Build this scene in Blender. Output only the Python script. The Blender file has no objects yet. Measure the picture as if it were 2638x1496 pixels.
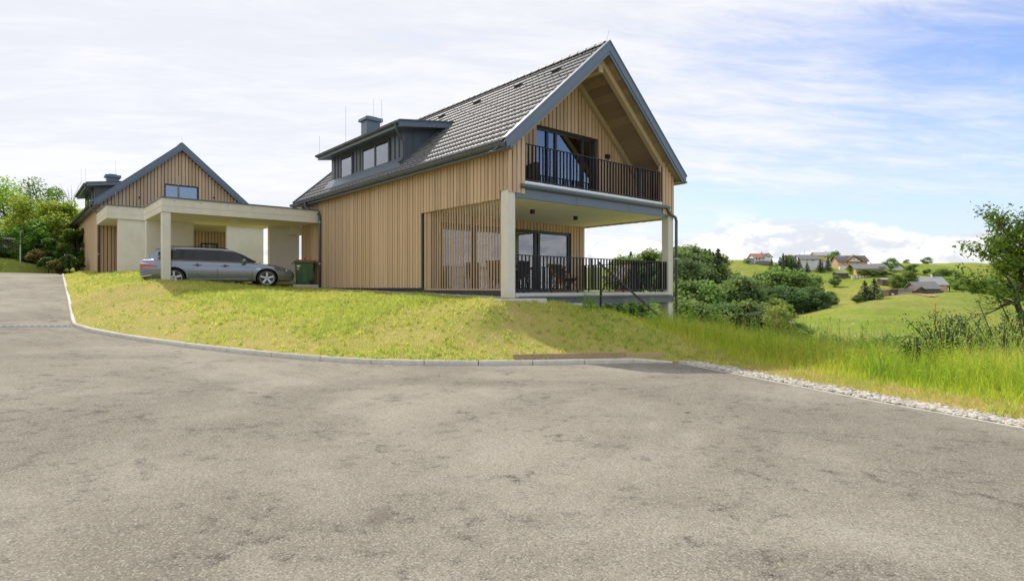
import bpy, bmesh, math, random
import numpy as np
from mathutils import Vector, Matrix, Euler

random.seed(7)
RNG = np.random.default_rng(7)
SC = bpy.context.scene
COL = SC.collection
R = math.radians

# ------------------------------------------------------------------ camera
EYE = 1.6                       # eye height above the road
FPX, CXP, HZP = 1511.0, 1319.0, 741.0   # focal length, centre column and horizon row of the photograph
cam_d = bpy.data.cameras.new('camera')
cam_d.sensor_width = 36.0
cam_d.lens = 36.0 * FPX / 2638.0
cam_d.shift_y = -(748.0 - HZP) / 2638.0
cam_d.clip_start = 0.05
cam_d.clip_end = 6000
cam = bpy.data.objects.new('camera', cam_d)
cam.location = (0, 0, EYE)
cam.rotation_euler = (R(90), 0, 0)
COL.objects.link(cam)
SC.camera = cam

# ------------------------------------------------------------------ sky, sun, exposure
SUN_AZ_X, SUN_AZ_Y = -0.605, 0.796     # the sun stands ahead and to the left, behind the house
SUN_EL = R(47.5)
wd = bpy.data.worlds.new('World')
SC.world = wd
wd.use_nodes = True
nt = wd.node_tree
for n in list(nt.nodes):
    nt.nodes.remove(n)
N = nt.nodes.new
L = nt.links.new
out = N('ShaderNodeOutputWorld')
bg = N('ShaderNodeBackground')
bg.inputs['Strength'].default_value = 0.12
sky = N('ShaderNodeTexSky')
sky.sky_type = 'NISHITA'
sky.sun_disc = False
sky.sun_elevation = SUN_EL
sky.sun_rotation = math.atan2(SUN_AZ_X, SUN_AZ_Y)
sky.altitude = 400
sky.air_density = 1.0
sky.dust_density = 0.6
sky.ozone_density = 1.6
tc = N('ShaderNodeTexCoord')
sep = N('ShaderNodeSeparateXYZ')
L(tc.outputs['Generated'], sep.inputs[0])

def wmath(op, a, b=None, c=None, clamp=False):
    m = N('ShaderNodeMath')
    m.operation = op
    m.use_clamp = clamp
    for i, v in enumerate((a, b, c)):
        if v is None:
            continue
        if isinstance(v, (int, float)):
            m.inputs[i].default_value = v
        else:
            L(v, m.inputs[i])
    return m.outputs[0]

def wnoise(vec, scale, detail, rough, dist=0.0):
    n = N('ShaderNodeTexNoise')
    n.inputs['Scale'].default_value = scale
    n.inputs['Detail'].default_value = detail
    n.inputs['Roughness'].default_value = rough
    n.inputs['Distortion'].default_value = dist
    L(vec, n.inputs['Vector'])
    return n.outputs['Fac']

def wramp(fac, a, b):
    m = N('ShaderNodeMapRange')
    m.interpolation_type = 'SMOOTHSTEP'
    m.inputs['From Min'].default_value = a
    m.inputs['From Max'].default_value = b
    L(fac, m.inputs['Value'])
    return m.outputs['Result']

dx, dy, dz = sep.outputs[0], sep.outputs[1], sep.outputs[2]
zc = wmath('MAXIMUM', dz, 0.0)
inv = wmath('DIVIDE', 1.0, wmath('ADD', zc, 0.12))
# high thin cloud on a plane far above, drawn out along the wind
cx = wmath('MULTIPLY', dx, inv)
cy = wmath('MULTIPLY', dy, inv)
comb = N('ShaderNodeCombineXYZ')
L(wmath('ADD', wmath('MULTIPLY', cx, 0.42), wmath('MULTIPLY', cy, 0.14)), comb.inputs[0])
L(wmath('SUBTRACT', wmath('MULTIPLY', cy, 1.25), wmath('MULTIPLY', cx, 0.22)), comb.inputs[1])
comb.inputs[2].default_value = 3.7
ci1 = wnoise(comb.outputs[0], 1.1, 9, 0.62, 0.35)
ci2 = wnoise(comb.outputs[0], 0.45, 4, 0.5, 0.1)
fine = wnoise(comb.outputs[0], 5.5, 8, 0.7, 0.6)
# the veil thins out towards the right, away from the sun
side = wmath('SUBTRACT', wmath('MULTIPLY', wmath('ABSOLUTE', dy), 0.30), wmath('MULTIPLY', dx, 0.62))
cov = wmath('ADD', wmath('ADD', wmath('MULTIPLY', ci1, 1.05), wmath('MULTIPLY', ci2, 0.45)), wmath('MULTIPLY', fine, 0.34))
cov = wmath('ADD', cov, wmath('MULTIPLY', side, 0.58))
cov = wmath('ADD', cov, wmath('MULTIPLY', zc, 0.85))
cirrus = wmath('MULTIPLY', wramp(cov, 0.87, 1.32), 0.95)
# a bank of heaped cloud low over the horizon
comb2 = N('ShaderNodeCombineXYZ')
L(wmath('MULTIPLY', dx, 1.0), comb2.inputs[0])
L(wmath('MULTIPLY', dy, 1.0), comb2.inputs[1])
L(wmath('MULTIPLY', dz, 2.1), comb2.inputs[2])
cu1 = wnoise(comb2.outputs[0], 6.5, 10, 0.56, 0.15)
cu2 = wnoise(comb2.outputs[0], 2.6, 3, 0.5, 0.0)
cum = wmath('ADD', wmath('MULTIPLY', cu1, 0.75), wmath('MULTIPLY', cu2, 0.5))
band = wmath('MULTIPLY', wramp(dz, 0.125, 0.045), 0.30)
cum = wmath('ADD', cum, band)
cumask = wramp(cum, 0.73, 0.785)
cumask = wmath('MULTIPLY', cumask, wramp(dz, 0.14, 0.07))
cushade = wnoise(comb2.outputs[0], 13.0, 8, 0.6, 0.3)

mixc = N('ShaderNodeMix'); mixc.data_type = 'RGBA'
L(cirrus, mixc.inputs['Factor'])
hsv = N('ShaderNodeHueSaturation')
hsv.inputs['Hue'].default_value = 0.515
hsv.inputs['Saturation'].default_value = 1.10
hsv.inputs['Value'].default_value = 1.08
L(sky.outputs[0], hsv.inputs['Color'])
pale = N('ShaderNodeMix'); pale.data_type = 'RGBA'
L(wmath('MULTIPLY', wramp(dz, 0.26, 0.0), 0.80), pale.inputs['Factor'])
L(hsv.outputs[0], pale.inputs[6])
pale.inputs[7].default_value = (3.45, 3.80, 4.70, 1)
L(pale.outputs[2], mixc.inputs[6])
vcol = N('ShaderNodeMix'); vcol.data_type = 'RGBA'
veil = wmath('ADD', wmath('MULTIPLY', fine, 0.55), wmath('MULTIPLY', ci1, 0.55))
L(wramp(veil, 0.42, 0.70), vcol.inputs['Factor'])
vcol.inputs[6].default_value = (4.35, 4.42, 4.62, 1)
vcol.inputs[7].default_value = (5.0, 5.03, 5.15, 1)
L(vcol.outputs[2], mixc.inputs[7])
mixd = N('ShaderNodeMix'); mixd.data_type = 'RGBA'
L(wmath('MULTIPLY', cumask, 0.94), mixd.inputs['Factor'])
L(mixc.outputs[2], mixd.inputs[6])
ccol = N('ShaderNodeMix'); ccol.data_type = 'RGBA'
L(wramp(cushade, 0.42, 0.55), ccol.inputs['Factor'])
ccol.inputs[6].default_value = (4.0, 4.15, 4.5, 1)
ccol.inputs[7].default_value = (5.6, 5.6, 5.6, 1)
L(ccol.outputs[2], mixd.inputs[7])
L(mixd.outputs[2], bg.inputs['Color'])
L(bg.outputs[0], out.inputs['Surface'])

sun_d = bpy.data.lights.new('sun', 'SUN')
sun_d.energy = 2.2
sun_d.angle = R(0.9)
sun_d.color = (1.0, 0.94, 0.84)
sun = bpy.data.objects.new('sun', sun_d)
ch = math.cos(SUN_EL)
sdir = Vector((SUN_AZ_X * ch, SUN_AZ_Y * ch, math.sin(SUN_EL)))
sun.rotation_euler = sdir.to_track_quat('Z', 'Y').to_euler()
sun.location = (-12, 20, 40)
COL.objects.link(sun)

SC.view_settings.view_transform = 'Standard'
SC.view_settings.look = 'None'
SC.view_settings.exposure = 0.72
SC.view_settings.gamma = 1.0
SC.view_settings.use_curve_mapping = False
SC.cycles.max_bounces = 8
SC.cycles.transparent_max_bounces = 16
SC.cycles.diffuse_bounces = 4
SC.cycles.caustics_reflective = False
SC.cycles.caustics_refractive = False
SC.cycles.use_denoising = True

# ------------------------------------------------------------------ helpers
def at(px, py, D):
    """a point of the place that lies in the photograph at px, py and D metres deep"""
    return ((px - CXP) / FPX * D, D, EYE + (HZP - py) / FPX * D)

class MB:
    def __init__(self):
        self.v = []; self.f = []
    def add(self, verts, faces):
        b = len(self.v)
        self.v.extend([tuple(p) for p in verts])
        self.f.extend([tuple(i + b for i in f) for f in faces])
        return self
    def box(self, x0, x1, y0, y1, z0, z1):
        return self.add([(x0,y0,z0),(x1,y0,z0),(x1,y1,z0),(x0,y1,z0),(x0,y0,z1),(x1,y0,z1),(x1,y1,z1),(x0,y1,z1)],
                        [(0,3,2,1),(4,5,6,7),(0,1,5,4),(1,2,6,5),(2,3,7,6),(3,0,4,7)])
    def prism(self, poly, axis, a0, a1):
        """closed 2-D outline swept along one axis; axis 'x': outline is (y,z), 'y': (x,z), 'z': (x,y)"""
        n = len(poly)
        def p3(p, a):
            if axis == 'x': return (a, p[0], p[1])
            if axis == 'y': return (p[0], a, p[1])
            return (p[0], p[1], a)
        vs = [p3(p, a0) for p in poly] + [p3(p, a1) for p in poly]
        fs = [tuple(range(n)), tuple(range(2*n-1, n-1, -1))]
        for i in range(n):
            j = (i+1) % n
            fs.append((i, i+n, j+n, j))
        return self.add(vs, fs)
    def tube(self, pts, r, n=8, cap=True, scale=None):
        pts = [Vector(p) for p in pts]
        rs = r if isinstance(r, (list, tuple)) else [r]*len(pts)
        rings = []
        prev = None
        for i, p in enumerate(pts):
            if i == 0: t = pts[1]-pts[0]
            elif i == len(pts)-1: t = pts[-1]-pts[-2]
            else: t = (pts[i+1]-pts[i]).normalized() + (pts[i]-pts[i-1]).normalized()
            if t.length < 1e-9: t = Vector((0,0,1))
            t.normalize()
            if prev is None:
                a = Vector((1,0,0)) if abs(t.x) < 0.9 else Vector((0,1,0))
                nn = t.cross(a).normalized()
            else:
                nn = (prev - t*prev.dot(t))
                nn = nn.normalized() if nn.length > 1e-6 else t.orthogonal().normalized()
            prev = nn
            bb = t.cross(nn)
            rings.append([p + (nn*math.cos(2*math.pi*k/n) + bb*math.sin(2*math.pi*k/n))*rs[i] for k in range(n)])
        b = len(self.v)
        for ring in rings: self.v.extend([tuple(q) for q in ring])
        for i in range(len(rings)-1):
            for k in range(n):
                k2 = (k+1) % n
                self.f.append((b+i*n+k, b+i*n+k2, b+(i+1)*n+k2, b+(i+1)*n+k))
        if cap:
            self.f.append(tuple(b+k for k in reversed(range(n))))
            self.f.append(tuple(b+(len(rings)-1)*n+k for k in range(n)))
        return self
    def bar(self, p0, p1, w, h, up=(0,0,1)):
        """a straight bar of rectangular section w (sideways) by h (upwards)"""
        p0 = Vector(p0); p1 = Vector(p1)
        t = (p1-p0).normalized(); u = Vector(up)
        s = t.cross(u)
        if s.length < 1e-6: s = t.orthogonal()
        s.normalize(); q = s.cross(t).normalized()
        vs = []
        for p in (p0, p1):
            for a, b in ((-1,-1),(1,-1),(1,1),(-1,1)):
                vs.append(tuple(p + s*(a*w/2) + q*(b*h/2)))
        return self.add(vs, [(0,1,2,3),(7,6,5,4),(0,4,5,1),(1,5,6,2),(2,6,7,3),(3,7,4,0)])
    def lathe(self, prof, n=16, axis='z', c=(0,0,0)):
        """profile of (radius, height) turned about an axis"""
        b = len(self.v)
        for (r, h) in prof:
            for k in range(n):
                a = 2*math.pi*k/n
                x, y = r*math.cos(a), r*math.sin(a)
                p = (x, y, h) if axis == 'z' else ((x, h, y) if axis == 'y' else (h, x, y))
                self.v.append((p[0]+c[0], p[1]+c[1], p[2]+c[2]))
        for i in range(len(prof)-1):
            for k in range(n):
                k2 = (k+1) % n
                self.f.append((b+i*n+k, b+i*n+k2, b+(i+1)*n+k2, b+(i+1)*n+k))
        return self
    def mesh(self, name, fix=True, smooth=False):
        me = bpy.data.meshes.new(name)
        me.from_pydata(self.v, [], self.f)
        me.validate(clean_customdata=False)
        if fix:
            bm = bmesh.new(); bm.from_mesh(me)
            bmesh.ops.recalc_face_normals(bm, faces=bm.faces)
            bm.to_mesh(me); bm.free()
        if smooth:
            me.polygons.foreach_set('use_smooth', [True]*len(me.polygons))
        return me

def link(name, me, mat=None, parent=None, loc=None, rot=None, scale=None):
    o = bpy.data.objects.new(name, me)
    COL.objects.link(o)
    if mat is not None and me is not None:
        if len(me.materials) == 0: me.materials.append(mat)
    if parent is not None: o.parent = parent
    if loc is not None: o.location = loc
    if rot is not None: o.rotation_euler = rot
    if scale is not None: o.scale = scale
    return o

def part(name, mb, mat, parent, smooth=False, bevel=0, **kw):
    o = link(name, mb.mesh(name, smooth=smooth), mat, parent, **kw)
    if bevel:
        m = o.modifiers.new('bevel', 'BEVEL'); m.width = bevel; m.segments = 2; m.limit_method = 'ANGLE'
    return o

def tag(o, label=None, category=None, group=None, kind=None):
    if label: o['label'] = label
    if category: o['category'] = category
    if group: o['group'] = group
    if kind: o['kind'] = kind
    return o

def thing(name, label, category, loc=(0,0,0), rotz=0.0, group=None):
    o = bpy.data.objects.new(name, None)
    o.empty_display_size = 0.2
    COL.objects.link(o)
    o.location = loc; o.rotation_euler = (0, 0, rotz)
    return tag(o, label, category, group)

def copy_tree(o, parent=None):
    c = o.copy(); COL.objects.link(c)
    if parent is not None: c.parent = parent
    for ch_ in list(o.children): copy_tree(ch_, c)
    return c

def np_mesh(name, verts, faces, colors=None, smooth=False):
    """mesh straight from numpy arrays; faces (n,3) or (n,4); colors (nv,3)"""
    verts = np.asarray(verts, np.float32); faces = np.asarray(faces, np.int32)
    me = bpy.data.meshes.new(name)
    nf, k = faces.shape
    me.vertices.add(len(verts)); me.loops.add(nf*k); me.polygons.add(nf)
    me.vertices.foreach_set('co', verts.ravel())
    me.loops.foreach_set('vertex_index', faces.ravel())
    me.polygons.foreach_set('loop_start', np.arange(0, nf*k, k, dtype=np.int32))
    if smooth: me.polygons.foreach_set('use_smooth', np.ones(nf, bool))
    if colors is not None:
        a = me.color_attributes.new('tint', 'FLOAT_COLOR', 'POINT')
        c4 = np.ones((len(verts), 4), np.float32); c4[:, :3] = colors
        a.data.foreach_set('color', c4.ravel())
    me.update(calc_edges=True)
    return me

# ------------------------------------------------------------------ materials
class NB:
    """small helper around one material's node tree"""
    def __init__(self, name):
        self.m = bpy.data.materials.new(name); self.m.use_nodes = True
        self.t = self.m.node_tree
        for n in list(self.t.nodes): self.t.nodes.remove(n)
        self.out = self.t.nodes.new('ShaderNodeOutputMaterial')
        self.b = self.t.nodes.new('ShaderNodeBsdfPrincipled')
        self.t.links.new(self.b.outputs[0], self.out.inputs['Surface'])
        self._tc = None
    def n(self, kind): return self.t.nodes.new(kind)
    def l(self, a, b): self.t.links.new(a, b)
    def coord(self, which='Object', scale=(1,1,1)):
        if self._tc is None: self._tc = self.n('ShaderNodeTexCoord')
        mp = self.n('ShaderNodeMapping'); mp.inputs['Scale'].default_value = scale
        self.l(self._tc.outputs[which], mp.inputs[0]); return mp.outputs[0]
    def pos(self, scale=(1,1,1)):
        g = self.n('ShaderNodeNewGeometry')
        mp = self.n('ShaderNodeMapping'); mp.inputs['Scale'].default_value = scale
        self.l(g.outputs['Position'], mp.inputs[0]); return mp.outputs[0]
    def noise(self, vec, scale, detail=4, rough=0.5, dist=0.0):
        x = self.n('ShaderNodeTexNoise')
        x.inputs['Scale'].default_value = scale; x.inputs['Detail'].default_value = detail
        x.inputs['Roughness'].default_value = rough; x.inputs['Distortion'].default_value = dist
        if vec is not None: self.l(vec, x.inputs['Vector'])
        return x.outputs['Fac']
    def voro(self, vec, scale, feature='F1', out='Distance', rnd=1.0):
        x = self.n('ShaderNodeTexVoronoi'); x.feature = feature
        x.inputs['Scale'].default_value = scale; x.inputs['Randomness'].default_value = rnd
        if vec is not None: self.l(vec, x.inputs['Vector'])
        return x.outputs[out]
    def ramp(self, fac, stops, interp='LINEAR'):
        x = self.n('ShaderNodeValToRGB'); x.color_ramp.interpolation = interp
        e = x.color_ramp.elements
        while len(e) > 1: e.remove(e[-1])
        for i, (p, c) in enumerate(stops):
            q = e[0] if i == 0 else e.new(p)
            q.position = p
            q.color = (c[0], c[1], c[2], 1) if not isinstance(c, (int, float)) else (c, c, c, 1)
        self.l(fac, x.inputs['Fac']); return x.outputs['Color']
    def mapr(self, fac, a, b, c=0.0, d=1.0):
        x = self.n('ShaderNodeMapRange'); x.interpolation_type = 'SMOOTHSTEP'
        for k, v in (('From Min', a), ('From Max', b), ('To Min', c), ('To Max', d)): x.inputs[k].default_value = v
        self.l(fac, x.inputs['Value']); return x.outputs['Result']
    def math(self, op, a, b=None):
        x = self.n('ShaderNodeMath'); x.operation = op
        for i, v in enumerate((a, b)):
            if v is None: continue
            if isinstance(v, (int, float)): x.inputs[i].default_value = v
            else: self.l(v, x.inputs[i])
        return x.outputs[0]
    def mix(self, fac, a, b, blend='MIX'):
        x = self.n('ShaderNodeMix'); x.data_type = 'RGBA'; x.blend_type = blend
        for sock, v in ((x.inputs['Factor'], fac), (x.inputs[6], a), (x.inputs[7], b)):
            if isinstance(v, (int, float)): sock.default_value = v if sock is x.inputs['Factor'] else (v, v, v, 1)
            elif isinstance(v, (tuple, list)): sock.default_value = (v[0], v[1], v[2], 1)
            else: self.l(v, sock)
        return x.outputs[2]
    def rnd(self):
        return self.n('ShaderNodeObjectInfo').outputs['Random']
    def bump(self, h, strength=0.3, dist=0.01):
        x = self.n('ShaderNodeBump'); x.inputs['Strength'].default_value = strength; x.inputs['Distance'].default_value = dist
        self.l(h, x.inputs['Height']); self.l(x.outputs[0], self.b.inputs['Normal']); return x.outputs[0]
    def set(self, color=None, rough=None, metal=None, spec=None, coat=None):
        b = self.b
        if color is not None:
            if isinstance(color, (tuple, list)): b.inputs['Base Color'].default_value = (color[0], color[1], color[2], 1)
            else: self.l(color, b.inputs['Base Color'])
        if rough is not None:
            if isinstance(rough, (int, float)): b.inputs['Roughness'].default_value = rough
            else: self.l(rough, b.inputs['Roughness'])
        if metal is not None: b.inputs['Metallic'].default_value = metal
        if spec is not None: b.inputs['Specular IOR Level'].default_value = spec
        if coat is not None: b.inputs['Coat Weight'].default_value = coat; b.inputs['Coat Roughness'].default_value = 0.03
        return self.m

M = {}
def mat_wood(name, base, dark, tint, rough=0.7, axis=(14, 14, 0.9), vr=(0.80, 1.16)):
    k = NB(name)
    rnd = k.rnd()
    vec0 = k.coord('Object', axis)
    add = k.n('ShaderNodeVectorMath'); add.operation = 'ADD'
    cmb = k.n('ShaderNodeCombineXYZ')
    k.l(k.math('MULTIPLY', rnd, 37.0), cmb.inputs[0]); k.l(k.math('MULTIPLY', rnd, 91.0), cmb.inputs[2])
    k.l(vec0, add.inputs[0]); k.l(cmb.outputs[0], add.inputs[1])
    vec = add.outputs[0]
    g1 = k.noise(vec, 1.6, 6, 0.6, 1.2)
    g2 = k.noise(vec, 7.0, 3, 0.6, 0.4)
    c = k.mix(k.mapr(g1, 0.32, 0.72), base, dark)
    c = k.mix(k.math('MULTIPLY', k.mapr(g2, 0.45, 0.75), 0.35), c, dark)
    # knots
    kn = k.voro(vec, 0.55)
    c = k.mix(k.math('MULTIPLY', k.mapr(kn, 0.10, 0.04), 0.8), c, tuple(x*0.35 for x in dark))
    c = k.mix(k.math('MULTIPLY', k.mapr(rnd, 0.0, 1.0), 0.45), c, tint, 'MIX')
    hs = k.n('ShaderNodeHueSaturation'); k.l(c, hs.inputs['Color'])
    frac = k.math('FRACT', k.math('MULTIPLY', rnd, 13.7))
    k.l(k.mapr(frac, 0.0, 1.0, *vr), hs.inputs['Value'])
    k.l(k.mapr(rnd, 0.0, 1.0, 0.92, 1.06), hs.inputs['Saturation'])
    k.bump(g2, 0.12, 0.003)
    return k.set(hs.outputs[0], rough, spec=0.3)
M['board'] = mat_wood('larch_board', (0.615, 0.445, 0.283), (0.490, 0.340, 0.207), (0.580, 0.428, 0.286), vr=(0.88, 1.09))
M['slat'] = mat_wood('larch_slat', (0.55, 0.395, 0.25), (0.45, 0.31, 0.19), (0.51, 0.375, 0.245), vr=(0.88, 1.08))
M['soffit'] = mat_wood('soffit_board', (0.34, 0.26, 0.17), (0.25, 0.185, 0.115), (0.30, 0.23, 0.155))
M['beam'] = mat_wood('glulam_beam', (0.52, 0.42, 0.28), (0.43, 0.33, 0.21), (0.48, 0.39, 0.27))
M['timber'] = mat_wood('weathered_plank', (0.46, 0.335, 0.215), (0.34, 0.235, 0.15), (0.40, 0.31, 0.22), axis=(0.9, 14, 14))
M['chairwood'] = mat_wood('oiled_beech', (0.56, 0.29, 0.10), (0.44, 0.21, 0.07), (0.50, 0.28, 0.12), 0.45)
M['greyplank'] = mat_wood('grey_barn_board', (0.20, 0.19, 0.18), (0.12, 0.11, 0.10), (0.22, 0.20, 0.18))
M['brownplank'] = mat_wood('brown_barn_board', (0.17, 0.11, 0.07), (0.09, 0.06, 0.04), (0.14, 0.10, 0.07))

def mat_plain(name, col, rough=0.6, metal=0.0, var=0.06, scale=3.0, spec=0.5, bump=0.0, coat=None):
    k = NB(name)
    v = k.coord('Object')
    n1 = k.noise(v, scale, 5, 0.6)
    c = k.mix(k.mapr(n1, 0.3, 0.7), tuple(x*(1-var) for x in col), tuple(min(1, x*(1+var)) for x in col))
    if bump: k.bump(k.noise(v, scale*12, 3), bump, 0.004)
    return k.set(c, rough, metal, spec, coat)
M['sheet'] = mat_plain('blue_grey_sheet_metal', (0.135, 0.172, 0.222), 0.42, 0.0, 0.05, 1.2)
M['sheet_dark'] = mat_plain('anthracite_sheet_metal', (0.095, 0.112, 0.135), 0.38, 0.0, 0.06, 1.5)
M['gutter'] = mat_plain('anthracite_gutter', (0.082, 0.096, 0.105), 0.30, 0.0, 0.05, 2.0)
M['rail'] = mat_plain('powder_coated_steel', (0.016, 0.017, 0.020), 0.42, 0.0, 0.05)
M['frame'] = mat_plain('window_frame', (0.030, 0.034, 0.040), 0.4)
M['lampblack'] = mat_plain('black_lamp_housing', (0.012, 0.012, 0.013), 0.4)
M['plinth'] = mat_plain('plinth_plaster', (0.060, 0.066, 0.072), 0.8, 0, 0.1, 4.0, 0.3, 0.2)
M['plaster'] = mat_plain('white_plaster', (0.86, 0.84, 0.72), 0.85, 0, 0.03, 2.0, 0.3)
M['whitestrip'] = mat_plain('white_drip_strip', (0.90, 0.90, 0.88), 0.5, 0, 0.03)
M['galv'] = mat_plain('galvanised_rod', (0.45, 0.46, 0.48), 0.35, 0.7, 0.03)
M['steel'] = mat_plain('zinc_pipe_band', (0.55, 0.56, 0.57), 0.3, 0.8, 0.03)
M['room'] = mat_plain('room_wall', (0.42, 0.40, 0.37), 0.9, 0, 0.03)
M['roomfloor'] = mat_plain('room_floor', (0.22, 0.15, 0.09), 0.5, 0, 0.1)
M['curtain'] = mat_plain('grey_blind', (0.20, 0.205, 0.23), 0.9, 0, 0.06)
M['lampwhite'] = mat_plain('opal_lamp_cover', (0.70, 0.69, 0.66), 0.4)
M['decktile'] = mat_plain('grey_deck_tile', (0.42, 0.43, 0.44), 0.6, 0, 0.08, 2.0, 0.4)
M['wicker'] = mat_plain('brown_wicker', (0.050, 0.034, 0.024), 0.6, 0, 0.35, 40.0, 0.4, 0.6)
M['blackcloth'] = mat_plain('black_seat_fabric', (0.020, 0.021, 0.022), 0.9, 0, 0.1)
M['olivecloth'] = mat_plain('olive_canvas', (0.070, 0.078, 0.058), 0.9, 0, 0.12, 5)
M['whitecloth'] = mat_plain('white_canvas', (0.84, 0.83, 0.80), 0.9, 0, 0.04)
M['binred'] = mat_plain('red_bin_lid', (0.46, 0.055, 0.030), 0.5, 0, 0.05)
M['bingreen'] = mat_plain('green_bin_plastic', (0.040, 0.105, 0.032), 0.5, 0, 0.08)
M['rubber'] = mat_plain('black_rubber', (0.016, 0.016, 0.017), 0.75, 0, 0.1, 8)
M['sticker'] = mat_plain('white_sticker', (0.70, 0.70, 0.68), 0.6)
M['stone'] = None

def mat_concrete():
    k = NB('fair_faced_concrete')
    v = k.coord('Object')
    n1 = k.noise(v, 0.55, 6, 0.62, 0.4)
    n2 = k.noise(v, 5.0, 6, 0.7, 0.2)
    n3 = k.noise(k.coord('Object', (2.2, 2.2, 0.35)), 1.6, 5, 0.6, 0.5)
    c = k.mix(k.mapr(n1, 0.3, 0.7), (0.74, 0.71, 0.61), (0.65, 0.62, 0.53))
    c = k.mix(k.math('MULTIPLY', k.mapr(n2, 0.45, 0.8), 0.45), c, (0.56, 0.53, 0.45))
    c = k.mix(k.math('MULTIPLY', k.mapr(n3, 0.52, 0.75), 0.6), c, (0.63, 0.57, 0.45))
    pore = k.voro(v, 9.0)
    c = k.mix(k.math('MULTIPLY', k.mapr(pore, 0.07, 0.03), 0.55), c, (0.24, 0.22, 0.19))
    k.bump(n2, 0.12, 0.006)
    return k.set(c, 0.78, spec=0.3)
M['concrete'] = mat_concrete()

def mat_kerb():
    k = NB('kerb_concrete')
    v = k.coord('Object'); r = k.rnd()
    n1 = k.noise(v, 9.0, 6, 0.65, 0.3)
    n2 = k.noise(v, 60.0, 3, 0.6)
    c = k.mix(k.mapr(n1, 0.3, 0.7), (0.70, 0.67, 0.60), (0.55, 0.525, 0.47))
    c = k.mix(k.math('MULTIPLY', k.mapr(n2, 0.5, 0.8), 0.4), c, (0.40, 0.38, 0.34))
    c = k.mix(k.math('MULTIPLY', r, 0.35), c, (0.60, 0.575, 0.52))
    k.bump(n2, 0.3, 0.004)
    return k.set(c, 0.85, spec=0.2)
M['kerb'] = mat_kerb()

def mat_tile():
    k = NB('anthracite_roof_tile')
    v = k.coord('Object'); r = k.rnd()
    n1 = k.noise(v, 6.0, 5, 0.6)
    c = k.mix(k.mapr(n1, 0.3, 0.7), (0.118, 0.120, 0.127), (0.150, 0.152, 0.160))
    c = k.mix(k.math('MULTIPLY', r, 0.3), c, (0.175, 0.175, 0.182))
    k.bump(k.noise(v, 70, 2), 0.10, 0.002)
    return k.set(c, k.mapr(n1, 0.2, 0.8, 0.48, 0.60), spec=0.4)
M['tile'] = mat_tile()

def mat_glass(name, tint=(0.80, 0.86, 0.90), refl=1.0, base=0.16, gain=1.5):
    k = NB(name)
    k.t.nodes.remove(k.b)
    tr = k.n('ShaderNodeBsdfTransparent'); tr.inputs[0].default_value = (*tint, 1)
    gl = k.n('ShaderNodeBsdfGlossy'); gl.inputs['Roughness'].default_value = 0.0
    gl.inputs['Color'].default_value = (0.92*refl, 0.95*refl, 1.0*refl, 1)
    lw = k.n('ShaderNodeFresnel'); lw.inputs['IOR'].default_value = 1.85
    # faint waviness of a real pane
    bp = k.n('ShaderNodeBump'); bp.inputs['Strength'].default_value = 0.02; bp.inputs['Distance'].default_value = 0.02
    k.l(k.noise(k.coord('Object'), 1.1, 2), bp.inputs['Height'])
    k.l(bp.outputs[0], gl.inputs['Normal'])
    mx = k.n('ShaderNodeMixShader')
    k.l(k.math('ADD', k.math('MULTIPLY', lw.outputs[0], gain), base), mx.inputs[0])
    k.l(tr.outputs[0], mx.inputs[1]); k.l(gl.outputs[0], mx.inputs[2])
    k.l(mx.outputs[0], k.out.inputs['Surface'])
    return k.m
M['glass'] = mat_glass('window_glass', (0.50, 0.55, 0.58), 1.0, 0.10, 1.5)
M['carglass'] = mat_glass('tinted_car_glass', (0.09, 0.10, 0.105), 0.75, 0.0, 0.75)

def mat_leaf(name, c1, c2, trans=0.45, rough=0.5, attr=False):
    k = NB(name)
    if attr:
        a = k.n('ShaderNodeAttribute'); a.attribute_name = 'tint'; col = a.outputs['Color']
    else:
        r = k.n('ShaderNodeNewGeometry').outputs['Random Per Island']
        col = k.mix(r, c1, c2)
        oi = k.rnd()
        hs = k.n('ShaderNodeHueSaturation'); k.l(col, hs.inputs['Color'])
        k.l(k.mapr(oi, 0, 1, 0.82, 1.16), hs.inputs['Value']); k.l(k.mapr(oi, 0, 1, 0.485, 0.515), hs.inputs['Hue'])
        col = hs.outputs[0]
    k.set(col, rough, spec=0.25)
    tl = k.n('ShaderNodeBsdfTranslucent')
    tcx = k.mix(0.5, col, (0.30, 0.36, 0.02), 'ADD') if False else col
    br = k.n('ShaderNodeHueSaturation'); br.inputs['Value'].default_value = 1.5; br.inputs['Saturation'].default_value = 1.05
    k.l(tcx, br.inputs['Color']); k.l(br.outputs[0], tl.inputs[0])
    mx = k.n('ShaderNodeMixShader'); mx.inputs[0].default_value = trans
    k.l(k.b.outputs[0], mx.inputs[1]); k.l(tl.outputs[0], mx.inputs[2]); k.l(mx.outputs[0], k.out.inputs['Surface'])
    return k.m
M['blade'] = mat_leaf('grass_blade', None, None, 0.5, 0.6, attr=True)
M['leaf_dark'] = mat_leaf('dark_leaf', (0.055, 0.11, 0.025), (0.115, 0.19, 0.040), 0.35)
M['leaf_mid'] = mat_leaf('mid_green_leaf', (0.10, 0.185, 0.032), (0.19, 0.29, 0.048), 0.42)
M['leaf_bright'] = mat_leaf('bright_leaf', (0.19, 0.31, 0.040), (0.33, 0.43, 0.060), 0.45)
M['leaf_yellow'] = mat_leaf('yellow_green_leaf', (0.21, 0.31, 0.040), (0.37, 0.45, 0.065), 0.45)
M['leaf_plum'] = mat_leaf('plum_leaf', (0.075, 0.14, 0.024), (0.20, 0.29, 0.042), 0.40, 0.38)
M['leaf_sloe'] = mat_leaf('sloe_leaf', (0.040, 0.080, 0.020), (0.095, 0.150, 0.032), 0.28, 0.40)
M['needle'] = mat_leaf('spruce_needle', (0.018, 0.038, 0.016), (0.038, 0.065, 0.024), 0.15)
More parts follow.
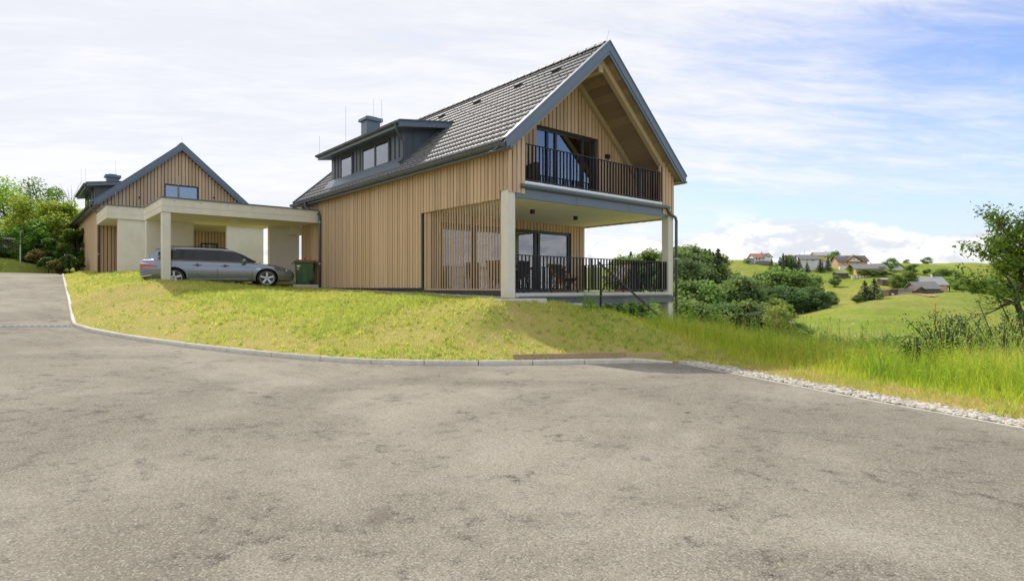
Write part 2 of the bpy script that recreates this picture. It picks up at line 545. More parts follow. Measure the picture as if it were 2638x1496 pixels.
M['brownleaf'] = mat_leaf('dry_shrub_leaf', (0.16, 0.16, 0.045), (0.26, 0.22, 0.075), 0.35)
M['fleaf_dark'] = mat_leaf('hazed_dark_leaf', (0.095, 0.150, 0.062), (0.165, 0.235, 0.085), 0.40, 0.8)  # far leaf and needle colours are lightened, distance haze put into them
M['fleaf_mid'] = mat_leaf('hazed_green_leaf', (0.150, 0.225, 0.070), (0.250, 0.335, 0.095), 0.45, 0.8)
M['fleaf_bright'] = mat_leaf('hazed_light_leaf', (0.240, 0.320, 0.080), (0.350, 0.430, 0.110), 0.45, 0.8)
M['fneedle'] = mat_leaf('hazed_spruce_needle', (0.058, 0.100, 0.062), (0.105, 0.155, 0.080), 0.22, 0.85)
M['bark'] = mat_plain('bark', (0.085, 0.068, 0.052), 0.9, 0, 0.35, 8, 0.2, 0.5)
M['berry'] = mat_plain('sloe_berry', (0.018, 0.018, 0.040), 0.4)
# ------------------------------------------------------------------ the lie of the land
HC = (-0.122, 15.4)                     # near corner of the house
CU, CV = (0.7615, 0.648), (-0.648, 0.7615)   # along the gable, along the ridge
HROT = math.atan2(0.648, 0.7615)
def H(u, v):
    return (HC[0] + CU[0]*u + CV[0]*v, HC[1] + CU[1]*u + CV[1]*v)
def UV(x, y):
    x = np.asarray(x) - HC[0]; y = np.asarray(y) - HC[1]
    return x*CU[0] + y*CU[1], x*CV[0] + y*CV[1]
def sstep(a, b, x):
    t = np.clip((np.asarray(x, float) - a)/(b - a), 0, 1)
    return t*t*(3 - 2*t)

DRV_U, DRV_V = -8.60, 8.50
GS = EYE/1.5                            # ground near the road was measured from 1.5 m, seen from the eye's height
def road_z(x, y):
    x = np.asarray(x, float); y = np.asarray(y, float)
    z = 0.055*np.log1p(np.exp((-x - 3.2)*2.0))/2.0
    z = np.minimum(z, 0.66)
    u, v = UV(x, y)
    k = sstep(-6.4, -7.95, u)
    rise = 0.088*np.log1p(np.exp((v - DRV_V)*2.0))/2.0
    rise = np.where(v > 27, 0.088*(27-DRV_V) + 0.03*(v-27), rise)
    return z + rise*k

KERB = [(-11.40,15.30), (-10.40,14.50), (-9.23,13.76), (-8.15,13.17), (-7.0,12.64), (-5.92,12.24), (-4.87,11.93),
        (-3.80,11.68), (-2.75,11.50), (-1.70,11.40), (-0.65,11.37), (0.40,11.43), (1.42,11.58), (2.42,11.72), (3.22,11.78)]
KERB = [(x*GS, y*GS) for x, y in KERB]
TOPK = H(-7.92, 26.3)
def drv(v): return -8.60 + (v - 8.5)*0.0382
STRIP = [(3.31, 11.72), (3.95, 9.95), (4.81, 7.62), (5.45, 6.20), (8.2, -1.5), (10.3, -8.0)]
STRIP = [(x*GS, y*GS if y > 0 else y) for x, y in STRIP]   # right edge of the asphalt

# heights of the lawn and the bank, control points (x, y, z)
ctrl = []
for (x, y) in KERB: ctrl.append((x, y, float(road_z(x-0.1, y-0.1)) + 0.075))
for t in (1.5, 4, 7, 10, 13, 16, 19):
    p = H(drv(DRV_V + t), DRV_V + t); ctrl.append((p[0], p[1], float(road_z(p[0]-0.3, p[1]-0.25)) + 0.07))
for v, z in ((0, 1.325), (2, 1.37), (4, 1.41), (6, 1.44), (8, 1.47), (10, 1.50), (12, 1.54)):
    p = H(-0.15, v); ctrl.append((p[0], p[1], z))
for u, v, z in ((-1.5,12.0,1.50), (-3.5,12.0,1.62), (-5.8,12.0,1.74), (-7.5,12,1.45), (-5.8,16,1.80), (-7.3,18,1.95), (-7.0,22,2.05),
                (-2,4,0.98), (-2.0,8,1.24), (-4,8,1.26), (-4,10.5,1.50), (-6.5,9.5,1.20)):
    p = H(u, v); ctrl.append((p[0], p[1], z + 0.1))
for u, v, z in ((-0.85,-0.70,-0.36), (-0.3,-0.72,-0.37), (0.3,-0.72,-0.38), (0.95,-0.70,-0.42), (1.8,-0.62,-0.50)):
    p = H(u, v); ctrl.append((p[0], p[1], z + EYE))
free = [(0.2,13.0,0.55), (-2,13.5,0.62), (-4.5,14.0,0.66), (0.9,14.9,1.16), (2.4,13.5,0.90), (2.0,12.5,0.42), (3.2,12.9,0.55), (3.6,12.1,0.13), (4.6,12.2,0.18),
         (3.6,15.2,0.42), (2.7,15.3,0.72), (5.2,14.0,0.22), (6.6,13.2,-0.15), (5.6,19.6,0.20), (4.2,17.5,0.0), (7.2,17.2,-0.7), (9,20,-2.3), (6.5,24,-1.4),
         (0.6,24,0.9), (2,32,-1.5), (11,16,-2.2), (9.5,13,-0.75), (15,22,-5.2), (22,30,-9.5), (14,11,-1.0), (20,14,-3.5), (30,24,-9), (12,5,-0.3), (22,4,-2.0),
         (3.75,11.6,0.03), (4.4,9.95,0.03), (5.3,7.6,0.03), (5.95,6.2,0.03), (8.7,-1.5,0.02), (10.8,-8,0.02), (6.2,9.6,0.05), (7.4,7.4,0.06), (8.2,10.4,-0.05),
         (10.2,8.2,-0.05), (11,-1,0.0), (14,-6,-0.2), (20,-8,-1.0), (-6,30,1.6), (-10,34,1.9), (-4,42,0.5), (10,40,-6), (24,44,-13), (38,44,-15), (38,10,-9)]
for (x, y, z) in free:
    ctrl.append((x*GS, y*GS, EYE - (1.5-z)*GS) if 0 < y < 15 else (x, y, z + (0.1 if y > 0 else 0)))
CT = np.array(ctrl)
def tps_fit(P):
    n = len(P); d = np.hypot(P[:,None,0]-P[None,:,0], P[:,None,1]-P[None,:,1])
    K = np.where(d > 1e-9, d*d*np.log(np.maximum(d, 1e-9)), 0.0) + np.eye(n)*0.08
    Q = np.c_[np.ones(n), P[:, :2]]
    A = np.block([[K, Q], [Q.T, np.zeros((3, 3))]])
    return np.linalg.solve(A, np.r_[P[:, 2], np.zeros(3)])
TPS = tps_fit(CT)
def lawn_z(x, y):
    x = np.asarray(x, float); y = np.asarray(y, float); sh = x.shape
    x = x.ravel(); y = y.ravel(); z = np.empty(len(x))
    for i in range(0, len(x), 20000):
        xs, ys = x[i:i+20000], y[i:i+20000]
        d = np.hypot(xs[:,None]-CT[None,:,0], ys[:,None]-CT[None,:,1])
        K = np.where(d > 1e-9, d*d*np.log(np.maximum(d, 1e-9)), 0.0)
        z[i:i+20000] = K @ TPS[:-3] + TPS[-3] + TPS[-2]*xs + TPS[-1]*ys
    dd = np.full(len(x), 9.0)
    nm = (x > 1.5) & (x < 14) & (y < 15)
    if nm.any(): dd[nm] = 0.6*nearest_on(KERB[-3:] + STRIP_OUT, x[nm], y[nm])[2] + 0.068*np.minimum(1.3, nearest_on([KERB[-1]] + STRIP_OUT, x[nm], y[nm])[2])
    z = np.minimum(z, 0.008 + dd)
    z = z + 0.025*np.sin(x*1.7+y*0.6)*np.sin(y*1.3-x*0.5)*sstep(0.15, 0.6, z)
    return z.reshape(sh)

def inside(poly, x, y):
    x = np.asarray(x); y = np.asarray(y); r = np.zeros(x.shape, bool)
    n = len(poly)
    for i in range(n):
        x0, y0 = poly[i]; x1, y1 = poly[(i+1) % n]
        c = ((y0 > y) != (y1 > y))
        with np.errstate(divide='ignore', invalid='ignore'):
            r ^= c & (x < (x1-x0)*(y-y0)/((y1-y0) if y1 != y0 else 1e-12) + x0)
    return r
def nearest_on(line, x, y):
    best = np.full(x.shape, 1e18); bx = x.copy(); by = y.copy()
    for (x0, y0), (x1, y1) in zip(line[:-1], line[1:]):
        dx_, dy_ = x1-x0, y1-y0; l2 = dx_*dx_+dy_*dy_
        t = np.clip(((x-x0)*dx_+(y-y0)*dy_)/l2, 0, 1)
        qx, qy = x0+t*dx_, y0+t*dy_; d = (x-qx)**2+(y-qy)**2
        m = d < best; best[m] = d[m]; bx[m] = qx[m]; by[m] = qy[m]
    return bx, by, np.sqrt(best)

def offset_line(line, d):
    res = []
    for i, p in enumerate(line):
        a = line[max(0, i-1)]; b = line[min(len(line)-1, i+1)]
        tx, ty = b[0]-a[0], b[1]-a[1]; l = math.hypot(tx, ty)
        res.append((p[0] - ty/l*d, p[1] + tx/l*d))
    return res
STRIP_W = 0.36
STRIP_OUT = offset_line(STRIP, STRIP_W)
EDGE = [TOPK] + KERB + STRIP_OUT
LAWN_POLY = EDGE + [(42, -8.0), (42, 46), (-24, 46)]

def grid_sheet(name, x0, x1, y0, y1, step, poly, zfun, mat, snap=None, drop=None):
    xs = np.arange(x0, x1+step, step); ys = np.arange(y0, y1+step, step)
    X, Y = np.meshgrid(xs, ys)
    ins = inside(poly, X, Y)
    near = ins.copy()
    near[1:] |= ins[:-1]; near[:-1] |= ins[1:]; near[:, 1:] |= ins[:, :-1]; near[:, :-1] |= ins[:, 1:]
    d2 = near.copy()
    d2[1:, 1:] |= ins[:-1, :-1]; d2[:-1, :-1] |= ins[1:, 1:]; d2[1:, :-1] |= ins[:-1, 1:]; d2[:-1, 1:] |= ins[1:, :-1]
    m = d2 & ~ins
    if snap is not None and m.any():
        bx, by, _ = nearest_on(snap, X[m], Y[m]); X[m] = bx; Y[m] = by
    Z = zfun(X, Y)
    c = d2[:-1, :-1] & d2[1:, :-1] & d2[:-1, 1:] & d2[1:, 1:]
    c &= (ins[:-1, :-1] | ins[1:, :-1] | ins[:-1, 1:] | ins[1:, 1:])
    if drop is not None: c &= ~drop(0.25*(X[:-1,:-1]+X[1:,:-1]+X[:-1,1:]+X[1:,1:]), 0.25*(Y[:-1,:-1]+Y[1:,:-1]+Y[:-1,1:]+Y[1:,1:]))
    idx = np.arange(X.size).reshape(X.shape)
    F = np.stack([idx[:-1,:-1][c], idx[:-1,1:][c], idx[1:,1:][c], idx[1:,:-1][c]], 1)
    V = np.stack([X.ravel(), Y.ravel(), Z.ravel()], 1)
    used = np.unique(F); remap = np.zeros(len(V), int); remap[used] = np.arange(len(used))
    return link(name, np_mesh(name, V[used], remap[F], smooth=True), mat)

# ---- asphalt
def mat_asphalt():
    k = NB('worn_asphalt')
    p = k.pos()
    big = k.noise(p, 0.24, 4, 0.58, 0.6)
    mid = k.noise(p, 0.95, 7, 0.66, 0.4)
    clus = k.noise(p, 5.0, 7, 0.75, 0.2)
    grain = k.noise(p, 45.0, 4, 0.8)
    agg = k.voro(p, 85.0)
    aggc = k.voro(p, 85.0, out='Color')
    c = k.mix(k.mapr(big, 0.36, 0.64), (0.232, 0.207, 0.163), (0.362, 0.328, 0.266))
    c = k.mix(k.math('MULTIPLY', k.mapr(mid, 0.50, 0.70), 0.45), c, (0.160, 0.143, 0.115))
    c = k.mix(k.math('MULTIPLY', k.mapr(mid, 0.46, 0.30), 0.30), c, (0.440, 0.405, 0.345))
    # stone by stone: some chips pale, some dark
    sp = k.n('ShaderNodeSeparateColor'); k.l(aggc, sp.inputs[0])
    c = k.mix(k.math('MULTIPLY', k.mapr(sp.outputs[0], 0.55, 1.0), 0.45), c, (0.54, 0.50, 0.43))
    c = k.mix(k.math('MULTIPLY', k.mapr(sp.outputs[1], 0.60, 1.0), 0.50), c, (0.110, 0.096, 0.078))
    # gaps between the chips, open in worn places that gather into patches
    worn = k.math('MULTIPLY', k.mapr(clus, 0.50, 0.68), k.mapr(mid, 0.40, 0.62))
    gap = k.math('MULTIPLY', k.mapr(agg, 0.34, 0.62), k.math('ADD', k.math('MULTIPLY', worn, 0.85), 0.15))
    c = k.mix(k.math('MULTIPLY', gap, 0.95), c, (0.042, 0.036, 0.029))
    c = k.mix(k.math('MULTIPLY', worn, 0.30), c, (0.10, 0.088, 0.072))
    c = k.mix(k.math('MULTIPLY', k.mapr(grain, 0.58, 0.72), 0.50), c, (0.105, 0.094, 0.078))
    spot = k.noise(p, 0.75, 3, 0.5, 1.0)
    c = k.mix(k.math('MULTIPLY', k.mapr(spot, 0.70, 0.75), 0.40), c, (0.13, 0.11, 0.085))
    k.bump(k.math('SUBTRACT', grain, k.math('MULTIPLY', agg, k.math('ADD', worn, 0.4))), 0.55, 0.010)
    return k.set(c, 0.9, spec=0.15)
M['asphalt'] = mat_asphalt()
ROAD_POLY = [TOPK] + KERB + STRIP + [(10.3,-8), (-45,-8), (-45, 52), (-31.5, 41), H(-8.6, 27.5)]
ROAD_POLY2 = offset_line([TOPK] + KERB, 0.10) + offset_line(STRIP, 0.10) + [(10.3,-8), (-34,-8), (-38, 20), H(-13.5, 24), H(-14.2, 30.0), H(-10, 34), H(-6.0, 27.5), H(-6.0, 25.6), H(-7.85, 25.9)]
road = grid_sheet('road', -40, 12, -8, 44, 0.3, ROAD_POLY2, road_z, M['asphalt'], snap=ROAD_POLY2 + [ROAD_POLY2[0]])
tag(road, kind='structure')

# ---- lawn and bank soil
def mat_soil():
    k = NB('lawn_ground')
    p = k.pos()
    a = k.noise(p, 0.55, 5, 0.6, 0.5); b = k.noise(p, 3.2, 5, 0.65); g = k.noise(p, 30, 4, 0.7)
    c = k.mix(k.mapr(a, 0.36, 0.62), (0.290, 0.310, 0.060), (0.400, 0.350, 0.110))
    c = k.mix(k.math('MULTIPLY', k.mapr(b, 0.45, 0.68), 0.6), c, (0.460, 0.360, 0.150))
    c = k.mix(k.math('MULTIPLY', k.mapr(g, 0.50, 0.70), 0.5), c, (0.200, 0.190, 0.050))
    k.bump(g, 0.6, 0.03)
    return k.set(c, 0.95, spec=0.1)
M['soil'] = mat_soil()
lawn = grid_sheet('lawn', -26, 42, -8, 46, 0.22, LAWN_POLY, lambda x, y: lawn_z(x, y), M['soil'], snap=EDGE)
tag(lawn, kind='structure')

# ---- kerb stones along the lawn
kb = MB()
line = [H(drv(26.2), 26.2)] + [H(drv(DRV_V + 17*t), DRV_V + 17*t) for t in (0.75, 0.5, 0.25)] + KERB
for (x0, y0), (x1, y1) in zip(line[:-1], line[1:]):
    za, zb = float(road_z(x0-0.12, y0-0.1)) - 0.22, float(road_z(x1-0.12, y1-0.1)) - 0.22
    tx, ty = x1-x0, y1-y0; l = math.hypot(tx, ty); nx, ny = -ty/l*0.05, tx/l*0.05
    kb.add([(x0+nx,y0+ny,za-0.1),(x0-nx,y0-ny,za-0.1),(x1-nx,y1-ny,zb-0.1),(x1+nx,y1+ny,zb-0.1),
            (x0+nx,y0+ny,za+0.14),(x0-nx,y0-ny,za+0.14),(x1-nx,y1-ny,zb+0.14),(x1+nx,y1+ny,zb+0.14)],
           [(0,3,2,1),(4,5,6,7),(0,1,5,4),(1,2,6,5),(2,3,7,6),(3,0,4,7)])
kerb = part('kerb', kb, M['kerb'], None)
tag(kerb, kind='structure')
def kerb_stone(p, q, last=False):
    x0, y0 = p; x1, y1 = q
    l = math.hypot(x1-x0, y1-y0); g = 0.006
    tx, ty = (x1-x0)/l, (y1-y0)/l; nx, ny = -ty, tx
    z0, z1 = float(road_z(x0-nx*0.1, y0-ny*0.1)), float(road_z(x1-nx*0.1, y1-ny*0.1))
    h0 = 0.088; h1 = 0.012 if last else 0.088
    w = 0.045
    prof = [(-w, -0.25), (w, -0.25), (w, 1.0), (w-0.012, 1.012), (-w+0.018, 1.012), (-w, 1.0-0.016)]
    vs = []
    for (px_, py_, zz, hh, s) in ((x0, y0, z0, h0, g), (x1, y1, z1, h1, -g)):
        for (a, b) in prof:
            zz2 = zz + (b if b < 0 else hh + (b-1.0)) + random.uniform(-0.0015, 0.0015)
            vs.append((px_ + tx*s + nx*a, py_ + ty*s + ny*a, zz2))
    n = 6
    fs = [tuple(range(n)), tuple(range(2*n-1, n-1, -1))] + [(i, i+n, (i+1) % n + n, (i+1) % n) for i in range(n)]
    o = part('kerb_stone', MB().add(vs, fs), M['kerb'], kerb)
drv_n = 19
dl = [H(drv(26.3 - (26.3-DRV_V)*i/drv_n), 26.3 - (26.3-DRV_V)*i/drv_n) for i in range(drv_n+1)]
dl[-1] = KERB[0]
for a, b in zip(dl[:-1], dl[1:]): kerb_stone(a, b)
for i, (a, b) in enumerate(zip(KERB[:-1], KERB[1:])): kerb_stone(a, b, i == len(KERB)-2)

# ---- strip of rounded river pebbles beside the asphalt with a thin flush edging
ed = MB()
inner = STRIP; inn2 = offset_line(STRIP, 0.035)
for i in range(len(STRIP)-2):
    (x0,y0),(x1,y1) = inner[i], inner[i+1]; (x2,y2),(x3,y3) = inn2[i], inn2[i+1]
    ed.add([(x0,y0,-0.2),(x1,y1,-0.2),(x3,y3,-0.2),(x2,y2,-0.2),(x0,y0,0.012),(x1,y1,0.012),(x3,y3,0.012),(x2,y2,0.012)],
           [(0,1,2,3),(4,7,6,5),(0,4,5,1),(1,5,6,2),(2,6,7,3),(3,7,4,0)])
M['edging'] = mat_plain('light_edging', (0.66, 0.64, 0.58), 0.8, 0, 0.08, 6)
tag(part('flush_edging', ed, M['edging'], None), kind='structure')
def mat_pebble():
    k = NB('river_pebble'); r = k.rnd(); isl = k.n('ShaderNodeNewGeometry').outputs['Random Per Island']
    rr = k.math('FRACT', k.math('ADD', r, isl))
    c = k.ramp(rr, [(0.0, (0.56,0.52,0.45)), (0.25, (0.68,0.65,0.59)), (0.5, (0.42,0.38,0.32)), (0.7, (0.54,0.46,0.36)), (0.88, (0.30,0.29,0.28)), (1.0, (0.64,0.59,0.50))])
    n1 = k.noise(k.coord('Object'), 18, 4); c = k.mix(k.math('MULTIPLY', n1, 0.3), c, (0.40, 0.37, 0.32))
    return k.set(c, 0.75, spec=0.3)
M['pebble'] = mat_pebble()
def pebble_mesh(seed):
    bm = bmesh.new(); bmesh.ops.create_icosphere(bm, subdivisions=1, radius=1.0)
    rr = random.Random(seed)
    for v in bm.verts: v.co *= rr.uniform(0.82, 1.12)
    me = bpy.data.meshes.new('pebble'); bm.to_mesh(me); bm.free()
    me.polygons.foreach_set('use_smooth', [True]*len(me.polygons)); return me
PEB = [pebble_mesh(i) for i in range(5)]
# bed under the pebbles, then the pebbles themselves, nearest ones as single stones
bed = MB()
so = offset_line(STRIP, STRIP_W + 0.1)
for i in range(len(STRIP)-1):
    bed.add([(*inner[i], 0.004), (*inner[i+1], 0.004), (*so[i+1], 0.008), (*so[i], 0.008)], [(0,1,2,3)])
M['bed'] = mat_plain('pebble_bed', (0.26, 0.23, 0.19), 0.95, 0, 0.2, 25, 0.1)
strip = tag(part('pebble_strip', bed, M['bed'], None), kind='structure')
spots = []
segs = []
acc = 0
for (x0,y0),(x1,y1) in zip(STRIP[:-1], STRIP[1:]):
    l = math.hypot(x1-x0, y1-y0); segs.append((acc, l, x0, y0, (x1-x0)/l, (y1-y0)/l)); acc += l
for _ in range(5200):
    s = random.uniform(0, min(acc, 9.0)); q = random.uniform(0.05, STRIP_W)
    if random.random() < 0.12: q = random.uniform(STRIP_W, STRIP_W + 0.16)
    for a, l, x0, y0, tx, ty in segs:
        if a <= s <= a+l:
            x, y = x0+tx*(s-a)-ty*q, y0+ty*(s-a)+tx*q
            r = random.uniform(0.016, 0.042)
            spots.append((x, y, r)); break
vis = [p for p in spots if p[1] > 5.6 and p[0]/p[1] < 0.9]
vis.sort(key=lambda p: -p[2]/p[1])
singles = set(vis[:300])
allv, allf = [], []
tmpv = [np.array([v.co[:] for v in m.vertices]) for m in PEB]; tmpf = [np.array([p.vertices[:] for p in m.polygons]) for m in PEB]
base = 0
for (x, y, r) in spots:
    rot = (random.uniform(-0.4, 0.4), random.uniform(-0.4, 0.4), random.uniform(0, 6.28))
    scl = (r*random.uniform(0.9, 1.5), r, r*random.uniform(0.5, 0.75)); z = 0.008 + scl[2]*random.uniform(0.45, 0.9); k = random.randrange(5)
    if (x, y, r) in singles:
        link('pebble', PEB[k], M['pebble'], strip, (x, y, z), rot, scl)
    else:
        mt = np.array(Matrix.LocRotScale(Vector((x,y,z)), Euler(rot), Vector(scl)))
        allv.append(tmpv[k] @ mt[:3,:3].T + mt[:3,3]); allf.append(tmpf[k] + base); base += len(tmpv[k])
o = link('pebbles', np_mesh('pebbles', np.concatenate(allv), np.concatenate(allf), smooth=True), M['pebble'], strip); o['kind'] = 'stuff'

vb = MB().add([(2.6, 12.30, -0.014), (4.7, 11.9, -0.014), (4.7, 13.0, -0.014), (2.6, 13.1, -0.014)], [(0,1,2,3)])
tag(part('verge_base', vb, M['soil'], None), kind='structure')
# ---- drainage channel across the foot of the drive
dch = thing('drain_channel', 'slotted steel drain channel across the foot of the drive', 'drain')
chn = MB(); n_b = 46
A = np.array(KERB[0]) + np.array((-0.06, -0.06)); Bd = np.array(H(DRV_U - 6.5, DRV_V - 0.15))
dirv = (Bd - A)/np.linalg.norm(Bd - A); nrm = np.array((-dirv[1], dirv[0]))
ln = np.linalg.norm(Bd - A)
def chz(p): return float(road_z(p[0], p[1]))
for s in (-1, 1):
    for i in range(10):
        a = A + dirv*ln*i/10 + nrm*0.075*s; b = A + dirv*ln*(i+1)/10 + nrm*0.075*s
        chn.bar((a[0], a[1], chz(a)+0.003), (b[0], b[1], chz(b)+0.003), 0.025, 0.03)
part('channel_frame', chn, M['galv'], dch)
dk = MB()
for i in range(10):
    a = A + dirv*ln*i/10; b = A + dirv*ln*(i+1)/10
    dk.bar((a[0], a[1], chz(a)+0.0), (b[0], b[1], chz(b)+0.0), 0.12, 0.012)
part('channel_trough', dk, M['rail'], dch)
bm_ = MB().box(-0.055, 0.055, -0.022, 0.022, -0.01, 0.014).mesh('grate_bar')
for i in range(n_b):
    p = A + dirv*ln*(i+0.5)/n_b
    link('grate_bar', bm_, M['galv'], dch, (p[0], p[1], chz(p)+0.008), (0, 0, math.atan2(nrm[1], nrm[0])))

# ---- plank lying behind the kerb
p1 = MB().bar((0.02*GS, 11.50*GS, 0.145), (2.28*GS, 11.82*GS, 0.145), 0.048, 0.13)
tag(part('timber_plank', p1, M['timber'], None), 'long brown timber plank lying on edge behind the kerb', 'plank')
p2 = MB().bar((2.30*GS, 11.83*GS, 0.135), (3.06*GS, 11.91*GS, 0.135), 0.045, 0.11)
tag(part('timber_plank', p2, M['timber'], None), 'short brown plank continuing the long plank towards the pebbles', 'plank')

# ------------------------------------------------------------------ valley and opposite hillside: one height field
ROWS = [26, 40, 60, 85, 110, 150, 190, 215, 235, 260, 300, 340, 380, 430, 520, 700, 1000, 1600, 2600]
COLS = {   # photograph column -> row of the ground at each depth (None: taken from the height given)
    -1500: [('z',2.0),('z',4.0),('z',9),('z',14),('z',18),('z',22),('z',26),('z',28),('z',30),('z',32),('z',34),('z',36),('z',38),('z',40),('z',42),('z',44),('z',40),('z',30),('z',20)],
    -300: [('z',1.9),('z',4.2),('z',9),('z',14),('z',17),('z',18),('z',18),('z',17),('z',16),('z',15),('z',14),('z',14),('z',14),('z',14),('z',14),('z',14),('z',14),('z',14),('z',14)],
    0: [('z',1.7),('z',3.9),('z',8),('z',11),('z',12),('z',12),('z',11),('z',10),('z',9),('z',8),('z',7),('z',7),('z',7),('z',7),('z',7),('z',8),('z',8),('z',8),('z',8)],
    200: [('z',1.6),('z',2.6),('z',3.4),('z',4),('z',4),('z',3),('z',2),('z',1),('z',1),('z',0),('z',0),('z',0),('z',0),('z',0),('z',0),('z',4),('z',8),('z',8),('z',8)],
    700: [('z',0.9),('z',0.8),('z',0.0),('z',-2),('z',-4),('z',-6),('z',-8),('z',-9),('z',-9),('z',-9),('z',-8),('z',-6),('z',-4),('z',0),('z',4),('z',4),('z',4),('z',4),('z',4)],
    1300: [('z',-0.5),('z',-4.0),('z',-9.0),('z',-13),('z',-15),('z',-15),('z',-13),('z',-12),('z',-10),('z',-8),('z',-4),('z',0),('z',5),('z',11),('z',16),('z',18),('z',16),('z',14),('z',14)],
    1600: [('z',-3.5),('z',-8),('z',-12.5),('z',-15),('z',-15),('z',-14.5),('z',-13),('z',-11),('z',-9),('z',-7.5),('z',-2.5),('z',3.5),('z',9.5),('z',14.5),('z',18),('z',22),('z',22),('z',20),('z',20)],
    1720: [('z',-4.5),('z',-9),('z',-13),('z',-15),920,895,860,835,815,790,757,728,705,690,688,700,712,722,728],
    1860: [('z',-5),('z',-9.5),('z',-13),('z',-15),925,898,862,838,818,790,752,716,677,677,688,700,712,722,728],
    1950: [('z',-5),('z',-9.5),('z',-13),('z',-14.5),915,885,848,826,812,788,748,708,676,676,690,702,712,722,728],
    2050: [('z',-5),('z',-9),('z',-12.5),('z',-13.5),893,852,815,806,808,795,748,702,686,682,694,706,715,722,728],
    2160: [('z',-5),('z',-9),('z',-12),('z',-13),882,835,796,788,790,782,738,700,684,679,692,706,715,722,728],
    2250: [('z',-5),('z',-9),('z',-12),('z',-13),880,828,786,774,776,768,726,696,683,679,692,706,715,722,728],
    2350: [('z',-5),('z',-9),('z',-12),('z',-13),884,832,790,766,758,754,730,704,690,679,692,706,715,722,728],
    2470: [('z',-5),('z',-9),('z',-12),('z',-13),888,838,794,766,754,756,738,716,697,681,692,706,715,722,728],
    2640: [('z',-5),('z',-9),('z',-12),('z',-13.5),896,850,808,784,773,772,752,728,706,688,694,706,715,722,728],
    3300: [('z',-5),('z',-9),('z',-12),('z',-14),905,862,826,806,794,788,768,744,720,700,700,706,715,722,728],
    4500: [('z',-4),('z',-8),('z',-12),('z',-14),910,870,836,816,804,796,776,752,728,706,702,706,715,722,728],
}
CKEY = sorted(COLS)
CTAB = np.array([[(e[1] if isinstance(e, tuple) else (HZP - e)/FPX*r + EYE) for e, r in zip(COLS[k], ROWS)] for k in CKEY], float)
CTAN = (np.array(CKEY, float) - CXP)/FPX
RLOG = np.log(np.array(ROWS, float))
def catmull(tab, t):
    """smooth interpolation along the last axis; tab (n,m), t (n,) in row units"""
    m = tab.shape[1]; i = np.clip(np.floor(t).astype(int), 0, m-2); f = t - i
    r = np.arange(len(t)); g = lambda k: tab[r, np.clip(i+k, 0, m-1)]
    p0, p1, p2, p3 = g(-1), g(0), g(1), g(2)
    m1 = 0.35*(p2-p0); m2 = 0.35*(p3-p1)
    return (2*f**3-3*f**2+1)*p1 + (f**3-2*f**2+f)*m1 + (-2*f**3+3*f**2)*p2 + (f**3-f**2)*m2
def far_z(x, y):
    x = np.asarray(x, float).ravel(); y = np.maximum(np.asarray(y, float).ravel(), 1.0)
    c = np.clip(x/y, CTAN[0], CTAN[-1]); j = np.clip(np.searchsorted(CTAN, c) - 1, 0, len(CTAN)-2)
    f = (c - CTAN[j])/(CTAN[j+1]-CTAN[j]); f = f*f*(3-2*f)*0.6 + f*0.4
    rl = np.interp(np.log(np.maximum(y, ROWS[0])), RLOG, np.arange(len(ROWS)))
    z = catmull(CTAB[j], rl)*(1-f) + catmull(CTAB[j+1], rl)*f
    nz = 0.010*y*(np.sin(x*0.045+1.3)*np.sin(y*0.031+x*0.01) + 0.5*np.sin(x*0.11+y*0.05))*sstep(60, 200, y)*0.35
    return z + nz
def mat_meadow():
    k = NB('hill_meadow')
    p = k.pos()
    a = k.noise(p, 0.011, 4, 0.55, 0.4); b = k.noise(p, 0.05, 6, 0.65, 0.5); st = k.noise(k.pos((0.035, 0.035, 1.1)), 1.0, 6, 0.65, 0.8); g = k.noise(p, 0.5, 6, 0.75)
    f = k.noise(p, 0.0065, 2, 0.5)
    c = k.mix(k.mapr(a, 0.38, 0.62), (0.215, 0.290, 0.036), (0.320, 0.325, 0.072))
    c = k.mix(k.math('MULTIPLY', k.mapr(f, 0.52, 0.60), 0.55), c, (0.290, 0.380, 0.042))
    c = k.mix(k.math('MULTIPLY', k.mapr(b, 0.42, 0.65), 0.60), c, (0.150, 0.225, 0.042))
    c = k.mix(k.math('MULTIPLY', k.mapr(st, 0.50, 0.64), 0.50), c, (0.345, 0.310, 0.115))
    c = k.mix(k.math('MULTIPLY', k.mapr(g, 0.50, 0.66), 0.55), c, (0.120, 0.165, 0.035))
    c = k.mix(k.math('MULTIPLY', k.mapr(g, 0.42, 0.30), 0.35), c, (0.400, 0.400, 0.130))
    k.bump(k.math('ADD', k.math('MULTIPLY', st, 1.5), k.math('MULTIPLY', g, 0.6)), 0.6, 1.6)
    return k.set(c, 0.95, spec=0.05)
M['meadow'] = mat_meadow()
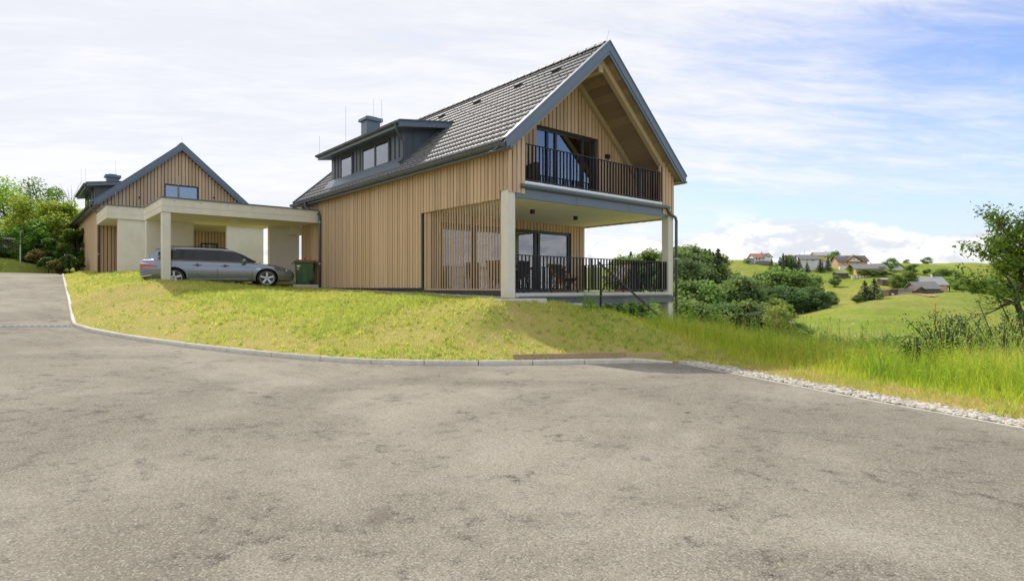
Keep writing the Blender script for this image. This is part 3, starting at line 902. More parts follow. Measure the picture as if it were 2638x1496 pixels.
def build_terrain():
    tn = np.concatenate([np.linspace(-2.0, -0.55, 34, endpoint=False), np.linspace(-0.55, 0.15, 50, endpoint=False), np.linspace(0.15, 0.95, 170, endpoint=False), np.linspace(0.95, 2.0, 24)])
    ys = np.exp(np.linspace(math.log(26), math.log(2600), 190))
    T, Y = np.meshgrid(tn, ys); X = T*Y
    Z = far_z(X, Y).reshape(X.shape)
    # dip under the lawn, the drive and the road so that only one sheet shows there
    idx = np.arange(X.size).reshape(X.shape)
    u, v = UV(X, Y)
    Z = np.where((Y < 47) & (X > -20) & (X < 42), np.minimum(Z, lawn_z(X, Y) - 0.5), Z)
    Z = np.where((u < -6.0) & (u > -15) & (v < 36), np.minimum(Z, road_z(X, Y) - 0.35), Z)
    F = np.stack([idx[:-1,:-1].ravel(), idx[:-1,1:].ravel(), idx[1:,1:].ravel(), idx[1:,:-1].ravel()], 1)
    o = link('hillside_ground', np_mesh('hillside_ground', np.stack([X.ravel(), Y.ravel(), Z.ravel()], 1), F, smooth=True), M['meadow']); tag(o, kind='structure')
    # the rest of the land, behind and beside the camera, and the bank left of the drive
    xs = np.linspace(-60, 60, 61); y2 = np.linspace(-60, 30, 46); X, Y = np.meshgrid(xs, y2)
    Z = np.where(X < 0, 0.035*np.maximum(0, -X-4), -0.10*np.maximum(0, X-9)) - 0.25 + np.where(X < -30, 0.08*(-X-30), 0)
    Z = np.where((X > -42) & (X < 12) & (Y > -9), np.minimum(Z, np.minimum(road_z(X, Y), 0.6) - 0.4), Z)
    Z = np.where((X > 2) & (Y > -9), np.minimum(Z, lawn_z(X, Y) - 0.5), Z)
    u, v = UV(X, Y); Z = np.where((u > -8.6) & (Y > 8), -1.5, Z)
    idx = np.arange(X.size).reshape(X.shape); F = np.stack([idx[:-1,:-1].ravel(), idx[:-1,1:].ravel(), idx[1:,1:].ravel(), idx[1:,:-1].ravel()], 1)
    o = link('near_ground', np_mesh('near_ground', np.stack([X.ravel(), Y.ravel(), Z.ravel()], 1), F, smooth=True), M['soil']); tag(o, kind='structure')
    # grassy bank beyond the drive
    us = np.linspace(-34, -13.2, 44); vs_ = np.linspace(8, 40, 60); U, Vv = np.meshgrid(us, vs_)
    X = HC[0] + CU[0]*U + CV[0]*Vv; Y = HC[1] + CU[1]*U + CV[1]*Vv
    Z = road_z(X, Y) - 0.02 + 0.16*np.maximum(0, -13.4-U) + 0.01*(-13.4-U)**1.5*(U < -13.4)
    Z = np.where(U > -13.4, road_z(X, Y) - 0.05, np.nan_to_num(Z))
    idx = np.arange(X.size).reshape(X.shape); F = np.stack([idx[:-1,:-1].ravel(), idx[:-1,1:].ravel(), idx[1:,1:].ravel(), idx[1:,:-1].ravel()], 1)
    o = link('drive_bank', np_mesh('drive_bank', np.stack([X.ravel(), Y.ravel(), Z.ravel()], 1), F, smooth=True), M['soil']); tag(o, kind='structure')
build_terrain()
# ------------------------------------------------------------------ houses
GW, GL = 7.47, 14.40             # gable width, length of the walls
RK = 0.88                        # rise of the roof per metre
RTHK = 0.27                      # roof build-up, measured upright
V0, V1 = -0.29, 14.64            # front and back end of the roof
RA = math.atan(RK); CA, SA = math.cos(RA), math.sin(RA)
MID = GW/2
def ztop(u): return 4.03 + RK*(u if u <= MID else GW-u)
def zund(u): return ztop(u) - RTHK

BOARD = {}
def board_mesh(w, d):
    key = (round(w, 3), round(d, 3))
    if key not in BOARD:
        e = 0.004
        pf = [(-w/2, 0), (-w/2, d-e), (-w/2+e, d), (w/2-e, d), (w/2, d-e), (w/2, 0)]
        BOARD[key] = MB().prism(pf, 'z', 0, 1).mesh('board')
    return BOARD[key]
def boards(root, p0, p1, zb, zt, face, pitch=0.165, mat='board', name='board', prof=None):
    """upright boards from p0 to p1 (u,v) in the house frame; face = rotation of the outside; zb, zt numbers or functions of the running point"""
    p0 = Vector(p0); p1 = Vector(p1); d = p1 - p0; n = max(1, round(d.length/pitch)); pitch = d.length/n
    for i in range(n):
        c = p0 + d*((i+0.5)/n)
        lo = zb(c) if callable(zb) else zb
        hi = zt(c, pitch) if callable(zt) else zt
        if hi - lo < 0.03: continue
        proud = i % 2
        me = board_mesh(pitch - 0.033, 0.046 if proud else 0.040)
        link(name, me, M[mat], root, (c.x, c.y, lo - 0.008*proud - random.uniform(0, 0.004)), (0, 0, face), (1, 1, hi-lo+0.01))
FACE_L, FACE_F, FACE_R, FACE_B = R(90), R(180), R(-90), 0.0     # outside towards -u, -v, +u, +v

# ---- one roof tile: two rolls, a thick lower edge
def tile_arrays():
    w, l = 0.298, 0.372
    xs = np.linspace(0, w, 9)
    hs = 0.011*(1 - np.cos(xs/w*4*np.pi))
    vs, fs = [], []
    for x, h in zip(xs, hs): vs += [(x, 0.0, h+0.034), (x, l, h+0.004), (x, 0.0, h+0.004)]
    for i in range(8):
        a, b = 3*i, 3*(i+1)
        fs += [(a, b, b+1, a+1), (a+2, b+2, b, a)]
    return np.array(vs), np.array(fs)
TV, TF = tile_arrays()
TILE = np_mesh('roof_tile', TV, TF); TILE.materials.append(M['tile'])
def slope_matrix(side):
    if side == 'L': return Matrix(((0, CA, -SA), (-1, 0, 0), (0, SA, CA)))
    return Matrix(((0, -CA, SA), (1, 0, 0), (0, SA, CA)))
EXPO = 0.338
SLOPE = (MID + 0.34)/CA
def tile_spots(side, skip=None):
    rows = int(SLOPE/EXPO) + 1
    cols = int((V1 - V0 - 0.16)/0.297)
    for r in range(rows):
        y = r*EXPO
        if y + 0.30 > SLOPE: y = SLOPE - 0.30
        for c in range(cols):
            v = V0 + 0.10 + 0.297*(c + (1 if side == 'L' else 0))
            u = -0.34 + y*CA
            if skip and skip(u + 0.1, v - 0.15 if side == 'L' else v + 0.15): continue
            if side == 'L': yield (u, v, 4.03 + RK*u + 0.012)
            else: yield (GW - u, v, 4.03 + RK*u + 0.012)
def tiles(root, near=0, skip=None):
    for side in 'LR':
        mt = slope_matrix(side); A3 = np.array(mt)
        sp = list(tile_spots(side, skip if side == 'L' else None))
        rest = sp
        if near and side == 'L':
            sp.sort(key=lambda s: (s[1] + 15.4) - 0.0*s[0])
            for (u, v, z) in sp[:near]:
                j = Matrix.Rotation(random.uniform(-0.006, 0.006), 3, 'X')
                o = link('roof_tile', TILE, None, root)
                o.matrix_local = Matrix.Translation((u, v, z)) @ (mt @ j).to_4x4()
            rest = sp[near:]
        allv = np.concatenate([TV @ A3.T + np.array(s) for s in rest]); n = len(TV)
        allf = np.concatenate([TF + i*n for i in range(len(rest))])
        o = link('roof_tiles', np_mesh('roof_tiles', allv, allf), M['tile'], root); o['kind'] = 'stuff'

def lightning_rod(root, p, h, tilt=(0, 0)):
    part('lightning_rod', MB().tube([p, (p[0]+tilt[0], p[1]+tilt[1], p[2]+h)], 0.0055, 6), M['galv'], root)

def gutter(root, u, v0, v1, z, r=0.075, name='gutter', axis='v', mat='gutter'):
    prof = []
    for k in range(9):
        a = math.pi + math.pi*k/8
        prof.append((r*math.cos(a), r*math.sin(a)))
    inn = [(x*0.92, y*0.92) for (x, y) in reversed(prof)]
    bead = [(-r-0.012, 0.004), (-r-0.012, 0.016), (-r+0.006, 0.018)]
    poly = prof + inn[:-1] + [bead[2], bead[1], bead[0]]
    m = MB().prism([(u+x, z+y) for x, y in poly], 'y', v0, v1)
    # closed ends
    for vv in (v0+0.003, v1-0.003):
        m.add([(u+x, vv, z+y) for x, y in prof], [tuple(range(len(prof)))])
    g = part(name, m, M[mat], root)
    k = v0 + 0.35
    while k < v1:
        q = MB()
        for (a0, a1) in zip(range(8), range(1, 9)):
            pass
        q.tube([(u + (r+0.006)*math.cos(math.pi+math.pi*i/8), k, z + (r+0.006)*math.sin(math.pi+math.pi*i/8)) for i in range(9)], 0.007, 4)
        part('gutter_bracket', q, M[mat], g)
        k += 0.9
    return g

def pipe(root, pts, r=0.048, mat='gutter', bands=()):
    o = part('downpipe', MB().tube(pts, r, 12), M[mat], root, smooth=True)
    for b in bands:
        part('pipe_band', MB().tube([(b[0], b[1], b[2]-0.014), (b[0], b[1], b[2]+0.014)], r+0.006, 12), M['steel'], o)
    return o

def barge(root, v, d):
    """stepped bargeboards along both slopes of one gable end; d = -1 front, +1 back"""
    for side in (0, 1):
        m = MB()
        def pt(u, dz): return ((u if side == 0 else GW-u), ztop(u) + dz)
        ue = -0.30
        outer = [pt(ue, 0.075), pt(MID, 0.075), pt(MID, -0.215), pt(ue+0.03, -0.215)]
        m.prism(outer, 'y', v, v + 0.035*d)
        cap = [pt(ue-0.02, 0.105), pt(MID, 0.105), pt(MID, 0.062), pt(ue-0.02, 0.062)]
        m.prism(cap, 'y', v - 0.10*d, v + 0.055*d)
        b = part('bargeboard', m, M['sheet'], root)
        m2 = MB().prism([pt(ue+0.10, -0.05), pt(MID, -0.05), pt(MID, -0.325), pt(ue+0.16, -0.325)], 'y', v - 0.03*d, v + 0.012*d)
        part('barge_trim', m2, M['sheet'], b)

def roof_body(root):
    r0 = MB()
    r0.prism([(-0.33, ztop(-0.33)-0.005), (MID, ztop(MID)-0.005), (GW+0.33, ztop(-0.33)-0.005), (GW+0.33, ztop(-0.33)-0.16),
              (GW+0.20, zund(-0.20)), (MID, zund(MID)), (-0.20, zund(-0.20)), (-0.33, ztop(-0.33)-0.16)], 'y', V0+0.03, V1-0.03)
    return part('roof', r0, M['sheet_dark'], root)

def ridge(root):
    cap = MB(); n = 8
    pr = [(0.12*math.cos(math.pi*k/n), 0.105*math.sin(math.pi*k/n)) for k in range(n+1)]
    vs = []
    for yy, s in ((0.0, 1.1), (0.40, 0.95)):
        vs += [(x*s, yy, z*s) for x, z in pr]
    fs = [(i, i+1, i+1+n+1, i+n+1) for i in range(n)] + [tuple(range(n, -1, -1))]
    cap.add(vs, fs)
    me = cap.mesh('ridge_tile', fix=False); me.materials.append(M['tile'])
    n = int((V1-V0-0.2)/0.36)
    for i in range(n):
        link('ridge_tile', me, None, root, (MID, V0+0.12+0.36*i, ztop(MID)+0.005+random.uniform(-0.003, 0.003)))

def dormer(root, win=True):
    D0, D1, DU = 5.80, 11.80, 0.28          # along the ridge, and how far in it stands
    zt = 5.42
    d = MB()
    # body below the flat shed roof, cut off by the main roof
    poly = [(DU, ztop(DU)-0.1), (DU, zt), (1.75, zt+0.22), (1.75, ztop(1.75)-0.02)]
    dm = part('dormer', MB().prism(poly, 'y', D0, D1), M['sheet_dark'], root)
    rf = MB().prism([(-0.14, 5.34), (2.05, 5.66), (2.10, 5.865), (-0.14, 5.55), (-0.16, 5.50)], 'y', D0-0.42, D1+0.42)
    ro = part('dormer_roof', rf, M['sheet'], dm)
    part('dormer_roof_edge', MB().prism([(-0.17, 5.53), (2.12, 5.86), (2.12, 5.90), (-0.17, 5.575)], 'y', D0-0.45, D1+0.45), M['sheet_dark'], ro)
    gutter(dm, -0.20, D0-0.40, D1+0.42, 5.50, 0.07, 'dormer_gutter')
    # standing seams
    for v in (6.15, 6.45, 9.15, 9.45, 11.15, 11.45):
        part('standing_seam', MB().box(DU-0.035, DU, v-0.012, v+0.012, ztop(DU)+0.16, zt-0.02), M['sheet_dark'], dm)
    for u in (0.62, 0.98, 1.34):
        part('standing_seam', MB().box(u-0.012, u+0.012, D0-0.03, D0, ztop(u), zt+0.05), M['sheet_dark'], dm)
    part('apron_flashing', MB().add([(DU-0.02, D0-0.10, ztop(DU)+0.20), (DU-0.02, D1+0.1, ztop(DU)+0.20), (-0.02, D1+0.16, ztop(-0.02)+0.065), (-0.02, D0-0.16, ztop(-0.02)+0.065),
                                    (DU-0.0, D0-0.10, ztop(DU)-0.1), (DU-0.0, D1+0.1, ztop(DU)-0.1)],
                                   [(0,1,2,3), (0,3,4), (1,5,2)]), M['sheet'], dm)
    part('side_flashing', MB().prism([(DU-0.1, ztop(DU-0.1)+0.05), (1.95, ztop(1.95)+0.05), (1.95, ztop(1.95)+0.14), (DU-0.1, ztop(DU-0.1)+0.14)], 'y', D0-0.14, D0-0.01), M['sheet_dark'], dm)
    for (a, b, n) in ((6.78, 8.92, 2), (9.74, 10.87, 1)):
        w = MB(); z0, z1 = 4.36, 5.30
        w.box(DU-0.055, DU-0.0, a, b, z0, z0+0.07).box(DU-0.055, DU-0.0, a, b, z1-0.07, z1)
        for k in range(n+1):
            c = a + 0.04 + (b-a-0.08)*k/n
            w.box(DU-0.050, DU-0.002, c-0.055, c+0.055, z0+0.07, z1-0.07)
        wo = part('dormer_window', w, M['frame'], dm)
        part('sill', MB().box(DU-0.11, DU-0.0, a-0.05, b+0.05, z0-0.04, z0), M['sheet_dark'], wo)
        part('sky_reflection_panel', MB().box(DU-0.012, DU-0.006, a+0.08, b-0.08, z0+0.06, z1-0.06), M['whitecloth'], wo)  # white panel behind the panes stands in for sky reflected in the glass
        for k in range(n):
            c0 = a + 0.10 + (b-a-0.08)*k/n; c1 = a - 0.02 + (b-a-0.08)*(k+1)/n
            part('pane', MB().box(DU-0.032, DU-0.026, c0, c1, z0+0.07, z1-0.07), M['glass'], wo)
    pipe(dm, [(-0.20, D0-0.26, 5.44), (-0.20, D0-0.26, 5.34), (-0.12, D0-0.22, 5.22), (0.10, D0-0.12, 5.05), (0.16, D0-0.10, 4.95), (0.16, D0-0.10, 4.42), (0.10, D0-0.10, 4.30), (0.0, D0-0.10, 4.22)], 0.045)
    lightning_rod(dm, (-0.1, D0+0.9, 5.55), 1.0); lightning_rod(dm, (-0.1, D1-2.2, 5.55), 1.45); lightning_rod(dm, (-0.1, D1+0.35, 5.55), 0.8)
    return dm

def chimney(root, u0=2.6, v0=13.25, top=7.98):
    c = MB().box(u0, u0+0.68, v0, v0+0.58, ztop(u0)-0.3, top-0.16)
    co = part('chimney', c, M['sheet'], root)
    part('chimney_cap', MB().prism([(u0-0.10, top-0.20), (u0-0.10, top-0.08), (u0-0.06, top-0.04), (u0+0.74, top-0.04), (u0+0.78, top-0.08), (u0+0.78, top-0.20)], 'y', v0-0.10, v0+0.68), M['sheet'], co)
    part('chimney_crown', MB().box(u0+0.12, u0+0.56, v0+0.08, v0+0.5, top-0.04, top+0.03), M['sheet'], co)
    part('lightning_rod', MB().tube([(u0+0.5, v0+0.3, top), (u0+0.5, v0+0.3, top+0.95)], 0.0055, 6), M['galv'], co)

def in_dormer(u, v): return 5.85 < v < 11.75 and 0.30 < u < 1.95

def snow_hooks(root, n=170):
    m = MB()
    for r in range(16):
        for c in range(50):
            keep = (r < 3) or ((c + r*2) % 4 == 0)
            if not keep: continue
            u = -0.34 + (r+0.15)*EXPO*CA; v = V0 + 0.25 + 0.297*c
            if v > V1-0.1 or (r >= 3 and (c*7+r) % 3 == 0): continue
            if in_dormer(u+0.15, v) or (5.5 < v < 12.1 and -0.2 < u < 0.3): continue
            z = 4.03 + RK*u + 0.055
            m.bar((u-0.01, v, z), (u+0.10*CA, v, z+0.10*SA), 0.020, 0.006)
            m.bar((u-0.01, v, z-0.005), (u-0.030, v, z+0.034), 0.016, 0.006)
            m.bar((u-0.030, v, z+0.034), (u+0.02, v, z+0.028), 0.016, 0.006)
    o = part('snow_hooks', m, M['rail'], root); o['kind'] = 'stuff'

def window(root, u0, u1, v, z0, z1, mull=(), name='window', depth=0.09, blind=None, fw=0.075):
    """window in a wall facing -v: frame, panes"""
    f = MB()
    f.box(u0, u1, v, v+depth, z0, z0+fw).box(u0, u1, v, v+depth, z1-fw, z1)
    cs = [u0+fw/2] + list(mull) + [u1-fw/2]
    for c in cs: f.box(c-fw/2, c+fw/2, v+0.002, v+depth-0.002, z0+fw, z1-fw)
    w = part(name, f, M['frame'], root)
    for a, b in zip(cs[:-1], cs[1:]):
        part('pane', MB().box(a+fw/2, b-fw/2, v+0.045, v+0.052, z0+fw, z1-fw), M['glass'], w)
    return w

# =================================================================== the near house
house = thing('wooden_house', 'larch-clad gabled house with balcony and tiled roof, nearest on the lawn', 'house', (HC[0], HC[1], EYE), HROT, None)
hr = house
# walls behind the boards
for q in ((0.02, 0.26, 4.22, GL, -0.02, 3.70), (0.02, 0.26, 0.10, 4.22, 2.42, 3.70), (GW-0.26, GW-0.02, 1.2, 4.22, 2.42, 3.70), (0.26, GW-0.26, GL-0.24, GL, -0.3, 3.7)):
    part('wall', MB().box(*q), M['plinth'], hr)
w = MB()
w.prism([(MID-3.5, 3.68), (GW-0.24, 3.68), (GW-0.24, zund(0.24)), (MID, zund(MID)), (0.24, zund(0.24)), (0.24, 3.68)], 'y', GL-0.22, GL-0.02)
part('rear_gable_wall', w, M['plinth'], hr)
# right wall with two window openings that the rooms look out of
w = MB()
for (a, b, z0, z1) in ((4.22, 5.0, -0.3, 3.7), (5.0, 6.3, -0.3, 0.55), (5.0, 6.3, 1.95, 3.7), (6.3, 7.0, -0.3, 3.7), (7.0, 8.2, -0.3, 0.55), (7.0, 8.2, 1.95, 3.7), (8.2, GL, -0.3, 3.7)):
    w.box(GW-0.26, GW-0.02, a, b, z0, z1)
part('side_wall', w, M['board'], hr)
for (a, b) in ((5.0, 6.3), (7.0, 8.2)):
    part('side_pane', MB().box(GW-0.15, GW-0.142, a, b, 0.55, 1.95), M['glass'], hr)
# plinth and floor
pl = MB()
pl.box(0.035, GW-0.03, 4.1, GL-0.02, -1.2, -0.03)
pl.box(0.05, 0.20, 0.28, 4.1, -0.95, -0.075)
part('plinth', pl, M['plinth'], hr)
fl = MB().box(0.26, GW-0.26, 4.25, 9.4, -0.145, -0.128)
part('room_floor', fl, M['roomfloor'], hr)
rm = MB().box(0.26, GW-0.26, 9.4, 9.5, -0.1, 2.4).box(0.265, 0.275, 4.3, 9.4, -0.1, 2.4).box(0.26, GW-0.26, 4.3, 9.4, 2.42, 2.47)
part('room_wall', rm, M['room'], hr)
up = MB().box(2.0, 5.5, 4.6, 4.7, 2.86, 5.3).box(1.9, 5.6, 1.62, 4.6, 2.815, 2.86).box(2.0, 5.5, 1.62, 4.6, 5.2, 5.25).box(1.95,2.0,1.62,4.6,2.86,5.2).box(5.5,5.55,1.62,4.6,2.86,5.2)
part('upper_room_wall', up, M['room'], hr)

# boards: side wall, above the slat screen, beside the column
boards(hr, (0.02, 4.26), (0.02, GL), 0.0, 3.74, FACE_L)
boards(hr, (0.02, 0.30), (0.02, 4.26), 2.37, 3.74, FACE_L)
boards(hr, (0.02, 0.0), (0.02, 0.30), 2.58, 3.74, FACE_L, pitch=0.15)
# cheeks of the gable
def gtop(c, p): return min(zund(c.x - p/2), zund(c.x + p/2)) + 0.05
part('cheek_core', MB().prism([(0.03, 2.56), (0.60, 2.56), (0.60, zund(0.6)+0.02), (0.03, zund(0.03)+0.02)], 'y', 0.012, 0.12), M['plinth'], hr)
part('cheek_core', MB().prism([(GW-0.03, 2.56), (GW-0.62, 2.56), (GW-0.62, zund(0.6)+0.02), (GW-0.03, zund(0.03)+0.02)], 'y', 0.012, 0.12), M['plinth'], hr)
boards(hr, (0.0, 0.01), (0.61, 0.01), 2.53, gtop, FACE_F, pitch=0.152)
boards(hr, (6.83, 0.01), (GW, 0.01), 2.49, gtop, FACE_F, pitch=0.16)
boards(hr, (0.61, 0.12), (0.61, 0.02), 2.86, lambda c, p: zund(0.6), FACE_R, pitch=0.10)
boards(hr, (6.82, 0.02), (6.82, 0.13), 2.55, lambda c, p: zund(0.64), FACE_L, pitch=0.11)
part('balcony_side_wall', MB().prism([(7.14, 2.8), (GW-0.05, 2.8), (GW-0.05, zund(0.05)), (7.14, zund(0.33))], 'y', 0.13, 1.44), M['plinth'], hr)
boards(hr, (7.13, 0.14), (7.13, 1.42), 2.86, zund(0.34)+0.04, FACE_L)
part('balcony_side_wall', MB().prism([(0.33, 2.8), (0.05, 2.8), (0.05, zund(0.05)), (0.33, zund(0.33))], 'y', 0.13, 1.44), M['plinth'], hr)
boards(hr, (0.345, 1.42), (0.345, 0.14), 2.86, zund(0.34)+0.04, FACE_R)
# recessed gable wall with the balcony door
GV = 1.38
DU0, DU1, DZT = 2.32, 5.15, 5.0
g = MB()
g.prism([(0.3, 2.8), (DU0-0.02, 2.8), (DU0-0.02, zund(DU0)), (0.3, zund(0.3))], 'y', GV+0.02, GV+0.24)
g.prism([(DU1+0.02, 2.8), (GW-0.3, 2.8), (GW-0.3, zund(0.3)), (DU1+0.02, zund(DU1))], 'y', GV+0.02, GV+0.24)
g.prism([(DU0-0.02, DZT+0.02), (DU1+0.02, DZT+0.02), (DU1+0.02, zund(DU1)), (MID, zund(MID)), (DU0-0.02, zund(DU0))], 'y', GV+0.02, GV+0.24)
part('gable_wall', g, M['plinth'], hr)
def g2(c, p): return min(zund(c.x - p/2), zund(c.x + p/2)) + 0.06
boards(hr, (0.34, GV+0.02), (DU0, GV+0.02), 2.88, g2, FACE_F)
boards(hr, (DU0, GV+0.02), (DU1, GV+0.02), DZT, g2, FACE_F)
boards(hr, (DU1, GV+0.02), (7.12, GV+0.02), 2.88, g2, FACE_F)
# reveals of the door opening
part('door_reveal', MB().box(DU1, DU1+0.02, GV+0.03, GV+0.2, 2.86, DZT).box(DU0-0.02, DU0, GV+0.03, GV+0.2, 2.86, DZT).box(DU0, DU1, GV+0.02, GV+0.2, DZT, DZT+0.02), M['soffit'], hr)
bd = window(hr, DU0, DU1, GV+0.14, 2.87, DZT-0.002, (2.92, 3.30, 4.55), 'balcony_door', fw=0.09)
part('roller_blind', MB().box(3.34, 4.50, GV+0.23, GV+0.236, 2.95, 4.92), M['curtain'], bd)
cm = MB()
for i in range(16):
    cm.box(4.60+0.028*i, 4.628+0.028*i, GV+0.30 + 0.02*(i % 2), GV+0.32 + 0.02*(i % 2), 2.9, 4.92)
part('curtain', cm, M['plaster'], bd)

# terrace ceiling and balcony slab
sl = MB().box(0.07, GW-0.07, 0.075, 4.4, 2.41, 2.80)
part('balcony_slab', sl, M['plaster'], hr)
fs = MB().box(0.30, GW-0.30, 0.0, 0.07, 2.405, 2.66)
fo = part('slab_fascia', fs, M['sheet'], hr)
for u in (2.62, 5.05):
    part('fascia_joint', MB().box(u-0.006, u+0.006, -0.004, 0.0, 2.41, 2.66), M['sheet_dark'], fo)
bg_ = MB().prism([(-0.11, 2.70), (-0.115, 2.755), (-0.095, 2.76), (-0.09, 2.715), (-0.05, 2.675), (0.0, 2.67), (0.06, 2.67), (0.06, 2.655), (-0.02, 2.655), (-0.07, 2.665)], 'x', 0.42, GW-0.33)
part('balcony_gutter', bg_, M['sheet_dark'], hr)
part('gutter_cover', MB().prism([(-0.075, 2.765), (-0.07, 2.785), (0.06, 2.795), (0.06, 2.77)], 'x', 0.45, GW-0.36), M['sheet'], hr)
st = MB().box(0.62, GW-0.66, -0.01, 0.012, 2.792, 2.878)
so_ = part('white_drip_strip', st, M['whitestrip'], hr)
sm = MB()
for i in range(150):
    u = 0.66 + i*(GW-1.36)/150
    sm.box(u, u+0.012, -0.0135, -0.0095, 2.80, 2.835)
o = part('strip_slots', sm, M['sheet'], so_); o['kind'] = 'stuff'
part('balcony_floor', MB().box(0.35, 7.12, 0.012, GV+0.15, 2.80, 2.862), M['decktile'], hr)
# soffit of the right terrace edge: cladding return under the upper wall
part('edge_trim', MB().box(GW-0.068, GW-0.0, 0.3, 4.2, 2.36, 2.43), M['board'], hr)
boards(hr, (GW, 4.2), (GW, 0.0), 2.37, 3.74, FACE_R)
boards(hr, (GW, GL), (GW, 8.3), -0.1, 3.74, FACE_R)
# ceiling spots
for (u, v) in ((2.35, 1.6), (4.6, 1.9)):
    l = MB().box(u-0.055, u+0.055, v-0.055, v+0.055, 2.285, 2.41)
    part('ceiling_spot', l, M['lampblack'], hr, bevel=0.006)
# wall lamp by the balcony door
part('wall_lamp', MB().box(5.48, 5.63, GV-0.13, GV-0.02, 4.40, 4.53).box(5.51, 5.60, GV-0.03, GV+0.03, 4.42, 4.51), M['lampblack'], hr)

# columns
part('column', MB().box(0.0, 0.28, 0.0, 0.28, -0.75, 2.585), M['concrete'], hr, bevel=0.018)
part('column', MB().box(GW-0.28, GW, 0.0, 0.28, -2.2, 2.52), M['concrete'], hr, bevel=0.018)

# terrace deck
dk = MB().box(0.30, GW-0.28, 0.0, 0.06, -0.255, -0.15)
dp = part('deck_edge', dk, M['concrete'], hr)
part('deck_floor', MB().box(0.22, GW-0.05, 0.06, 4.2, -0.25, -0.146), M['decktile'], hr)
sm = MB()
for i in range(150):
    u = 0.36 + i*(GW-0.76)/150
    sm.box(u, u+0.014, -0.004, 0.0, -0.235, -0.195)
o = part('edge_slots', sm, M['decktile'], dp); o['kind'] = 'stuff'
part('deck_gutter', MB().prism([(-0.10, -0.285), (-0.105, -0.235), (-0.085, -0.235), (-0.08, -0.27), (0.055, -0.26), (0.055, -0.285)], 'x', 0.34, GW-0.22), M['sheet_dark'], hr)
bmx = MB()
bmx.prism([(-0.03, -0.29), (0.09, -0.29), (0.09, -0.31), (0.01, -0.31), (0.01, -0.47), (0.09, -0.47), (0.09, -0.49), (-0.03, -0.49)], 'x', 0.30, GW-0.05)
part('deck_beam', bmx, M['sheet_dark'], hr)
part('deck_beam', MB().box(GW-0.14, GW-0.04, 0.3, 4.2, -0.49, -0.26), M['sheet_dark'], hr)

# terrace back wall with sliding doors
tb = MB()
tb.box(0.26, GW-0.02, 4.14, 4.24, 2.13, 2.42).box(6.67, GW-0.05, 4.14, 4.24, -0.14, 2.13).box(0.26, 0.60, 4.14, 4.24, -0.14, 2.13)
part('terrace_wall', tb, M['plinth'], hr)
boards(hr, (0.10, 4.13), (6.66, 4.13), 2.12, 2.405, FACE_F)
boards(hr, (6.66, 4.13), (GW-0.02, 4.13), -0.12, 2.405, FACE_F)
boards(hr, (0.10, 4.13), (0.60, 4.13), -0.10, 2.12, FACE_F)
sd = window(hr, 0.60, 6.66, 4.15, -0.145, 2.12, (2.03, 4.84, 5.02), 'sliding_door', fw=0.11)
# slat screen on the road side of the terrace
sc = part('screen_rail', MB().box(0.03, 0.09, 0.28, 4.12, -0.075, -0.035), M['slat'], hr)
part('screen_rail', MB().box(0.04, 0.085, 0.28, 4.12, 2.36, 2.41), M['slat'], hr)
part('screen_post', MB().box(0.012, 0.12, 4.02, 4.10, -0.04, 2.37), M['slat'], hr)
part('screen_post', MB().box(0.06, 0.10, 3.84, 4.02, -0.04, 2.37), M['slat'], hr)
sme = MB().box(-0.016, 0.016, -0.017, 0.017, 0, 1).mesh('slat')
n_s = 27
for i in range(n_s):
    v = 0.36 + (3.80-0.36)*i/(n_s-1)
    link('slat', sme, M['slat'], hr, (0.062, v, -0.04), (0, 0, random.uniform(-0.03, 0.03)), (1, 1, 2.42))
# two bowed slats hang loose inside the screen
part('loose_slat', MB().tube([(0.10, 3.52, -0.04), (0.12, 3.40, 0.7), (0.12, 3.36, 1.5), (0.10, 3.45, 2.4)], 0.018, 6), M['slat'], hr)

# railings
BAL = {}
def railing(root, p0, p1, zf, zt_, posts, name, gap=0.135, off=0.06):
    p0 = Vector((*p0, 0)); p1 = Vector((*p1, 0)); d = (p1-p0); ln_ = d.length; t = d/ln_; ang = math.atan2(t.y, t.x)
    r = MB()
    r.bar(p0+Vector((0,0,zt_-0.012)), p1+Vector((0,0,zt_-0.012)), 0.045, 0.024)
    r.bar(p0+Vector((0,0,zf+off+0.012)), p1+Vector((0,0,zf+off+0.012)), 0.045, 0.024)
    ro = part(name, r, M['rail'], root)
    me = BAL.setdefault('b', MB().box(-0.029, 0.029, -0.005, 0.005, 0, 1).mesh('baluster'))
    pm = BAL.setdefault('p', MB().box(-0.022, 0.022, -0.022, 0.022, 0, 1).mesh('rail_post'))
    nb = round(ln_/gap)
    for i in range(nb+1):
        c = p0 + d*i/nb
        link('baluster', me, M['rail'], ro, (c.x, c.y, zf+off+0.012), (0, 0, ang + R(86)), (1, 1, zt_-zf-off-0.02))
    for s in posts:
        c = p0 + t*s
        link('rail_post', pm, M['rail'], ro, (c.x, c.y, zf+off), (0, 0, ang), (1, 1, zt_-zf-off-0.004))
    k = 0.35
    while k < ln_:
        c = p0 + t*k
        part('rail_foot', MB().box(c.x-0.02, c.x+0.02, c.y-0.02, c.y+0.02, zf-0.01, zf+off+0.005), M['rail'], ro)
        k += 1.05
    return ro
railing(hr, (0.66, 0.06), (6.80, 0.06), 2.862, 3.91, (0.0, 1.78, 3.55, 5.0, 6.14), 'balcony_railing')
railing(hr, (0.32, 0.09), (GW-0.30, 0.09), -0.148, 0.892, (0.02, 3.05, 5.35, 6.83), 'deck_railing', 0.135, 0.075)
railing(hr, (GW-0.10, 0.32), (GW-0.10, 4.1), -0.148, 0.892, (0.1, 1.9, 3.7), 'deck_railing', 0.135, 0.075)

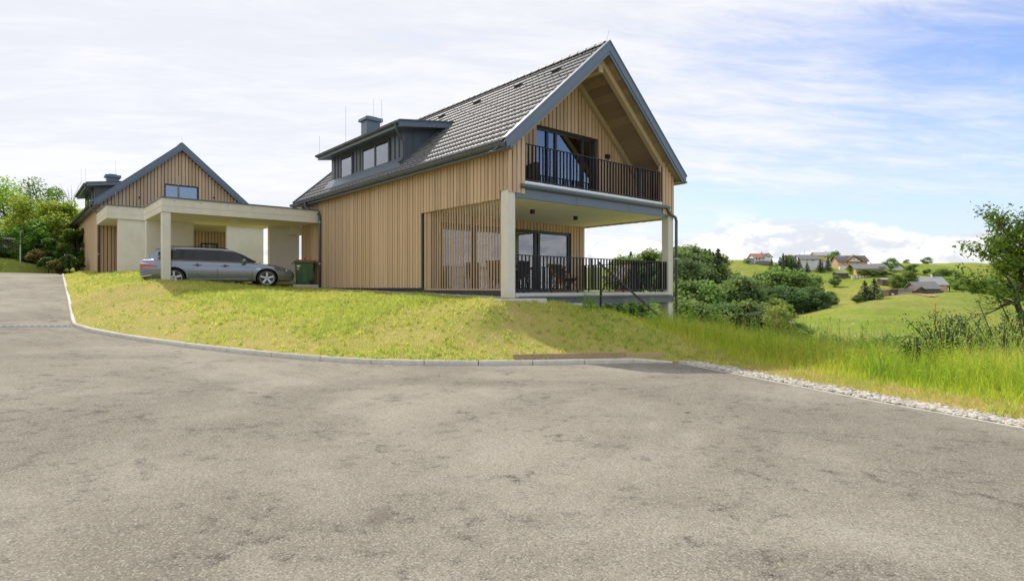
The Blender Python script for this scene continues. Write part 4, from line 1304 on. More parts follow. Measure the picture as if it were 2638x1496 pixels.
# roof
rb = roof_body(hr)
tiles(hr, 300, in_dormer)
ridge(hr)
barge(hr, V0, -1); barge(hr, V1, 1)
snow_hooks(hr)
gutter(hr, -0.385, V0+0.03, V1, ztop(-0.33)-0.06, 0.078, 'eaves_gutter')
gutter(hr, GW+0.385, V0+0.03, V1, ztop(-0.33)-0.06, 0.078, 'eaves_gutter')
part('fascia_board', MB().box(-0.335, -0.30, V0+0.05, V1, ztop(-0.33)-0.20, ztop(-0.33)-0.01), M['sheet_dark'], hr)
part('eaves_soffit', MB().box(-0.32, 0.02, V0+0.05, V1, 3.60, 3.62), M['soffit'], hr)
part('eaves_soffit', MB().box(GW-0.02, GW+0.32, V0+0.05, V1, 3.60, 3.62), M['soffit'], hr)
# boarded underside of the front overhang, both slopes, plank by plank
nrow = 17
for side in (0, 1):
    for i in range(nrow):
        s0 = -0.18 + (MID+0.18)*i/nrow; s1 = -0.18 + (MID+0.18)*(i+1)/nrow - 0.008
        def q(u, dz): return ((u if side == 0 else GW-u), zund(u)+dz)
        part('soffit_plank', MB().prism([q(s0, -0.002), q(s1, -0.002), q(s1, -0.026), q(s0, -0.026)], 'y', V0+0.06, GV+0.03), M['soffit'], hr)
# purlin and rafters
part('ridge_purlin', MB().box(MID-0.10, MID+0.10, 0.02, GV+0.05, zund(MID)-0.50, zund(MID)-0.10), M['beam'], hr)
for side in (0, 1):
    for (va, vb, nm) in ((0.0, 0.16, 'rafter'), (GV-0.16, GV+0.0, 'rafter')):
        def q(u, dz): return ((u if side == 0 else GW-u), zund(u)+dz)
        ue = 0.34 if va > 0.5 else 0.64
        part(nm, MB().prism([q(ue, -0.027), q(MID, -0.027), q(MID, -0.24), q(ue, -0.24)], 'y', va, vb), M['beam'], hr)
for v in (1.2, 3.0, 5.3, 7.6, 10.2):
    u = 2.95
    part('roof_vent', MB().prism([(u, ztop(u)+0.03), (u+0.22*CA, ztop(u)+0.22*SA+0.05), (u-0.02, ztop(u)+0.16), (u-0.06, ztop(u)+0.13)], 'y', v-0.13, v+0.13), M['rail'], hr)
dormer(hr)
chimney(hr)
lightning_rod(hr, (MID, V0+0.10, ztop(MID)+0.08), 0.36, (0.06, -0.05))
cab = MB().tube([(MID, V0+0.2+0.45*i, ztop(MID)+0.135+0.018*(i % 2)) for i in range(32)], 0.005, 4)
part('lightning_cable', cab, M['galv'], hr)
part('lightning_cable', MB().tube([(-0.46, 0.25, 3.55), (-0.50, 0.0, 3.52), (-0.48, -0.12, 3.58), (-0.36, -0.15, 3.72), (-0.2, -0.14, 3.94)], 0.006, 5), M['galv'], hr)
pipe(hr, [(-0.385, 12.95, 3.64), (-0.385, 12.95, 3.48), (-0.34, 12.85, 3.36), (-0.14, 12.40, 3.16), (-0.09, 12.20, 3.04), (-0.085, 12.15, 2.9), (-0.085, 12.15, -0.12)], 0.052, bands=((-0.085, 12.15, 1.0), (-0.085, 12.15, 2.75)))
pipe(hr, [(GW-0.42, -0.06, 2.70), (GW-0.40, -0.07, 2.60), (GW-0.30, -0.09, 2.50), (GW-0.02, -0.09, 2.42), (GW+0.06, -0.08, 2.30), (GW+0.07, -0.07, 2.1), (GW+0.07, -0.07, -1.6)], 0.05, bands=((GW+0.07, -0.07, 1.0),))
# path slabs and gravel at the foot of the wall
for (u0, u1, v0, v1, zt_, nm) in ((-0.75, 0.36, -0.60, -0.03, -0.285, 'path_slab'), (0.365, 0.86, -0.60, -0.03, -0.285, 'path_slab'), (0.95, 2.5, -0.5, -0.06, -0.44, 'path_slab')):
    o = part('path_slab', MB().box(u0, u1, v0, v1, zt_-0.18, zt_), M['kerb'], None, bevel=0.01, loc=(HC[0], HC[1], EYE), rot=(0,0,HROT))
    tag(o, {-0.75: 'long concrete path slab in front of the road-side column', 0.365: 'short concrete path slab at the end of the path beside the column', 0.95: 'lower concrete slab half hidden in grass below the deck'}[u0], 'slab')
gv, gf, base = [], [], 0
for _ in range(2600):
    v = random.uniform(0.2, 12.2); u = random.uniform(-0.34, 0.04)
    x, y = H(u, v); r = random.uniform(0.014, 0.034); k = random.randrange(5)
    z = float(1.325 + 0.0179*v) + r*0.5
    mt = np.array(Matrix.LocRotScale(Vector((x, y, z)), Euler((random.random(), random.random(), random.random()*6)), Vector((r*1.2, r, r*0.7))))
    gv.append(tmpv[k] @ mt[:3, :3].T + mt[:3, 3]); gf.append(tmpf[k] + base); base += len(tmpv[k])
o = link('gravel', np_mesh('gravel', np.concatenate(gv), np.concatenate(gf), smooth=True), M['pebble']); tag(o, 'band of pale gravel along the foot of the clad wall', 'gravel', kind='stuff')

# stair rail in front of the deck
sr = thing('stair_handrail', 'black steel handrail sloping down in front of the deck railing', 'handrail', (HC[0], HC[1], EYE), HROT)
part('post', MB().box(3.10, 3.15, -0.53, -0.48, -1.1, 0.70), M['rail'], sr)
part('handrail', MB().bar((3.00, -0.505, 0.745), (6.2, -0.505, -1.06), 0.042, 0.05), M['rail'], sr)

# =================================================================== the second house, higher up the drive
OFF2 = H(-6.45, 25.2)
house2 = thing('wooden_house', 'larch-clad gabled house standing behind the carport at the top of the drive', 'house', (OFF2[0], OFF2[1], EYE+0.64), HROT, None)
h2 = house2
for q in ((0.02, 0.26, 0.1, GL, -0.5, 3.70), (GW-0.26, GW-0.02, 0.1, GL, -0.5, 3.70), (0.26, GW-0.26, GL-0.2, GL, -0.5, 3.7)):
    part('wall', MB().box(*q), M['plinth'], h2)
wz0, wz1, wu0, wu1 = 4.05, 5.10, 2.92, 4.62
g = MB()
g.prism([(0.02, -0.5), (wu0, -0.5), (wu0, zund(wu0)), (0.02, zund(0.02))], 'y', 0.03, 0.2)
g.prism([(wu1, -0.5), (GW-0.02, -0.5), (GW-0.02, zund(0.02)), (wu1, zund(wu1))], 'y', 0.03, 0.2)
g.prism([(wu0, wz1), (wu1, wz1), (wu1, zund(wu1)), (MID, zund(MID)), (wu0, zund(wu0))], 'y', 0.03, 0.2).box(wu0, wu1, 0.03, 0.2, -0.5, wz0)
part('gable_wall', g, M['plinth'], h2)
boards(h2, (0.02, 0.0), (0.02, 10.9), -0.02, 3.74, FACE_L)
boards(h2, (0.02, 10.9), (0.02, GL), 2.1, 3.74, FACE_L)
boards(h2, (0.0, 0.03), (wu0, 0.03), -0.02, g2, FACE_F)
boards(h2, (wu0, 0.03), (wu1, 0.03), wz1, g2, FACE_F)
boards(h2, (wu0, 0.03), (wu1, 0.03), -0.02, lambda c, p: wz0, FACE_F)
boards(h2, (wu1, 0.03), (GW, 0.03), -0.02, g2, FACE_F)
wn = window(h2, wu0, wu1, 0.05, wz0, wz1, (3.62,), 'gable_window', fw=0.07)
part('roller_blind', MB().box(wu0+0.05, wu1-0.05, 0.16, 0.165, wz0, wz1), M['curtain'], wn)
part('garage_jamb', MB().box(-0.03, 0.06, 10.9, 11.15, -0.4, 2.1), M['plaster'], h2)
part('entrance_door', MB().box(2.55, 3.25, -0.02, 0.0, -0.1, 1.98), M['frame'], h2)
w2 = window(h2, 4.72, 5.62, -0.06, 0.95, 1.92, (), 'ground_window', fw=0.08)
part('roller_blind', MB().box(4.76, 5.58, -0.004, -0.001, 0.99, 1.88), M['room'], w2)
for (u, z) in ((1.75, 4.2), (5.4, 4.55)):
    part('vent_cap', MB().tube([(u, -0.03, z), (u, 0.02, z)], 0.055, 10), M['rail'], h2)
roof_body(h2); tiles(h2, 0, in_dormer); ridge(h2); barge(h2, V0, -1); barge(h2, V1, 1)
gutter(h2, -0.385, V0+0.03, V1, ztop(-0.33)-0.06, 0.078, 'eaves_gutter')
part('eaves_soffit', MB().box(-0.32, 0.02, V0+0.05, V1, 3.60, 3.62), M['sheet_dark'], h2)
part('fascia_board', MB().box(-0.335, -0.30, V0+0.05, V1, ztop(-0.33)-0.20, ztop(-0.33)-0.01), M['sheet_dark'], h2)
dormer(h2); chimney(h2, 1.2, 9.0, 6.75)
lightning_rod(h2, (MID, V0+0.1, ztop(MID)+0.08), 0.4)
pipe(h2, [(-0.385, 0.05, 3.62), (-0.385, 0.05, 3.48), (-0.30, 0.02, 3.38), (-0.10, -0.05, 3.22), (-0.06, -0.07, 3.1), (-0.06, -0.07, -0.3)], 0.055, bands=((-0.06, -0.07, 1.1), (-0.06, -0.07, 3.05)))

# =================================================================== carports of fair-faced concrete
def slab_roof(root, u0, u1, v0, v1, zb, zt, joints=()):
    gr = zb + 0.21
    m = MB().box(u0, u1, v0, v1, zb, gr-0.008)
    m.box(u0+0.012, u1-0.012, v0+0.012, v1-0.012, gr-0.008, gr+0.008)
    m.box(u0, u1, v0, v1, gr+0.008, zt)
    s = part('roof_slab', m, M['concrete'], root)
    part('roof_flashing', MB().box(u0-0.035, u1, v0-0.035, v1+0.02, zt, zt+0.045), M['sheet_dark'], s)
    for u in joints:
        part('form_joint', MB().box(u-0.004, u+0.004, v0-0.003, v0, gr+0.01, zt-0.01), M['kerb'], s)
    ties = [(u0 + 0.4 + 0.9*i) for i in range(int((u1-u0-0.4)/0.9))]
    for i, u in enumerate(ties):
        part('tie_hole', MB().tube([(u, v0-0.004, zt-0.08), (u, v0+0.002, zt-0.08)], 0.016, 8), M['rail'], s)
    return s
cp = thing('carport', 'pale concrete carport with corner column sheltering the silver car', 'carport', (HC[0], HC[1], EYE), HROT)
CU0 = -5.84
slab_roof(cp, CU0, -0.10, 12.27, 16.0, 2.72, 3.22, (-4.9, -4.0, -2.2, -0.9))
part('column', MB().box(CU0+0.02, CU0+0.30, 12.30, 12.58, -0.3, 2.72), M['concrete'], cp, bevel=0.02)
rw = MB().box(-1.30, 0.02, 14.75, 14.98, -0.4, 2.72)
r1 = part('rear_wall', rw, M['concrete'], cp, bevel=0.015)
part('form_joint', MB().box(-0.95, -0.942, 14.745, 14.75, -0.2, 2.70).box(-1.28, 0.0, 14.745, 14.75, 1.20, 1.21), M['kerb'], r1)
part('beam_haunch', MB().box(-0.50, 0.02, 14.30, 14.75, 2.36, 2.72), M['concrete'], cp)
part('rear_wall', MB().box(CU0+0.04, CU0+1.75, 15.72, 15.95, -0.2, 2.72), M['concrete'], cp, bevel=0.015)
part('floor', MB().box(CU0+0.2, 0.0, 12.35, 18.2, -0.30, 0.045), M['kerb'], cp)
part('floor_step', MB().box(-1.15, -0.02, 12.28, 14.7, -0.2, 0.13), M['kerb'], cp)
for (u, v) in ((-3.0, 13.5),):
    part('ceiling_lamp', MB().lathe([(0.0, 2.655), (0.16, 2.66), (0.19, 2.69), (0.19, 2.72)], 18, 'z', (u, v, 0)), M['lampwhite'], cp, smooth=True)
for (u, v, h) in ((CU0+0.05, 15.2, 0.5), (CU0+0.6, 12.6, 0.85), (-4.4, 15.6, 0.4)):
    lightning_rod(cp, (u, v, 3.25), h)
cp2 = thing('carport', 'pale concrete carport in front of the second house, behind the first', 'carport', (HC[0], HC[1], EYE), HROT)
slab_roof(cp2, -6.60, 0.6, 20.9, 25.12, 3.22, 3.80, (-5.6, -4.4))
w3 = part('side_wall', MB().box(-6.15, -3.95, 21.0, 21.25, 0.3, 3.22), M['concrete'], cp2, bevel=0.015)
part('form_joint', MB().box(-5.02, -5.012, 20.995, 21.0, 0.6, 3.2), M['kerb'], w3)
w4 = part('side_wall', MB().box(-1.42, 0.42, 21.0, 21.25, 0.0, 3.22), M['concrete'], cp2, bevel=0.015)
part('form_joint', MB().box(-0.78, -0.772, 20.995, 21.0, 0.3, 3.2).box(-1.4, 0.4, 20.995, 21.0, 1.95, 1.96), M['kerb'], w4)
part('ceiling_lamp', MB().lathe([(0.0, 3.155), (0.16, 3.16), (0.19, 3.19), (0.19, 3.22)], 18, 'z', (-3.2, 23.0, 0)), M['lampwhite'], cp2, smooth=True)
part('floor', MB().box(-6.4, 0.6, 20.95, 25.2, 0.2, 0.62), M['kerb'], cp2)
lightning_rod(cp2, (-6.2, 21.4, 3.83), 0.7)
# ------------------------------------------------------------------ the estate car under the carport
def mat_carpaint():
    k = NB('grey_metallic_paint')
    n1 = k.noise(k.coord('Object'), 900, 2)
    k.set(k.mix(n1, (0.20, 0.225, 0.27), (0.24, 0.265, 0.31)), 0.24, 0.6, 0.5, 1.0)
    return k.m
M['paint'] = mat_carpaint()
M['chrome'] = mat_plain('bright_trim', (0.62, 0.63, 0.65), 0.18, 0.9, 0.02)
M['alloy'] = mat_plain('alloy_rim', (0.52, 0.52, 0.53), 0.30, 0.7, 0.03)
M['blackplastic'] = mat_plain('black_plastic', (0.018, 0.018, 0.020), 0.5)
M['redlens'] = mat_plain('red_lens', (0.50, 0.02, 0.025), 0.15, 0, 0.03, coat=0.8)
M['clearlens'] = mat_plain('clear_lens', (0.55, 0.57, 0.60), 0.12, 0, 0.03, coat=0.8)
M['seatcloth'] = mat_plain('car_seat', (0.06, 0.06, 0.065), 0.8)
M['roundelblue'] = mat_plain('blue_enamel', (0.04, 0.15, 0.42), 0.3)

def interp(tab, x):
    xs = [t[0] for t in tab]
    return [float(np.interp(x, xs, [t[i] for t in tab])) for i in range(1, len(tab[0]))]

def build_car():
    # x runs from tail (0) to nose (4.84); half width y, z from the ground
    car = thing('estate_car', 'silver-grey estate car parked nose right under the carport', 'car')
    # lower body: station x -> half width at sill, at widest, at shoulder; z of underside, sill, widest, shoulder, deck edge, deck centre
    tab = [(0.00, 0.62, 0.70, 0.66, 0.34, 0.42, 0.62, 0.86, 0.92, 0.93),
           (0.10, 0.74, 0.82, 0.78, 0.24, 0.33, 0.62, 0.90, 0.965, 0.975),
           (0.35, 0.82, 0.895, 0.86, 0.20, 0.27, 0.64, 0.92, 0.975, 0.985),
           (0.90, 0.85, 0.915, 0.885, 0.18, 0.24, 0.64, 0.92, 0.97, 0.98),
           (1.60, 0.86, 0.920, 0.890, 0.17, 0.22, 0.63, 0.905, 0.955, 0.97),
           (2.40, 0.86, 0.920, 0.890, 0.17, 0.21, 0.62, 0.885, 0.935, 0.95),
           (3.20, 0.86, 0.920, 0.885, 0.17, 0.21, 0.61, 0.865, 0.920, 0.96),
           (3.60, 0.86, 0.915, 0.875, 0.18, 0.22, 0.60, 0.835, 0.890, 0.945),
           (4.10, 0.84, 0.900, 0.850, 0.19, 0.23, 0.57, 0.765, 0.820, 0.885),
           (4.45, 0.78, 0.850, 0.790, 0.20, 0.24, 0.53, 0.685, 0.735, 0.80),
           (4.68, 0.66, 0.740, 0.690, 0.21, 0.25, 0.50, 0.610, 0.655, 0.705),
           (4.80, 0.50, 0.580, 0.540, 0.25, 0.29, 0.47, 0.545, 0.575, 0.60),
           (4.84, 0.36, 0.44, 0.40, 0.32, 0.35, 0.46, 0.50, 0.52, 0.53)]
    xs = sorted(set([t[0] for t in tab] + list(np.linspace(0.0, 4.84, 48))))
    vs = []; n = 0
    for x in xs:
        ws, wm, wh, zu, zs, zm, zh, ze, zc_ = interp(tab, x)
        ring = [(0, zu), (ws*0.8, zu), (ws, zs), (ws+(wm-ws)*0.55, zs+0.10), (wm, zm), (wm-0.006, (zm+zh)/2+0.03), (wh, zh), (wh-0.05, (zh+ze)/2+0.02), (wh*0.80, ze+0.008), (wh*0.4, (ze+zc_)/2+0.012), (0, zc_)]
        full = ring + [(-y, z) for y, z in reversed(ring[1:-1])]
        n = len(full)
        vs += [(x, y, z) for y, z in full]
    fs = []
    for i in range(len(xs)-1):
        for k in range(n):
            k2 = (k+1) % n
            fs.append((i*n+k, i*n+k2, (i+1)*n+k2, (i+1)*n+k))
    fs.append(tuple(range(n))); fs.append(tuple((len(xs)-1)*n + k for k in reversed(range(n))))
    body_me = MB().add(vs, fs).mesh('body', smooth=True)
    # wheel arches cut through the sides
    WX = (0.965, 3.85); WR = 0.325
    tmp = bpy.data.objects.new('tmp_body', body_me); COL.objects.link(tmp)
    cuts = []
    for wx in WX:
        c = MB().tube([(wx, -1.2, WR+0.01), (wx, -0.52, WR+0.01)], 0.378, 36).mesh('cut')
        c2 = MB().tube([(wx, 0.52, WR+0.01), (wx, 1.2, WR+0.01)], 0.378, 36).mesh('cut')
        for m_ in (c, c2):
            co = bpy.data.objects.new('tmp_cut', m_); COL.objects.link(co); cuts.append(co)
            b = tmp.modifiers.new('b', 'BOOLEAN'); b.operation = 'DIFFERENCE'; b.object = co; b.solver = 'EXACT'
    dg = bpy.context.evaluated_depsgraph_get()
    me2 = bpy.data.meshes.new_from_object(tmp.evaluated_get(dg))
    for o in cuts + [tmp]: bpy.data.objects.remove(o)
    me2.materials.clear(); me2.materials.append(M['paint'])
    bm = bmesh.new(); bm.from_mesh(me2)
    for e in bm.edges:
        e.smooth = not (len(e.link_faces) == 2 and e.calc_face_angle(0) > R(38))
    for f in bm.faces: f.smooth = True
    bm.to_mesh(me2); bm.free()
    link('body', me2, None, car)
    for wx in WX:
        for s in (-1, 1):
            part('arch_liner', MB().lathe([(0.372, 0.0), (0.372, 0.34), (0.0, 0.34)], 24, 'y', (wx, (-0.885 if s < 0 else 0.545), WR+0.01)), M['rubber'], car)
    # greenhouse: station x -> base half width, base z, roof half width, roof z
    gt = [(0.13, 0.70, 0.965, 0.52, 1.02), (0.34, 0.76, 0.968, 0.555, 1.235), (0.62, 0.79, 0.968, 0.575, 1.378), (1.10, 0.805, 0.960, 0.59, 1.425), (1.80, 0.815, 0.948, 0.60, 1.440),
          (2.40, 0.815, 0.935, 0.595, 1.425), (2.80, 0.81, 0.925, 0.575, 1.365), (3.10, 0.80, 0.925, 0.56, 1.235), (3.36, 0.785, 0.925, 0.57, 1.065), (3.56, 0.76, 0.93, 0.62, 0.955)]
    gx = sorted(set([t[0] for t in gt] + list(np.linspace(0.13, 3.56, 40))))
    def gh(x): return interp(gt, x)
    roof = []; rf = []
    k6 = 7
    for x in gx:
        wb, zb, wr, zr = gh(x)
        for j in range(k6):
            t = -1 + 2*j/(k6-1)
            roof.append((x, wr*t, zr + 0.035*(1-t*t)))
    for i in range(len(gx)-1):
        for j in range(k6-1):
            rf.append((i*k6+j, i*k6+j+1, (i+1)*k6+j+1, (i+1)*k6+j))
    # split roof into painted roof, windscreen and tail glass by station
    def sub(x0, x1, mat, name, lift=0.0):
        fsel = [f for f in rf if x0-1e-6 <= min(roof[i][0] for i in f) and max(roof[i][0] for i in f) <= x1+1e-6]
        o = part(name, MB().add([(p[0], p[1], p[2]+lift) for p in roof], fsel), mat, car, smooth=True)
        bmx_ = bmesh.new(); bmx_.from_mesh(o.data)
        bmesh.ops.delete(bmx_, geom=[v for v in bmx_.verts if not v.link_faces], context='VERTS')
        bmx_.to_mesh(o.data); bmx_.free(); return o
    sub(0.55, 2.84, M['paint'], 'roof')
    sub(2.78, 3.56, M['carglass'], 'windscreen')
    sub(0.13, 0.60, M['carglass'], 'tailgate_window')
    part('rear_spoiler', MB().prism([(0.40, 1.385), (0.72, 1.425), (0.70, 1.395), (0.44, 1.36)], 'y', -0.52, 0.52), M['paint'], car)
    # side glass between belt and roof, pillars over it
    def side_pt(x, t, s, outp=0.0):
        wb, zb, wr, zr = gh(x)
        return (x, s*(wb + (wr-wb)*t + outp), zb + (zr-zb)*t)
    def panel(x0, x1, t0, t1, s, outp, nn=10, shape=None):
        pts = []; m = MB()
        for i in range(nn+1):
            x = x0 + (x1-x0)*i/nn
            a, b = (t0, t1) if shape is None else shape(x)
            m.v.append(side_pt(x, a, s, outp)); m.v.append(side_pt(x, b, s, outp))
        for i in range(nn): m.f.append((2*i, 2*i+1, 2*i+3, 2*i+2))
        return m
    for s in (-1, 1):
        part('side_frame', panel(0.14, 3.50, -0.02, 1.0, s, 0.0, 40), M['blackplastic'], car, smooth=True)
        part('roof_rim', panel(0.42, 3.45, 0.90, 1.02, s, 0.006, 40), M['paint'], car, smooth=True)
        # painted C/D pillar with the tail lamp shoulder
        part('rear_pillar', panel(0.14, 0.52, 0.0, 1.0, s, 0.008, 8), M['paint'], car, smooth=True)
        part('rear_pillar', panel(0.50, 1.02, 0.0, 1.0, s, 0.007, 8, lambda x: (0.80 + 0.1*(x-0.5), 1.0)), M['paint'], car, smooth=True)
        for (x0, x1, f) in ((0.50, 1.16, lambda x: (0.10, min(0.84, 0.18+(x-0.50)*2.2))), (1.28, 1.52, lambda x: (0.07, 0.84)), (1.58, 2.22, lambda x: (0.06, 0.86)),
                            (2.36, 3.30, lambda x: (0.05, max(0.06, min(0.86, 0.86-(x-2.75)*0.55) if x < 3.0 else 0.72-(x-3.0)*2.1)))):
            part('side_window', panel(x0, x1, 0, 0, s, 0.010, 12, f), M['carglass'], car, smooth=True)
        tr = MB().tube([side_pt(x, 0.03, s, 0.016) for x in np.linspace(0.48, 3.36, 24)], 0.009, 5)
        tr.tube([side_pt(x, min(0.90, 0.10+(x-0.46)*2.3), s, 0.014) for x in np.linspace(0.46, 0.85, 8)], 0.008, 5)
        part('window_trim', tr, M['chrome'], car)
        ap = MB().tube([side_pt(x, 0.96, s, 0.012) for x in np.linspace(2.6, 3.52, 14)], 0.014, 5)
        part('windscreen_pillar', ap, M['paint'], car, smooth=True)
        rl = MB().tube([(0.62, s*0.56, 1.42), (0.80, s*0.555, 1.475), (1.7, s*0.56, 1.50), (2.45, s*0.55, 1.475), (2.62, s*0.55, 1.435)], 0.014, 6)
        part('roof_rail', rl, M['blackplastic'], car, smooth=True)
        def sy(x, z):
            ws, wm, wh, zu, zs, zm, zh, ze, zc_ = interp(tab, x)
            return float(np.interp(z, [zs, zs+0.10, zm, (zm+zh)/2+0.03, zh, (zh+ze)/2+0.02], [ws, ws+(wm-ws)*0.55, wm, wm-0.006, wh, wh-0.05]))
        # shut lines
        for line in ([(2.29, 0.90), (2.27, 0.62), (2.27, 0.30)], [(3.33, 0.86), (3.36, 0.60), (3.35, 0.30)], [(1.34, 0.94), (1.50, 0.70), (1.72, 0.40), (1.86, 0.30), (3.35, 0.285)]):
            part('shut_line', MB().tube([(x, s*(sy(x, z)+0.0005), z) for x, z in line], 0.006, 4), M['blackplastic'], car)
        for hx, hz in ((1.66, 0.80), (2.50, 0.785)):
            h = MB().tube([(hx-0.13, s*(sy(hx, hz)+0.002), hz), (hx-0.09, s*(sy(hx, hz)+0.030), hz+0.004), (hx+0.09, s*(sy(hx, hz)+0.030), hz+0.004), (hx+0.13, s*(sy(hx, hz)+0.002), hz)], [0.010, 0.016, 0.016, 0.010], 8)
            ho = part('door_handle', h, M['paint'], car, smooth=True)
            part('handle_recess', MB().lathe([(0.0, 0.0), (0.055, 0.0)], 14, 'y', (hx, s*(sy(hx, hz)+0.004), hz-0.004)), M['blackplastic'], ho)
        mo = part('wing_mirror', MB().lathe([(0.0, -0.10), (0.06, -0.09), (0.082, 0.0), (0.07, 0.07), (0.0, 0.085)], 12, 'y', (3.10, s*1.00, 0.985)), M['paint'], car, smooth=True)
        part('mirror_arm', MB().bar((3.16, s*0.83, 0.955), (3.10, s*0.95, 0.955), 0.07, 0.03), M['blackplastic'], mo)
        # tail lamp, sill, bumper lines, reflectors
        tl = MB(); tw = MB()
        for (m_, top_, bot_) in ((tl, lambda x: 0.800 - 0.16*max(0, x-0.18), lambda x: 0.700), (tw, lambda x: 0.872 - 0.42*max(0, x-0.10), lambda x: 0.803 - 0.16*max(0, x-0.18))):
            xs_ = [x for x in np.linspace(0.02, 0.50, 13) if top_(x) > bot_(x) + 0.006]
            q = []
            for x in xs_:
                for j in range(5):
                    z = bot_(x) + (top_(x)-bot_(x))*j/4
                    q.append((x, s*(sy(x, z)+0.007), z))
            m_.add(q, [(5*i+j, 5*i+j+1, 5*i+j+6, 5*i+j+5) for i in range(len(xs_)-1) for j in range(4)])
        t_o = part('tail_lamp', tl, M['redlens'], car, smooth=True); part('indicator_lens', tw, M['clearlens'], t_o, smooth=True)
        hm = MB(); q = []
        for x, z0, z1 in ((4.02, 0.715, 0.735), (4.22, 0.655, 0.715), (4.45, 0.595, 0.672), (4.64, 0.55, 0.615), (4.72, 0.545, 0.575)):
            q += [(x, s*(sy(x, z0)+0.008), z0), (x, s*(sy(x, z1)+0.002), z1)]
        hm.add(q, [(2*i, 2*i+2, 2*i+3, 2*i+1) for i in range(4)])
        hl = part('headlamp', hm, M['blackplastic'], car, smooth=True)
        part('lamp_reflector', MB().lathe([(0.0, 0.012), (0.035, 0.010), (0.045, 0.0)], 12, 'y', (4.50, s*(sy(4.5, 0.62)+0.0), 0.63)), M['clearlens'], hl)
        part('sill_strip', MB().tube([(x, s*(sy(x, 0.31)+0.002), 0.275) for x in np.linspace(1.36, 3.40, 10)], 0.018, 6), M['paint'], car, smooth=True)
        part('fender_badge', MB().box(3.50, 3.56, s*0.918-0.004, s*0.918+0.004, 0.665, 0.70).box(3.57, 3.63, s*0.917-0.004, s*0.917+0.004, 0.665, 0.70), M['chrome'], car)
    part('bonnet_line', MB().tube([(3.58, -0.72, 0.925), (4.0, -0.72, 0.86), (4.45, -0.62, 0.765)], 0.005, 4), M['blackplastic'], car)
    part('grille', MB().box(4.80, 4.85, -0.22, -0.03, 0.42, 0.56).box(4.80, 4.85, 0.03, 0.22, 0.42, 0.56), M['blackplastic'], car)
    part('front_plate', MB().box(4.84, 4.865, -0.26, 0.26, 0.36, 0.47), M['blackplastic'], car)
    part('air_intake', MB().box(4.70, 4.80, -0.50, 0.50, 0.24, 0.33), M['blackplastic'], car)
    part('rear_bumper_strip', MB().tube([(0.34, -0.89, 0.40), (0.10, -0.80, 0.36), (0.02, -0.6, 0.36), (0.02, 0.6, 0.36)], 0.02, 6), M['chrome'], car, smooth=True)
    part('tailgate_wiper', MB().bar((0.14, -0.05, 1.03), (0.20, -0.30, 1.075), 0.02, 0.02), M['blackplastic'], car)
    part('cabin_floor', MB().box(0.30, 3.40, -0.74, 0.74, 0.975, 0.99), M['rubber'], car)
    # seats seen through the glass
    for (x, y) in ((2.35, -0.36), (2.35, 0.36), (1.45, -0.36), (1.45, 0.36)):
        part('seat', MB().prism([(x-0.28, 0.5), (x+0.2, 0.5), (x-0.10, 1.05), (x-0.14, 1.24), (x-0.24, 1.25), (x-0.30, 1.0)], 'y', y-0.2, y+0.2), M['seatcloth'], car)
    # wheels
    def wheel(wx, s):
        c = (wx, s*0.80, WR)
        ty = MB().lathe([(0.235, -0.10), (0.285, -0.115), (0.318, -0.098), (0.325, -0.06), (0.325, 0.06), (0.318, 0.098), (0.285, 0.115), (0.235, 0.10)], 32, 'y', c)
        wo = part('wheel', ty, M['rubber'], car, smooth=True)
        f = s*0.085
        rim = MB().lathe([(0.243, s*0.112), (0.234, s*0.114), (0.224, s*0.095), (0.216, s*0.02), (0.0, s*0.0)], 28, 'y', c)
        part('rim', rim, M['alloy'], wo, smooth=True)
        part('brake_disc', MB().lathe([(0.0, s*0.03), (0.15, s*0.03), (0.15, s*0.01)], 20, 'y', c), M['blackplastic'], wo)
        for i in range(5):
            a = 2*math.pi*i/5 + 0.31
            sp = MB()
            p0 = Vector((wx + 0.03*math.cos(a), s*0.80 + s*0.088, WR + 0.03*math.sin(a))); p1 = Vector((wx + 0.228*math.cos(a), s*0.80 + s*0.098, WR + 0.228*math.sin(a)))
            sp.bar(p0, p1, 0.074, 0.03, (0, 1, 0))
            part('spoke', sp, M['alloy'], wo, bevel=0.008)
        hub = part('hub_cap', MB().lathe([(0.0, s*0.112), (0.034, s*0.110), (0.040, s*0.09)], 16, 'y', c), M['alloy'], wo, smooth=True)
        rb_ = MB()
        for k in (0, 2):
            pts = [(c[0], c[1]+s*0.1135, c[2])] + [(c[0]+0.024*math.cos(k*math.pi/2 + j*math.pi/12), c[1]+s*0.1135, c[2]+0.024*math.sin(k*math.pi/2 + j*math.pi/12)) for j in range(7)]
            rb_.add(pts, [tuple(range(8))])
        part('roundel', rb_, M['roundelblue'], hub)
    for wx in WX:
        for s in (-1, 1): wheel(wx, s)
    return car
car = build_car()
# nose towards the near house; local +x is the nose, local -y is the side we see
cpos = H(-6.29, 13.62)
car.location = (cpos[0], cpos[1], EYE + 0.05)
car.rotation_euler = (0, 0, R(30.0))
car.scale = (1.10, 1.0, 1.0)

